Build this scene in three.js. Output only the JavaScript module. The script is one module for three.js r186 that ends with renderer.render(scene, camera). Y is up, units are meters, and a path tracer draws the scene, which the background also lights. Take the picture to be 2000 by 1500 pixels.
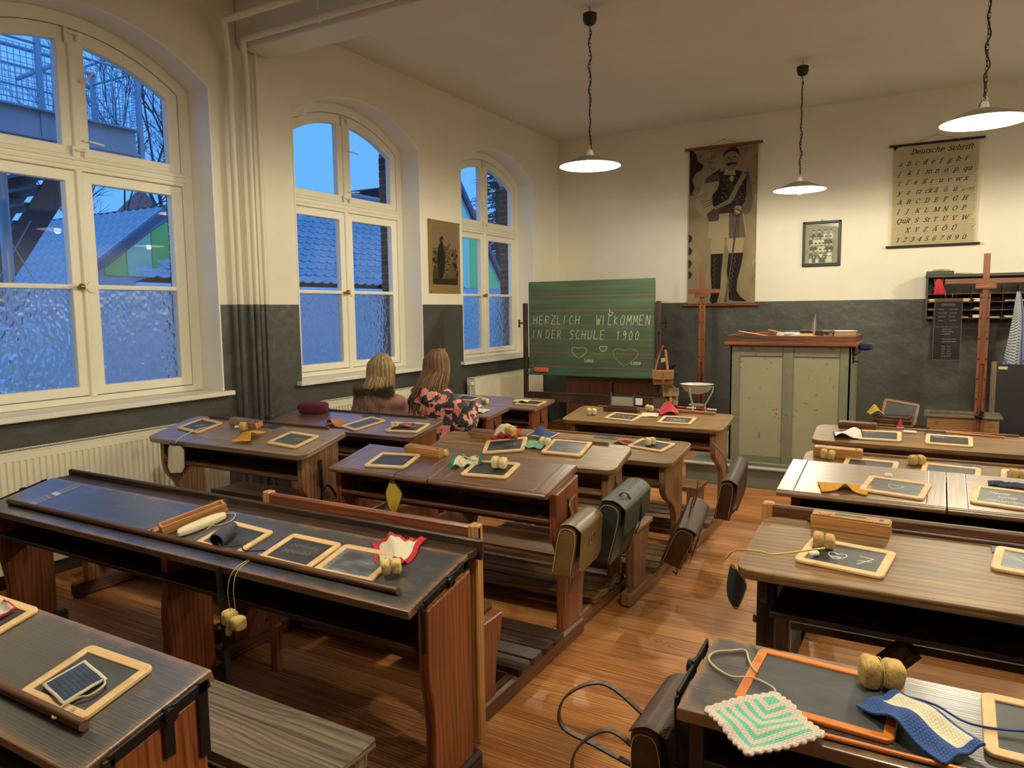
import * as THREE from 'three';
import { mergeGeometries, mergeVertices, toCreasedNormals } from 'three/addons/utils/BufferGeometryUtils.js';
import { MarchingCubes } from 'three/addons/objects/MarchingCubes.js';

// ---------- camera, sky, exposure ----------
const scene = new THREE.Scene();
const camera = new THREE.PerspectiveCamera(55.41, 4 / 3, 0.05, 200);
camera.position.set(4.85, 1.65, 0);
camera.rotation.order = 'YXZ';
const DEG = Math.PI / 180;
camera.rotation.set(-5.803 * DEG, 29.943 * DEG, -0.692 * DEG);
scene.background = new THREE.Color().setRGB(0.14, 0.5, 1.4);
const LAMP_CD = 7.4, LAMP_RGB = [1, 0.91, 0.68];
const renderer = new THREE.WebGLRenderer();
renderer.toneMapping = THREE.LinearToneMapping;
renderer.toneMappingExposure = 1.0;
renderer.shadowMap.enabled = true;
const LAMP_SPOTS = [[2.34, -5.69], [5.08, -5.75], [3.62, -8.01], [6.4, -8.0], [7.0, -3.7], [2.55, -1.5], [5.08, -1.65]];  // first three in view; the rest unseen, placed to light near and right sides

// ---------- helpers ----------
let seedState = 12345;
const rnd = () => { seedState = (seedState + 0x6d2b79f5) | 0; let t = Math.imul(seedState ^ (seedState >>> 15), 1 | seedState); t = (t + Math.imul(t ^ (t >>> 7), 61 | t)) ^ t; return ((t ^ (t >>> 14)) >>> 0) / 4294967296; };
const rr = (a, b) => a + (b - a) * rnd();
const V = (x, y, z) => new THREE.Vector3(x, y, z);
const clamp = (x, a, b) => Math.min(b, Math.max(a, x));
const lerp = (a, b, t) => a + (b - a) * t;
const sstep = (a, b, x) => { const t = clamp((x - a) / (b - a), 0, 1); return t * t * (3 - 2 * t); };
const hash2 = (x, y, s) => { let h = Math.imul(x, 374761393) + Math.imul(y, 668265263) + Math.imul(s, 2246822519); h = Math.imul(h ^ (h >>> 13), 1274126177); return ((h ^ (h >>> 16)) >>> 0) / 4294967296; };
function pnoise(x, y, px, py, s) {
  const xi = Math.floor(x), yi = Math.floor(y), fx = x - xi, fy = y - yi, u = fx * fx * (3 - 2 * fx), v = fy * fy * (3 - 2 * fy);
  const m = (a, b) => ((a % b) + b) % b, x0 = m(xi, px), x1 = m(xi + 1, px), y0 = m(yi, py), y1 = m(yi + 1, py);
  return lerp(lerp(hash2(x0, y0, s), hash2(x1, y0, s), u), lerp(hash2(x0, y1, s), hash2(x1, y1, s), u), v);
}
function fbm(u, v, fx, fy, oct, s) { let a = 0.5, t = 0, n = 0; for (let i = 0; i < oct; i++) { t += a * pnoise(u * fx, v * fy, fx, fy, s + i * 17); n += a; a *= 0.5; fx *= 2; fy *= 2; } return t / n; }

const names = new Map();
function numbered(n) { const k = names.get(n) || 0; names.set(n, k + 1); return k ? n + '_' + String(k).padStart(3, '0') : n; }
function thing(name, label, category, [x, y, z] = [0, 0, 0], ry = 0, group) {
  const o = new THREE.Group(); o.name = numbered(name); scene.add(o);
  o.position.set(x, y, z); o.rotation.y = ry; o.userData = { label, category };
  if (group) o.userData.group = group;
  return o;
}
function structure(name, [x, y, z] = [0, 0, 0]) { const o = new THREE.Group(); o.name = name; o.position.set(x, y, z); o.userData = { kind: 'structure' }; scene.add(o); return o; }
function part(name, geo, mat, parent, label) { const m = new THREE.Mesh(geo, mat); m.name = name; if (label) m.userData.label = label; parent.add(m); return m; }
function solo(name, geo, mat, label, category, pos, ry = 0, group) { const m = new THREE.Mesh(geo, mat); m.name = numbered(name); m.userData = { label, category }; if (group) m.userData.group = group; if (pos) m.position.set(...pos); m.rotation.y = ry; scene.add(m); return m; }

// texture coordinates in metres, u along the grain axis g (0 x, 1 y, 2 z)
function uvm(geo, g = 0, vary = true) {
  geo = geo.index ? geo.toNonIndexed() : geo;
  const p = geo.attributes.position, uv = new Float32Array(p.count * 2), ou = vary ? rnd() * 7 : 0, ov = vary ? rnd() * 7 : 0;
  const a = V(), b = V(), c = V(), e1 = V(), e2 = V();
  for (let i = 0; i < p.count; i += 3) {
    a.fromBufferAttribute(p, i); b.fromBufferAttribute(p, i + 1); c.fromBufferAttribute(p, i + 2);
    e1.subVectors(b, a); e2.subVectors(c, a); e1.cross(e2);
    const n = [Math.abs(e1.x), Math.abs(e1.y), Math.abs(e1.z)]; let d = n[0] > n[1] ? (n[0] > n[2] ? 0 : 2) : (n[1] > n[2] ? 1 : 2);
    let ua, va; if (d === g) { ua = (g + 1) % 3; va = (g + 2) % 3; } else { ua = g; va = 3 - g - d; }
    [a, b, c].forEach((q, k) => { uv[(i + k) * 2] = q.getComponent(ua) * (d === g ? 0.4 : 1) + ou; uv[(i + k) * 2 + 1] = q.getComponent(va) + ov; });
  }
  geo.setAttribute('uv', new THREE.BufferAttribute(uv, 2));
  if (!geo.attributes.normal) geo.computeVertexNormals();
  for (const k of Object.keys(geo.attributes)) if (!['position', 'normal', 'uv', 'color'].includes(k)) geo.deleteAttribute(k);
  return geo;
}
function place(geo, o = {}) {
  const m = new THREE.Matrix4().compose(V(o.x || 0, o.y || 0, o.z || 0), new THREE.Quaternion().setFromEuler(new THREE.Euler(o.rx || 0, o.ry || 0, o.rz || 0, o.order || 'XYZ')), V(1, 1, 1));
  return geo.applyMatrix4(m);
}
// chamfered box, 44 triangles
function cbox(w, h, d, c = 0.003) {
  c = Math.min(c, w * 0.45, h * 0.45, d * 0.45);
  const H = [w / 2, h / 2, d / 2], pos = [];
  const pt = (s, ax) => s.map((q, i) => q * (i === ax ? H[i] : H[i] - c));
  const quad = (a, b, cc, dd, out) => {
    const A = V(...a), B = V(...b), C = V(...cc), n = B.clone().sub(A).cross(C.clone().sub(A));
    if (n.dot(V(...out)) < 0) { [b, dd] = [dd, b]; }
    pos.push(...a, ...b, ...cc, ...a, ...cc, ...dd);
  };
  for (let ax = 0; ax < 3; ax++) for (const s of [-1, 1]) {
    const i = (ax + 1) % 3, j = (ax + 2) % 3, mk = (p, q) => { const v = [0, 0, 0]; v[ax] = s; v[i] = p; v[j] = q; return pt(v, ax); }, o = [0, 0, 0]; o[ax] = s;
    quad(mk(-1, -1), mk(1, -1), mk(1, 1), mk(-1, 1), o);
  }
  for (let ax = 0; ax < 3; ax++) { const i = (ax + 1) % 3, j = (ax + 2) % 3; for (const p of [-1, 1]) for (const q of [-1, 1]) {
    const mk = (e, f) => { const v = [0, 0, 0]; v[ax] = e; v[i] = p; v[j] = q; return pt(v, f); }, o = [0, 0, 0]; o[i] = p; o[j] = q;
    quad(mk(-1, i), mk(1, i), mk(1, j), mk(-1, j), o);
  } }
  for (const x of [-1, 1]) for (const y of [-1, 1]) for (const z of [-1, 1]) { const v = [x, y, z]; let a = pt(v, 0), b = pt(v, 1), e = pt(v, 2); const n = V(...b).sub(V(...a)).cross(V(...e).sub(V(...a))); if (n.dot(V(x, y, z)) < 0) [b, e] = [e, b]; pos.push(...a, ...b, ...e); }
  const g = new THREE.BufferGeometry(); g.setAttribute('position', new THREE.BufferAttribute(new Float32Array(pos), 3)); g.computeVertexNormals(); return g;
}
const box = (w, h, d, o = {}) => place(uvm(cbox(w, h, d, o.c), o.g ?? (w >= h && w >= d ? 0 : h >= d ? 1 : 2)), o);
const merge = (list) => mergeGeometries(list.map((g) => { const q = g.index ? g.toNonIndexed() : g; for (const k of Object.keys(q.attributes)) if (!['position', 'normal', 'uv'].includes(k)) q.deleteAttribute(k); return q; }));
function shapeOf(pts) { const s = new THREE.Shape(); pts.forEach(([x, y], i) => (i ? s.lineTo(x, y) : s.moveTo(x, y))); s.closePath(); return s; }
function extrude(shape, depth, o = {}) { return new THREE.ExtrudeGeometry(shape, { depth, bevelEnabled: !!o.b, bevelThickness: o.b || 0, bevelSize: o.b || 0, bevelOffset: -(o.b || 0), bevelSegments: o.bs || 1, curveSegments: o.cs || 10, steps: o.steps || 1 }); }
function roundRect(w, h, r) { const s = new THREE.Shape(), x = -w / 2, y = 0; s.moveTo(x + r, y); s.lineTo(x + w - r, y); s.absarc(x + w - r, y + r, r, -Math.PI / 2, 0); s.lineTo(x + w, y + h - r); s.absarc(x + w - r, y + h - r, r, 0, Math.PI / 2); s.lineTo(x + r, y + h); s.absarc(x + r, y + h - r, r, Math.PI / 2, Math.PI); s.lineTo(x, y + r); s.absarc(x + r, y + r, r, Math.PI, 1.5 * Math.PI); return s; }
const curve = (pts, closed = false, t = 0.5) => new THREE.CatmullRomCurve3(pts.map((p) => V(...p)), closed, 'catmullrom', t);
function tube(pts, r, seg = 24, rad = 8, closed = false, t = 0.5) { return uvm(new THREE.TubeGeometry(curve(pts, closed, t), seg, r, rad, closed), 1); }
function poly(pts, r, rad = 8) { const list = []; for (let i = 0; i + 1 < pts.length; i++) list.push(rod(pts[i], pts[i + 1], r, r, rad)); for (let i = 1; i + 1 < pts.length; i++) list.push(place(uvm(new THREE.SphereGeometry(r, rad, 6), 1), { x: pts[i][0], y: pts[i][1], z: pts[i][2] })); return merge(list); }
function rod(a, b, r0, r1 = r0, rad = 8) {
  const A = V(...a), B = V(...b), L = A.distanceTo(B), g = uvm(new THREE.CylinderGeometry(r1, r0, L, rad, 1), 1);
  const m = new THREE.Matrix4().compose(A.clone().add(B).multiplyScalar(0.5), new THREE.Quaternion().setFromUnitVectors(V(0, 1, 0), B.clone().sub(A).normalize()), V(1, 1, 1));
  return g.applyMatrix4(m);
}
const lathe = (pts, seg = 32) => uvm(new THREE.LatheGeometry(pts.map((p) => new THREE.Vector2(...p)), seg), 1, false);
const ball = (r, o = {}, s = 16) => place(uvm(new THREE.SphereGeometry(r, s, Math.round(s * 0.7)), 1), o);
const cyl = (r0, r1, h, o = {}, s = 20) => place(uvm(new THREE.CylinderGeometry(r0, r1, h, s), 1), o);
// surface of a distance field
function field(f, c, half, res) {
  const mc = new MarchingCubes(res, new THREE.MeshBasicMaterial(), false, false, 400000), hs = res / 2;
  mc.isolation = 0; let i = 0; const F = mc.field;
  for (let z = 0; z < res; z++) for (let y = 0; y < res; y++) for (let x = 0; x < res; x++, i++) F[i] = -f(c[0] + (x - hs) / hs * half, c[1] + (y - hs) / hs * half, c[2] + (z - hs) / hs * half);
  mc.update();
  const n = mc.count, p = mc.positionArray.slice(0, n * 3), nn = mc.normalArray.slice(0, n * 3);
  for (let k = 0; k < n; k++) for (let a = 0; a < 3; a++) p[k * 3 + a] = p[k * 3 + a] * half + c[a];
  const g = new THREE.BufferGeometry(); g.setAttribute('position', new THREE.BufferAttribute(p, 3)); g.setAttribute('normal', new THREE.BufferAttribute(nn, 3));
  const pp = g.clone(); pp.deleteAttribute('normal'); const w = mergeVertices(pp, 1e-5); w.computeVertexNormals();
  return uvm(w.toNonIndexed(), 1, false);
}
const capsule = (p, a, b, ra, rb) => { const ax = b[0] - a[0], ay = b[1] - a[1], az = b[2] - a[2], px = p[0] - a[0], py = p[1] - a[1], pz = p[2] - a[2]; const t = clamp((px * ax + py * ay + pz * az) / (ax * ax + ay * ay + az * az + 1e-9), 0, 1); return Math.hypot(px - ax * t, py - ay * t, pz - az * t) - lerp(ra, rb, t); };
const ellip = (p, c, r) => { const k = Math.hypot((p[0] - c[0]) / r[0], (p[1] - c[1]) / r[1], (p[2] - c[2]) / r[2]); return (k - 1) * Math.min(...r); };
const smin = (a, b, k) => { const h = clamp(0.5 + 0.5 * (b - a) / k, 0, 1); return lerp(b, a, h) - k * h * (1 - h); };

// ---------- textures ----------
function dataTex(w, h, fn, srgb, rep) {
  const d = new Uint8Array(w * h * 4);
  for (let y = 0; y < h; y++) for (let x = 0; x < w; x++) { const c = fn(x / w, y / h), i = (y * w + x) * 4; if (typeof c === 'number') { d[i] = d[i + 1] = d[i + 2] = clamp(c, 0, 1) * 255; } else { d[i] = clamp(c[0], 0, 255); d[i + 1] = clamp(c[1], 0, 255); d[i + 2] = clamp(c[2], 0, 255); } d[i + 3] = 255; }
  const t = new THREE.DataTexture(d, w, h); t.wrapS = t.wrapT = THREE.RepeatWrapping; t.magFilter = THREE.LinearFilter; if (srgb) t.colorSpace = THREE.SRGBColorSpace; if (rep) t.repeat.set(...rep); t.needsUpdate = true; return t;
}
function canvasTex(w, h, draw) { const c = document.createElement('canvas'); c.width = w; c.height = h; draw(c.getContext('2d'), w, h); const t = new THREE.CanvasTexture(c); t.colorSpace = THREE.SRGBColorSpace; return t; }
const mix3 = (a, b, t) => [lerp(a[0], b[0], t), lerp(a[1], b[1], t), lerp(a[2], b[2], t)];
// wood 2 m along u by 0.6 m along v
const WOODREP = [0.5, 1 / 0.6];
function grain(u, v, s, rings, knots) {
  let w = v + (fbm(u, v, 3, 4, 3, s) - 0.5) * 0.16; let k = 0;
  for (const [ku, kv, kr] of knots) { const du = (u - ku) * 3.3, dv = v - kv, q = Math.hypot(du / 2.4, dv) / kr; w += Math.exp(-q * q * 0.25) * 0.1 * (dv > 0 ? 1 : -1); if (q < 0.55) k = Math.max(k, 1 - q / 0.55); }
  const ring = Math.pow(0.5 + 0.5 * Math.sin(w * rings * 6.283), 2.2), fine = fbm(u, v, 8, 160, 2, s + 5), mid = fbm(u, v, 3, 24, 3, s + 9), big = fbm(u, v, 4, 3, 2, s + 13);
  return { t: clamp(ring * 0.5 + (fine - 0.5) * 0.9 + (mid - 0.5) * 0.6 + 0.22, 0, 1), big, k };
}
function woodTex(lo, hi, s, o = {}) {
  const knots = (o.knots || []);
  return dataTex(1024, 512, (u, v) => { const g = grain(u, v, s, o.rings || 9, knots); let c = mix3(hi, lo, g.t * (o.con || 1)); const f = 1 + (g.big - 0.5) * (o.patch ?? 0.3); c = c.map((q) => q * f); if (g.k > 0) c = mix3(c, o.knot || [46, 26, 14], g.k * 0.85);
    if (o.wear) { const w = fbm(u, v, 10, 9, 4, s + 31); if (w > 0.6) c = mix3(c, o.wear, sstep(0.6, 0.74, w) * 0.75); }
    return c; }, true, WOODREP);
}
const woodBump = dataTex(1024, 512, (u, v) => { const g = grain(u, v, 71, 24, []); return 0.75 - g.t * 0.6; }, false, WOODREP);
const speckTone = dataTex(128, 128, (u, v) => { const q = 250 * (0.7 + 0.3 * fbm(u, v, 6, 6, 4, 301)); return [q, q, q]; }, true, [4, 4]);
const fineBump = dataTex(512, 512, (u, v) => fbm(u, v, 60, 60, 3, 9), false, [4, 4]);
const std = (o) => new THREE.MeshStandardMaterial(o), phys = (o) => new THREE.MeshPhysicalMaterial(o);
const rgb = (r, g, b) => new THREE.Color(r / 255, g / 255, b / 255).convertSRGBToLinear();
const woodMat = (lo, hi, s, o = {}) => phys({ map: woodTex(lo, hi, s, o), bumpMap: woodBump, bumpScale: o.bump ?? 0.0012, roughness: o.rough ?? 0.5, clearcoat: o.coat ?? 0, clearcoatRoughness: o.coatRough ?? 0.3, ior: o.ior ?? 1.5 });
const M = {};
M.oak = woodMat([92, 62, 36], [146, 106, 68], 101, { rings: 24, rough: 0.42, wear: [96, 68, 42], coat: 0.25, coatRough: 0.35 });
M.walnut = woodMat([62, 38, 22], [116, 76, 46], 131, { rings: 22, rough: 0.36, coat: 0.35, coatRough: 0.28 });
M.red = woodMat([82, 42, 20], [140, 78, 42], 151, { rings: 26, rough: 0.42, coat: 0.25, coatRough: 0.35, knots: [[0.3, 0.6, 0.03], [0.72, 0.25, 0.025]] });
M.brown = woodMat([58, 34, 19], [104, 66, 38], 171, { rings: 24, rough: 0.48 });
M.dark = woodMat([30, 20, 14], [62, 43, 29], 181, { rings: 24, rough: 0.5, wear: [84, 58, 36] });
M.slat = woodMat([74, 54, 34], [134, 104, 70], 191, { rings: 30, rough: 0.62, con: 1.2, knots: [[0.2, 0.3, 0.03], [0.6, 0.7, 0.025], [0.85, 0.2, 0.03]] });
M.grey = woodMat([70, 60, 48], [128, 112, 92], 201, { rings: 34, rough: 0.5, con: 1.2, knots: [[0.4, 0.5, 0.05]] });
M.beech = woodMat([202, 160, 106], [234, 200, 150], 211, { rings: 5, rough: 0.5, con: 0.8, patch: 0.12, bump: 0.0003 });
M.boxwood = woodMat([150, 98, 50], [198, 146, 88], 221, { rings: 26, rough: 0.5, patch: 0.2, bump: 0.0004 });
M.orange = woodMat([186, 92, 24], [228, 136, 50], 231, { rings: 6, rough: 0.35, coat: 0.3, bump: 0.0003 });
M.deskTop = woodMat([88, 64, 40], [142, 108, 72], 241, { rings: 20, rough: 0.4, wear: [100, 74, 48], coat: 0.8, coatRough: 0.34, bump: 0.0007, ior: 1.8 });
M.deskTop2 = woodMat([84, 60, 34], [140, 108, 66], 243, { rings: 22, rough: 0.5, wear: [96, 72, 42], coat: 0.12, coatRough: 0.4, bump: 0.0007 });
M.deskRed = woodMat([72, 48, 30], [122, 86, 56], 247, { rings: 22, rough: 0.36, ior: 1.8, coat: 0.8, coatRough: 0.3, bump: 0.0006 });
const FK = [[0.12, 0.3, 0.028], [0.34, 0.75, 0.022], [0.58, 0.2, 0.03], [0.8, 0.62, 0.024], [0.93, 0.9, 0.018]];
M.floor = [0, 1, 2].map((i) => woodMat([[124, 72, 32], [116, 66, 28], [132, 80, 38]][i], [[200, 140, 78], [192, 130, 70], [206, 148, 86]][i], 261 + i * 7, { rings: 30 + i * 4, rough: 0.5, knots: FK.map(([a, b, c]) => [(a + i * 0.21) % 1, (b + i * 0.37) % 1, c]), knot: [56, 36, 22], coat: 0.08, coatRough: 0.4, patch: 0.25, bump: 0.0006 }));
const plasterBump = dataTex(512, 512, (u, v) => fbm(u, v, 5, 5, 6, 40), false, [0.7, 0.7]);
const paint = (c, bump, rough, amt = 0.1, s = 5) => std({ map: dataTex(512, 512, (u, v) => { const f = 1 + (fbm(u, v, 4, 4, 5, s) - 0.5) * amt; return c.map((q) => q * f); }, true, [0.6, 0.6]), bumpMap: plasterBump, bumpScale: bump, roughness: rough });
M.wall = paint([226, 219, 202], 0.006, 0.85, 0.06);
M.dado = paint([66, 67, 61], 0.022, 0.46, 0.14, 15);
M.ceil = paint([222, 218, 212], 0.004, 0.9, 0.04, 25);
M.white = std({ color: rgb(232, 226, 208), roughness: 0.42, bumpMap: fineBump, bumpScale: 0.0008 });
M.reveal = paint([234, 230, 220], 0.003, 0.7, 0.03, 35);
M.rad = std({ color: rgb(226, 220, 198), roughness: 0.4 });
M.iron = std({ color: rgb(40, 37, 35), roughness: 0.45, metalness: 0.7, bumpMap: fineBump, bumpScale: 0.001 });
M.steel = std({ color: rgb(150, 148, 142), roughness: 0.35, metalness: 0.9 });
M.brass = std({ color: rgb(168, 128, 62), roughness: 0.35, metalness: 0.9 });
M.black = std({ color: rgb(24, 24, 25), roughness: 0.5 });
M.slate = std({ map: dataTex(256, 256, (u, v) => { const f = fbm(u, v, 6, 6, 5, 55); const q = 34 + f * 26; return [q, q * 1.04, q * 1.1]; }, true), roughness: 0.42 });
M.chalk = std({ color: rgb(240, 238, 232), roughness: 0.9 });
M.enamel = phys({ color: rgb(238, 234, 224), roughness: 0.25, clearcoat: 0.6, clearcoatRoughness: 0.1 });
M.rope = std({ color: rgb(196, 182, 150), roughness: 0.9, bumpMap: fineBump, bumpScale: 0.001 });
M.paper = std({ color: rgb(226, 214, 184), roughness: 0.85 });
M.paper2 = std({ color: rgb(196, 180, 146), roughness: 0.9 });
// ---------- room shell ----------
const XR = 7.5, ZB = -9.867, ZN = 2.6, HC = 4.08, DADO = 1.717, WT = 0.52;
{
  const f = structure('floor');
  part('subfloor', place(uvm(new THREE.BoxGeometry(XR + 1, 0.1, ZN - ZB + 1)), { x: XR / 2, y: -0.075, z: (ZN + ZB) / 2 }), M.brown, f);
  const pw = 0.168; let row = 0;
  for (let z = ZN - pw / 2; z > ZB; z -= pw, row++) {
    let x = -((row * 0.83) % 2.1) - 0.05;
    while (x < XR) { const L = rr(2.3, 3.3), a = Math.max(x, -0.02), b = Math.min(x + L, XR + 0.02); if (b - a > 0.05) part('plank', box(b - a - 0.002, 0.024, pw - 0.002, { x: (a + b) / 2, y: -0.012 + rr(-0.0006, 0.0004), z, c: 0.0016, g: 0 }), M.floor[Math.floor(rnd() * 3)], f); x += L; }
  }
}
part('slab', place(uvm(new THREE.BoxGeometry(XR + 1.2, 0.2, ZN - ZB + 1.2)), { x: XR / 2, y: HC + 0.1, z: (ZN + ZB) / 2 }), M.ceil, structure('ceiling'));
function flatWall(name, w, pos, ry) {
  const g = structure(name, pos); g.rotation.y = ry;
  part('dado', place(uvm(new THREE.BoxGeometry(w, DADO, 0.3)), { y: DADO / 2, z: -0.15 }), M.dado, g);
  part('upper_wall', place(uvm(new THREE.BoxGeometry(w, HC - DADO, 0.298)), { y: (HC + DADO) / 2, z: -0.151 }), M.wall, g);
  return g;
}
flatWall('wall_back', XR + 0.6, [XR / 2, 0, ZB], 0);
flatWall('wall_right', ZN - ZB + 0.6, [XR, 0, (ZN + ZB) / 2], -Math.PI / 2);
flatWall('wall_front', XR + 0.6, [XR / 2, 0, ZN], Math.PI);
// window wall: shapes in (a, y), a = -z
const WC = [-2.955, -5.58, -8.17], HALF = 0.9, SILL = 1.03, ARC_Y = 2.16, ARC_R = 1.5;
const arcY = (a, R = ARC_R) => ARC_Y + Math.sqrt(Math.max(0, R * R - a * a));
{
  const g = structure('wall_left'); g.rotation.y = Math.PI / 2;
  const a0 = -ZN - 0.3, a1 = -ZB + 0.3, lo = [[a0, 0], [a1, 0], [a1, DADO]], up = [[a1, HC], [a0, HC], [a0, DADO]];
  for (const c of [...WC].reverse()) lo.push([-c + HALF, DADO], [-c + HALF, SILL], [-c - HALF, SILL], [-c - HALF, DADO]);
  lo.push([a0, DADO]);
  for (const c of WC) { up.push([-c - HALF, DADO]); for (let i = 0; i <= 20; i++) { const a = -HALF + (2 * HALF * i) / 20; up.push([-c + a, arcY(a)]); } up.push([-c + HALF, DADO]); }
  up.push([a1, DADO]);
  part('dado', place(uvm(extrude(shapeOf(lo), WT)), { z: -WT }), M.dado, g);
  part('upper_wall', place(uvm(extrude(shapeOf(up), WT - 0.002)), { z: -WT }), M.wall, g);
  // bricks of the outer jambs
  const bm = [[122, 70, 58], [104, 58, 50], [136, 82, 66]].map((c) => std({ color: rgb(...c), map: speckTone, roughness: 0.9 }));
  const bg = [0, 1].map((k) => box(0.014, 0.062, k ? 0.075 : 0.162, { c: 0.003, g: 2 })); for (const c of WC) part('mortar', box(0.006, 2.34, 0.17, { x: -c + HALF - 0.037, y: 2.2, z: -0.435, g: 1 }), std({ color: rgb(150, 136, 124), roughness: 0.95 }), g);
  for (const c of WC) for (let i = 0; i < 31; i++) { const b = part('brick', bg[i % 2], bm[Math.floor(rnd() * 3)], g); b.position.set(-c + HALF - 0.045 + rr(-0.001, 0.001), 1.07 + i * 0.074, -0.435 + (i % 2 ? 0.043 : 0)); if (i % 2) { const e = part('brick', bg[1], bm[Math.floor(rnd() * 3)], g); e.position.set(-c + HALF - 0.045, 1.07 + i * 0.074, -0.478); } }
}
// ceiling beam and heating pipes
{
  const b = structure('trim_1');
  const s = new THREE.Shape(); s.moveTo(0, HC + 0.01); s.lineTo(0, 3.78); s.quadraticCurveTo(0.02, 3.7, 0.12, 3.7); s.lineTo(XR, 3.7); s.lineTo(XR, HC + 0.01); s.closePath();
  part('beam', place(uvm(extrude(s, 0.26, { b: 0.012, bs: 2 })), { z: -4.4 }), M.ceil, b);
  const P = structure('trim_2');
  const pipe = (z, zh, yh, xh, r, n) => {
    part('pipe', poly([[XR, yh, zh], [xh, yh, zh], [0.06, yh - 0.2, z], [0.06, DADO, z]], r, 14), M.wall, P); part('pipe', rod([0.06, DADO, z], [0.06, 0.02, z], r, r, 14), M.dado, P);
    for (let i = 0; i < 3; i++) { const x = 0.95 + i * 1.9; part('pipe_clip', merge([place(uvm(new THREE.TorusGeometry(r + 0.004, 0.006, 6, 14)), { x, y: yh, z: zh, ry: Math.PI / 2 }), rod([x, yh + r, zh], [x, HC, zh], 0.006)]), M.wall, P); }
  };
  pipe(-4.0, -3.86, 3.81, 0.2, 0.024, 0); pipe(-4.16, -4.06, 3.74, 0.16, 0.024, 1);
  part('pipe', rod([0.05, DADO, -4.27], [0.05, HC, -4.27], 0.017, 0.017, 12), M.wall, P); part('pipe', rod([0.05, DADO, -4.27], [0.05, 0.02, -4.27], 0.017, 0.017, 12), M.dado, P);
  part('pipe_fitting', lathe([[0.0, 0.66], [0.026, 0.66], [0.03, 0.69], [0.022, 0.7], [0.022, 0.75], [0.031, 0.76], [0.031, 0.79], [0.02, 0.8], [0.0, 0.8]], 16).translate(0.05, 0, -4.27), M.dado, P);
}
// ---------- windows ----------
const pane = phys({ color: 0xffffff, transmission: 1, thickness: 0, roughness: 0.0, ior: 1.5, specularIntensity: 1 });
const ripple = dataTex(1024, 1024, (u, v) => { const a = fbm(u + 0.02 * pnoise(u * 20, v * 20, 20, 20, 7), v, 30, 44, 1, 77), b = fbm(u, v, 14, 16, 1, 79); return clamp(0.5 + (a - 0.5) * 1.1 + (b - 0.5) * 0.6, 0, 1); }, false, [1.25, 1.25]);
const rippleGlass = phys({ color: 0xffffff, transmission: 1, thickness: 0.006, roughness: 0.2, ior: 1.45, bumpMap: ripple, bumpScale: 0.0026 });
function ringShape(outer, inner) { const s = shapeOf(outer); s.holes.push(shapeOf(inner)); return s; }
function archPts(a0, a1, y0, R, n = 16) { const p = [[a0, y0], [a1, y0]]; for (let i = 0; i <= n; i++) { const a = lerp(a1, a0, i / n); p.push([a, arcY(a, R)]); } return p; }
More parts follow.
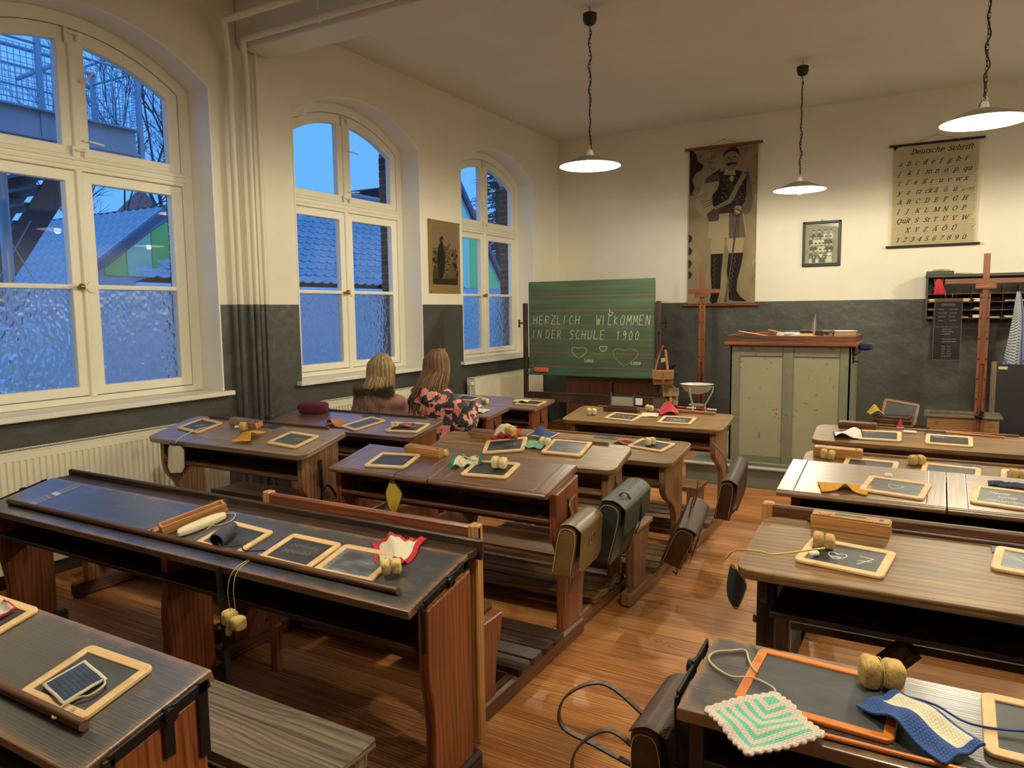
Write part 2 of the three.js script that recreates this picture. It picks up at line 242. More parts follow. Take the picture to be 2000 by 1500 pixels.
WC.forEach((c, wi) => {
  const w = structure('window_' + (wi + 1), [-0.27, 0, c]); w.rotation.y = Math.PI / 2;
  const E = (sh, d, z, b = 0.004) => place(uvm(extrude(sh, d, { b }), 1), { z });
  part('reveal', place(uvm(extrude(ringShape(archPts(-HALF, HALF, SILL - 0.02, ARC_R, 24), archPts(-HALF + 0.012, HALF - 0.012, SILL, ARC_R - 0.012, 24)), 0.272)), { z: 0.0 }), M.reveal, w);
  part('window_frame', E(ringShape(archPts(-0.888, 0.888, 1.04, ARC_R - 0.012, 24), archPts(-0.8, 0.8, 1.085, ARC_R - 0.1, 24)), 0.09, -0.06), M.white, w);
  part('transom', merge([box(1.64, 0.1, 0.1, { y: 2.675, z: -0.005, c: 0.006 }), box(1.64, 0.018, 0.014, { y: 2.7, z: 0.05, c: 0.004 }), box(1.64, 0.018, 0.014, { y: 2.662, z: 0.05, c: 0.004 })]), M.white, w);
  part('mullion', merge([box(0.05, 1.56, 0.05, { y: 1.855, z: 0.02, c: 0.008 }), box(0.045, 0.84, 0.05, { y: 3.13, z: 0.02, c: 0.008 })]), M.white, w);
  for (const s of [-1, 1]) {
    const P = (x0, x1) => (s > 0 ? [x0, x1] : [-x1, -x0]), [o0, o1] = P(0.012, 0.795), [g0, g1] = P(0.092, 0.705);
    const up = part('sash', E(ringShape(archPts(o0, o1, 2.725, ARC_R - 0.105), archPts(g0, g1, 2.785, 1.305)), 0.055, -0.03), M.white, w);
    part('pane', uvm(new THREE.ShapeGeometry(shapeOf(archPts(g0 - 0.005, g1 + 0.005, 2.78, 1.31))), 1).translate(0, 0, -0.012), pane, up);
    const lower = shapeOf([[o0, 1.09], [o1, 1.09], [o1, 2.622], [o0, 2.622]]);
    lower.holes.push(shapeOf([[g0, 1.155], [g1, 1.155], [g1, 1.826], [g0, 1.826]]), shapeOf([[g0, 1.858], [g1, 1.858], [g1, 2.55], [g0, 2.55]]));
    const lw = part('sash', E(lower, 0.055, -0.03), M.white, w), R = (y0, y1) => shapeOf([[g0 - 0.005, y0], [g1 + 0.005, y0], [g1 + 0.005, y1], [g0 - 0.005, y1]]);
    part('pane', uvm(new THREE.ShapeGeometry(R(1.85, 2.556)), 1).translate(0, 0, -0.012), pane, lw);
    part('textured_pane', uvm(extrude(R(1.15, 1.834), 0.006), 1).translate(0, 0, -0.015), rippleGlass, lw, 'rippled obscured glass pane');
    part('glazing_bar', rod([g0, 1.842, 0.02], [g1, 1.842, 0.02], 0.011, 0.011, 10), M.white, lw);
  }
  const arm = (x, y, L, up) => merge([box(0.035, 0.014, 0.02, { x, y, z: 0.045 }), place(box(L, 0.013, 0.012, { x: L / 2, c: 0.004 }), { x: x + 0.01, y, z: 0.06, rz: up })]);
  part('latch', arm(0.06, 3.22, 0.11, wi ? -0.05 : 0.9), M.white, w); part('latch', arm(0.06, 2.83, 0.11, wi ? 0.12 : -0.08), M.white, w);
  for (const y of [2.735, 3.5]) part('bolt', merge([box(0.022, 0.1, 0.02, { x: -0.03, y, z: 0.045 }), rod([-0.03, y + 0.02, 0.06], [0.05, y + 0.025, 0.06], 0.007), box(0.02, 0.06, 0.015, { x: 0.045, y: y + 0.01, z: 0.05 })]), M.white, w);
  part('lock_plate', merge([cyl(0.038, 0.038, 0.014, { x: 0.03, y: 1.84, z: 0.05, rx: Math.PI / 2 }), box(0.12, 0.03, 0.012, { x: 0.02, y: 1.84, z: 0.05 })]), M.white, w);
  part('knob', merge([ball(0.024, { x: -0.055, y: 1.84, z: 0.075 }, 12), cyl(0.008, 0.008, 0.04, { x: -0.055, y: 1.84, z: 0.05, rx: Math.PI / 2 }, 10)]), M.brass, w, 'small dark brass knob');
  part('window_sill', box(1.92, 0.036, 0.35, { x: 0.0, y: 1.02, z: 0.155, c: 0.005 }), M.white, w);
});
// ---------- radiators ----------
function radiator(z0, z1, label, valveAt) {
  const L = z0 - z1, r = thing('radiator', label, 'radiator', [0.095, 0.12, (z0 + z1) / 2], Math.PI / 2, 'radiators under the windows');
  const H = 0.72, n = Math.round(L / 0.037), pitch = L / n, pts = [];
  for (const fz of [0.05, -0.05]) {
    const s = []; for (let i = 0; i < n; i++) { const x = -L / 2 + i * pitch; s.push([x, 0], [x + pitch * 0.28, 0], [x + pitch * 0.42, 0.009], [x + pitch * 0.78, 0.009], [x + pitch * 0.92, 0]); }
    s.push([L / 2, 0], [L / 2, -0.012], [-L / 2, -0.012]);
    const g = uvm(extrude(shapeOf(s.map(([x, y]) => [x, fz > 0 ? -y : y])), H - 0.1), 1); g.rotateX(-Math.PI / 2); g.rotateY(0);
    pts.push(place(uvm(g, 1), { y: 0.05, z: fz }));
  }
  part('panel', merge([...pts, box(L, 0.055, 0.016, { y: 0.027, z: 0.047 }), box(L, 0.055, 0.016, { y: H - 0.027, z: 0.047 })]), M.rad, r);
  part('side_cover', box(0.006, H - 0.02, 0.12, { x: -L / 2, y: H / 2, c: 0.002 }), M.rad, r); part('side_cover', box(0.006, H - 0.02, 0.12, { x: L / 2, y: H / 2, c: 0.002 }), M.rad, r);
  const gr = []; for (let i = 0; i < Math.round(L / 0.02); i++) gr.push(box(0.005, 0.004, 0.1, { x: -L / 2 + 0.01 + i * 0.02, y: H, c: 0.001 }));
  part('top_grille', merge([...gr, box(L, 0.012, 0.01, { y: H - 0.002, z: 0.052 }), box(L, 0.012, 0.01, { y: H - 0.002, z: -0.052 })]), M.rad, r);
  if (valveAt) { part('valve', merge([cyl(0.022, 0.022, 0.07, { x: valveAt * (L / 2 + 0.03), y: H - 0.06, z: 0.02, rz: Math.PI / 2 }), rod([valveAt * (L / 2 + 0.05), H - 0.06, 0.02], [valveAt * (L / 2 + 0.05), -0.1, 0.02], 0.009)]), M.rad, r); }
  for (const x of [-L / 2 + 0.2, L / 2 - 0.2]) part('foot', box(0.04, 0.13, 0.06, { x, y: -0.058, c: 0.004 }), M.rad, r);
}
radiator(-2.02, -3.74, 'long cream panel radiator under the nearest window', 0);
radiator(-4.82, -6.34, 'cream panel radiator behind the two seated people', 0);
radiator(-7.28, -9.02, 'cream panel radiator with valve left of the green chalkboard', -1);
// ---------- outside ----------
const tileMats = [[206, 208, 212], [190, 194, 202]].map((c) => std({ color: rgb(...c), map: speckTone, roughness: 0.45 }));
const greens = [[176, 232, 120], [206, 244, 190], [160, 226, 110]].map((c) => std({ color: rgb(...c), roughness: 0.4 }));
const extWall = std({ color: rgb(190, 196, 205), roughness: 0.8 });
part('yard', place(uvm(new THREE.BoxGeometry(60, 0.2, 90)), { x: -30.6, y: -0.5, z: -20 }), std({ map: dataTex(256, 256, (u, v) => { const f = 0.75 + 0.5 * fbm(u, v, 8, 8, 5, 66); return [212 * f, 186 * f, 160 * f]; }, true, [0.3, 0.3]), roughness: 0.8 }), structure('ground'));
// one curved roof tile, lying on a slope: x across, y up, z down the slope
function tileGeo(w, L, up) {
  const pr = [], n = 8; for (let i = 0; i <= n; i++) { const t = i / n; pr.push([(t - 0.5) * w * 1.06, t < 0.55 ? 0.012 * Math.sin(t / 0.55 * Math.PI + Math.PI) * 0.6 : 0.032 * Math.sin((t - 0.55) / 0.45 * Math.PI)]); }
  const s = [...pr.map(([x, y]) => [x, y + 0.02]), ...pr.reverse().map(([x, y]) => [x, y])];
  return place(uvm(extrude(shapeOf(s), L * 1.12)), { rx: up });
}
{ // building with hipped tiled roof seen through the middle window
  const b = thing('tiled_house', 'low house with blue-grey pantile roof facing the middle window', 'house', [-7, 2.25, -14]);
  const pitch = Math.atan(0.7), L = 0.30, w = 0.285, sl = Math.cos(pitch), G = tileGeo(w, L, pitch * 0.86);
  const hipZ = (x) => -7.6 - 2.42 * (-7 - x), endZ = (x) => -17.7 - 0.72 * (-7 - x);
  const cand = [];
  for (let r = 0; r < 17; r++) { const x = -7 - (r + 0.5) * L * sl, y = (-7 - x) * 0.7, zl = hipZ(x); for (let k = 0; k < 56; k++) { const z = zl - (k + 0.5) * w; if (z > endZ(x)) cand.push([x, y, z, Math.abs(z + 4.85 * 0) ]); } }
  const vis = cand.map((q) => ({ q, d: Math.hypot(q[0] - 4.85, q[2]), see: (() => { const t = (-0.27 - q[0]) / (4.85 - q[0]), zz = q[2] + (0 - q[2]) * t; return WC.some((c) => Math.abs(zz - c) < 0.78) ? 0 : 100; })() })).sort((a, c) => a.d + a.see - c.d - c.see);
  const rest = [];
  vis.forEach(({ q }, i) => { if (i < 290) { const m = part('roof_tile', G, tileMats[i % 2], b); m.rotation.y = Math.PI / 2; m.position.set(q[0] + 7 - 0.14, q[1] + 0.115, q[2] + 14); } else rest.push(q); });
  const inst = new THREE.InstancedMesh(G, tileMats[0], rest.length), mm = new THREE.Matrix4(), ro = new THREE.Matrix4().makeRotationY(Math.PI / 2);
  rest.forEach((q, i) => { mm.makeTranslation(q[0] + 7 - 0.14, q[1] + 0.115, q[2] + 14).multiply(ro); inst.setMatrixAt(i, mm); });
  inst.name = 'roof_tiles'; inst.userData.kind = 'stuff'; b.add(inst);
  const quad = (pts) => { const g = new THREE.BufferGeometry(); g.setAttribute('position', new THREE.BufferAttribute(new Float32Array([...pts[0], ...pts[1], ...pts[2], ...pts[0], ...pts[2], ...pts[3]]), 3)); g.computeVertexNormals(); return uvm(g, 2); };
  part('roof_deck', quad([[0, -0.06, 6.3], [0, -0.06, -3.6], [-4.2, 2.9, -6.65], [-4.2, 2.9, -3.75]]), M.black, b);
  part('ridge', (() => { const l = []; for (let i = 0; i < 8; i++) l.push(place(cyl(0.09, 0.11, 0.42, {}, 10), { x: -4.2, y: 3.02, z: -3.75 - i * 0.38, rx: Math.PI / 2 })); return merge(l); })(), tileMats[1], b);
  part('gutter', merge([rod([0.1, -0.12, 6.3], [0.1, -0.12, -3.7], 0.06, 0.06, 10), box(0.05, 0.16, 10, { x: 0.0, y: -0.2, z: 1.3 })]), std({ color: rgb(200, 205, 225), roughness: 0.4 }), b);
  part('house_wall', box(3.8, 2.5, 9.6, { x: -1.98, y: -1.5, z: 1.3 }), std({ color: rgb(226, 196, 190), roughness: 0.8 }), b);
}
function gable(name, label, x, pts, panels, back, roofSide, tileW) {
  const b = thing(name, label, 'house', [x, 0, 0]);
  // wall polygon in (a = -z, y)
  const wall = place(uvm(extrude(shapeOf(pts), 0.2)), { ry: Math.PI / 2 }); wall.translate(-0.2, 0, 0); part('gable_wall', wall, extWall, b);
  panels.forEach(([p, k]) => { const g = place(uvm(extrude(shapeOf(p), 0.03, { b: 0.004 })), { ry: Math.PI / 2 }); part('facade_panel', g, greens[k], b); });
  for (const [A, B] of roofSide) { // sloped roof plane from low A to apex B
    const L = Math.hypot(B[0] - A[0], B[1] - A[1]), ang = Math.atan2(B[1] - A[1], B[0] - A[0]);
    part('verge_board', place(box(L + 0.2, 0.14, 0.1, { x: (L) / 2, y: 0.06 }), { rz: ang, x: 0 }).translate(A[0], A[1], 0.12).rotateY(Math.PI / 2), std({ color: rgb(96, 104, 120), roughness: 0.6 }), b);
    const G = tileGeo(tileW, 0.3, 0.04), n = Math.floor(L / 0.28), m = Math.floor(back / tileW), inst = new THREE.InstancedMesh(G, tileMats[0], n * m);
    const dir = ang > Math.PI / 2 ? -1 : 1; let i = 0; const mm = new THREE.Matrix4();
    for (let r = 0; r < n; r++) for (let k = 0; k < m; k++) { const t = (r + 0.5) * 0.28, a = A[0] + Math.cos(ang) * t, y = A[1] + Math.sin(ang) * t + 0.16;
      const e = new THREE.Matrix4().makeBasis(V(-1, 0, 0), V(0, Math.cos(ang) * dir, Math.sin(ang) * dir), V(0, -Math.sin(ang), Math.cos(ang)));
      mm.makeTranslation(0.05 - (k + 0.5) * tileW, y, -a).multiply(e); inst.setMatrixAt(i++, mm); }
    inst.name = 'roof_tiles'; inst.userData.kind = 'stuff'; b.add(inst);
    part('roof_deck', place(box(L + 0.1, 0.08, back, { x: L / 2, y: 0.06 }), { rz: ang }).translate(A[0], A[1], -back / 2 + 0.1).rotateY(Math.PI / 2), M.black, b);
  }
  return b;
}
// left gable with green panels, seen through the nearest window
gable('panelled_house', 'house with green panelled gable seen through the nearest window', -9, [[7.6, 0], [12.2, 0], [12.2, 2.2], [9.9, 3.75], [7.6, 2.0]],
  [[[[8.4, 2.4], [8.85, 2.4], [8.85, 2.88], [8.4, 2.53]], 0], [[[8.87, 2.4], [9.4, 2.4], [9.4, 3.3], [8.87, 2.9]], 1], [[[9.42, 2.4], [9.9, 2.4], [9.9, 3.62], [9.42, 3.32]], 2], [[[9.92, 2.4], [10.4, 2.4], [10.4, 3.3], [9.92, 3.62]], 0]], 6, [[[7.4, 1.85], [9.9, 3.8]], [[12.4, 1.85], [9.9, 3.8]]], 0.26);
// right gable seen through the far window
gable('panelled_house', 'house with pale green gable and dark verge seen through the far window', -9, [[18.4, 0], [23.9, 0], [23.9, 2.0], [20.6, 5.7], [18.4, 5.0]],
  [[[[18.5, 2.4], [21.2, 2.4], [21.2, 4.75], [20.6, 5.4], [18.5, 4.7]], 1], [[[21.22, 2.4], [22.2, 2.4], [22.2, 3.6], [21.22, 4.72]], 2], [[[22.22, 2.4], [23.2, 2.4], [23.2, 2.5], [22.22, 3.57]], 0]], 5, [[[24.1, 1.9], [20.5, 5.95]]], 0.28);
// round turret roof
{
  const t = thing('turret_roof', 'red tiled turret roof behind the green panelled house', 'roof', [-14, 0, -12.6]);
  const tm = std({ map: dataTex(256, 256, (u, v) => { const f = 0.75 + 0.5 * fbm(u, v, 20, 20, 3, 88); return [196 * f, 130 * f, 118 * f]; }, true, [2, 2]), roughness: 0.7 });
  const l = []; for (let r = 0; r < 9; r++) { const y = 4.38 + r * 0.072, R = 0.6 - r * 0.066, n = Math.max(6, Math.round(R * 30)); for (let k = 0; k < n; k++) { const a = (k + (r % 2) * 0.5) / n * 6.283; l.push(place(box(R * 6.5 / n, 0.02, 0.12, { c: 0.004 }), { x: Math.cos(a) * R, y, z: Math.sin(a) * R, ry: -a + Math.PI / 2, rx: 0.87, order: 'YXZ' })); } }
  part('roof_tiles', merge(l), tm, t).userData.kind = 'stuff'; part('cone', uvm(new THREE.ConeGeometry(0.6, 0.66, 24), 1).translate(0, 4.68, 0), tm, t);
  part('finial', merge([cyl(0.04, 0.06, 0.1, { y: 5.03 }), ball(0.05, { y: 5.1 })]), M.steel, t); part('drum', cyl(0.52, 0.52, 4.4, { y: 2.15 }, 24), extWall, t);
}
// steel fire stairs
{
  const st = std({ color: rgb(168, 174, 184), roughness: 0.45, metalness: 0.5 }), s = thing('steel_fire_stairs', 'galvanised steel stair platform with mesh railing outside the nearest window', 'staircase', [-2.6, 0, -3.6]);
  const channel = (x, z0, z1, y0, y1) => merge([box(0.02, y1 - y0, z0 - z1, { x, y: (y0 + y1) / 2, z: (z0 + z1) / 2, g: 2 }), box(0.09, 0.02, z0 - z1, { x: x + 0.04, y: y1, z: (z0 + z1) / 2, g: 2 }), box(0.09, 0.02, z0 - z1, { x: x + 0.04, y: y0, z: (z0 + z1) / 2, g: 2 })]);
  part('beam', channel(0, 2.6, -1.36, 3.32, 3.58), st, s); part('beam', channel(-1.5, 2.6, -1.36, 3.32, 3.58), st, s);
  part('beam', box(1.5, 0.26, 0.03, { x: -0.75, y: 3.45, z: -1.35 }), st, s); part('deck', box(1.5, 0.03, 3.9, { x: -0.75, y: 3.34, z: 0.62 }), std({ color: rgb(110, 116, 126), roughness: 0.6, metalness: 0.4 }), s);
  const grid = (x0, x1, z0, z1, y0, y1, p) => { const l = [], L = Math.hypot(x1 - x0, z1 - z0), n = Math.round(L / p), m = Math.round((y1 - y0) / p); for (let i = 0; i <= n; i++) { const t = i / n; l.push(box(0.006, y1 - y0, 0.006, { x: lerp(x0, x1, t), y: (y0 + y1) / 2, z: lerp(z0, z1, t), c: 0.001 })); } for (let j = 0; j <= m; j++) l.push(rod([x0, lerp(y0, y1, j / m), z0], [x1, lerp(y0, y1, j / m), z1], 0.003, 0.003, 4)); return merge(l); };
  part('mesh_panel', grid(0, 0, 2.5, -1.42, 3.66, 4.16, 0.055), st, s); part('mesh_panel', grid(0, -1.5, -1.42, -1.42, 3.66, 4.16, 0.055), st, s); part('mesh_panel', grid(-1.5, -1.5, 2.5, -1.42, 3.66, 4.4, 0.055), st, s);
  for (const [x, z] of [[0, -0.42], [0, 0.2], [0, -1.42], [-1.5, -1.42], [-1.5, -0.5], [0, 1.2], [-0.8, -1.42], [-1.5, 0.5]]) part('railing_post', box(0.05, 1.0, 0.05, { x, y: 3.8, z, c: 0.004 }), st, s);
  for (const y of [4.2, 4.42, 4.62]) part('handrail', poly([[0, y, 2.5], [0, y, -1.42], [-1.5, y, -1.42], [-1.5, y, 2.5]], y > 4.5 ? 0.022 : 0.013, 8), st, s);
  part('handrail', poly([[-0.75, 4.05, -0.6], [-0.75, 4.3, -1.0], [-0.75, 4.3, -1.42]], 0.022), st, s);
  part('column', merge([cyl(0.05, 0.05, 3.8, { x: -0.5, y: 1.42, z: -0.26 }), box(0.2, 0.02, 0.2, { x: -0.5, y: 3.3, z: -0.26 })]), st, s);
  const dk = std({ color: rgb(84, 88, 98), roughness: 0.55, metalness: 0.4 });  // stair steel coloured darker, standing in for the shade under the platform
  for (const x of [-0.9, -1.8]) part('stringer', place(box(0.03, 0.26, 3.6, { g: 2 }), { x, y: 1.85, z: -0.22, rx: 0.99 }), dk, s);
  for (let i = 0; i < 14; i++) part('tread', box(0.88, 0.04, 0.26, { x: -1.35, y: 3.22 - i * 0.2, z: -1.06 + i * 0.13 }), dk, s);
  part('brace_cable', merge([rod([-0.5, 2.75, -0.1], [-0.5, 1.9, -0.55], 0.007), rod([-0.5, 1.9, -0.1], [-0.5, 2.6, -0.5], 0.007)]), st, s);
}
// bare trees
const bark = std({ color: rgb(96, 90, 88), roughness: 0.9 });
function bareTree(label, pos, h, levels, seed, spread, group) {
  const save = seedState; seedState = seed; const l = [];
  const grow = (p, d, len, r, lev) => {
    const q = p.clone().addScaledVector(d, len); const A = p, B = q, g = new THREE.CylinderGeometry(r * 0.7, r, len, lev > 2 ? 6 : 4, 1, true);
    g.applyMatrix4(new THREE.Matrix4().compose(A.clone().add(B).multiplyScalar(0.5), new THREE.Quaternion().setFromUnitVectors(V(0, 1, 0), d), V(1, 1, 1))); l.push(g.toNonIndexed());
    if (!lev) return; const n = lev > levels - 2 ? 3 : lev > 1 ? 3 : 2;
    for (let i = 0; i < n; i++) { const e = V(rr(-1, 1), rr(-0.35, 0.9), rr(-1, 1)).normalize(); grow(q, d.clone().multiplyScalar(1).addScaledVector(e, spread).normalize(), len * rr(0.62, 0.86), r * 0.6, lev - 1); }
  };
  const m = thing('bare_tree', label, 'tree', pos, 0, group); grow(V(0, 0, 0), V(0, 1, 0), h * 0.3, h * 0.02, levels);
  part('branches', mergeGeometries(l), bark, m); seedState = save;
}
bareTree('bare winter tree behind the turret roof through the nearest window', [-15, 0, -11.6], 6.6, 7, 71, 0.62, 'bare trees');
bareTree('bare tree right of the steel platform in the nearest window', [-12, 0, -12.4], 7.6, 7, 79, 0.5, 'bare trees');
bareTree('bare tree top above the roof in the middle window', [-16, 1.2, -17.2], 6.0, 7, 73, 0.6, 'bare trees');
{ // conifer by the far window
  const c = thing('conifer', 'dark conifer behind the gable in the far window', 'tree', [-10.6, 0, -25.9]); part('trunk', cyl(0.06, 0.22, 9, { y: 4.5 }), bark, c);
  const l = []; for (let i = 0; i < 60; i++) { const y = 0.8 + i * 0.14, R = 2.6 * (1 - i / 66), n = 9; for (let k = 0; k < n; k++) { const a = rr(0, 6.283), e = V(Math.cos(a) * R, y - 0.25 * R + rr(0, 0.3), Math.sin(a) * R); l.push(rod([0, y, 0], [e.x, e.y, e.z], 0.02, 0.006, 3)); for (let j = 0; j < 9; j++) { const t = rr(0.25, 1), p = V(0, y, 0).lerp(e, t); l.push(rod([p.x, p.y, p.z], [p.x + rr(-0.3, 0.3), p.y - rr(0.0, 0.25), p.z + rr(-0.3, 0.3)], 0.02, 0.004, 3)); } } }
  part('needles', merge(l), std({ color: rgb(58, 84, 66), roughness: 0.9 }), c);
}
// ---------- pendant lamps ----------
const bulbMat = std({ color: 0xffffff, emissive: new THREE.Color().setRGB(1, 0.86, 0.6), emissiveIntensity: 9, roughness: 0.4 });
const shadeOut = phys({ color: rgb(150, 146, 132), roughness: 0.4, clearcoat: 0.3 });
const lampLabels = ['lit white enamel pendant lamp hanging left of the uniform chart', 'lit enamel pendant lamp at the right edge, hiding the script chart top', 'lit enamel pendant lamp hanging between the uniform chart and script chart', 'unseen enamel pendant lamp out of view, placed to light the far right corner', 'unseen enamel pendant lamp out of view, placed to light the right desks', 'enamel pendant lamp out of view over the near left desks', 'unseen enamel pendant lamp above the view, placed to light the near desks and aisle'];
LAMP_SPOTS.forEach(([x, z], i) => {
  const p = thing('pendant_lamp', lampLabels[i], 'lamp', [x, 2.82, z], rr(0, 6), 'pendant lamps'), top = HC - 2.82;
  part('lamp_shade', lathe([[0.0, 0.08], [0.06, 0.076], [0.1, 0.064], [0.25, 0.002], [0.254, -0.002], [0.25, -0.002], [0.1, 0.058], [0.055, 0.07], [0.0, 0.072]], 48), M.enamel, p);
  part('shade_cover', lathe([[0.04, 0.081], [0.061, 0.079], [0.101, 0.067], [0.247, 0.0055]], 48), shadeOut, p);
  part('neck', merge([cyl(0.02, 0.035, 0.05, { y: 0.1 }), place(uvm(new THREE.TorusGeometry(0.018, 0.003, 6, 14)), { y: 0.14 })]), M.enamel, p);
  part('socket', cyl(0.022, 0.02, 0.05, { y: 0.05 }), M.enamel, p);
  const b = part('bulb', lathe([[0.0, -0.045], [0.02, -0.042], [0.036, -0.03], [0.042, -0.012], [0.038, 0.006], [0.026, 0.022], [0.018, 0.035], [0.0, 0.036]], 24), bulbMat, p);
  const L = new THREE.PointLight(new THREE.Color().setRGB(...LAMP_RGB), LAMP_CD); L.position.set(0, -0.01, 0); L.castShadow = true; L.shadow.radius = 2; L.name = 'lamp_light'; p.add(L);
  const links = []; for (let y = 0.15, k = 0; y < top - 0.2; y += 0.033, k++) links.push(place(uvm(new THREE.TorusGeometry(0.011, 0.0022, 5, 10)).scale(0.75, 1.75, 1), { y: y + 0.015, ry: k % 2 ? 0.3 : 0.3 + Math.PI / 2 }));
  part('chain', merge(links), M.iron, p);
  const cp = []; for (let k = 0; k <= 16; k++) cp.push([Math.sin(k * 1.9) * 0.014 + (k === 1 ? -0.03 : 0) + (k === 0 ? -0.03 : 0), lerp(0.1, top - 0.15, k / 16), Math.cos(k * 2.3) * 0.012]);
  part('cable', tube(cp, 0.0045, 80, 6), M.black, p);
  part('ceiling_rose', lathe([[0.004, top - 0.15], [0.02, top - 0.149], [0.045, top - 0.135], [0.056, top - 0.1], [0.057, top - 0.06], [0.05, top - 0.056], [0.004, top - 0.056]], 28), M.black, p);
  part('hook', merge([rod([0, top - 0.06, 0], [0, top, 0], 0.004), rod([0, top - 0.2, 0], [0, top - 0.14, 0], 0.007)]), M.steel, p);
});
// ---------- school desks with benches ----------
const inkMetal = std({ color: rgb(74, 76, 78), roughness: 0.5, metalness: 0.6 });
// dark painted top with worn edges, 0..1 over the board
const wornPaint = dataTex(2048, 384, (u, v) => {
  const e = Math.min(u * 2.7, (1 - u) * 2.7, v * 0.42, (1 - v) * 0.42), n = fbm(u, v, 60, 10, 5, 501), n2 = fbm(u, v, 24, 60, 3, 507), ws = grain(u * 1.3, v * 0.7, 511, 6, []);
  let c = mix3([36, 37, 40], [50, 50, 50], n); c = c.map((q) => q * (0.85 + 0.3 * ws.t));
  const wear = sstep(0.035, 0.0, e - (n - 0.5) * 0.05) + (fbm(u, v, 30, 6, 4, 517) > 0.7 ? 0.35 : 0); if (wear > 0) c = mix3(c, mix3([96, 66, 42], [142, 102, 66], n2), clamp(wear, 0, 1));
  const sc = pnoise(u * 500, v * 26, 500, 26, 521); if (sc > 0.93) c = mix3(c, [120, 112, 100], (sc - 0.93) * 8);
  return c;
}, true);
const blackTop = phys({ map: wornPaint, roughness: 0.36, bumpMap: woodBump, bumpScale: 0.0006, ior: 2.0, clearcoat: 0.9, clearcoatRoughness: 0.24 });
function slab(W, L, t, r, mat, uvMode) { const g = extrude(r ? roundRect(W, L, r) : shapeOf([[-W / 2, 0], [W / 2, 0], [W / 2, L], [-W / 2, L]]), t - 0.008, { b: 0.004, bs: 2, cs: 8 }); g.translate(0, 0, -t + 0.004); return g; }
function tilt(g, hf, a, dz = 0) { return g.applyMatrix4(new THREE.Matrix4().makeRotationX(-(Math.PI / 2 - a))).translate(0, hf, dz); }
function sidePanel(o, t) { // profile in (-z, y)
  const { hf, hr, D } = o, s = new THREE.Shape(), f = o.pf ?? 0.06, wa = o.waist ?? 0.17, y0 = 0.085, r = o.pr ?? D - 0.03, lo = r - wa;
  s.moveTo(f, hf - 0.03 + (f / D) * (hr - hf)); s.lineTo(f, hf - 0.15); s.bezierCurveTo(f, hf - 0.3, lo - 0.015, hf - 0.26, lo, hf - 0.44); s.lineTo(lo - 0.01, y0 + 0.0); s.lineTo(r, y0); s.lineTo(r, hr - 0.03 - 0.01); s.closePath();
  return place(uvm(extrude(s, t, { b: 0.004, bs: 1, cs: 10 }), 1), { ry: Math.PI / 2 }).translate(-t / 2, 0, 0);
}
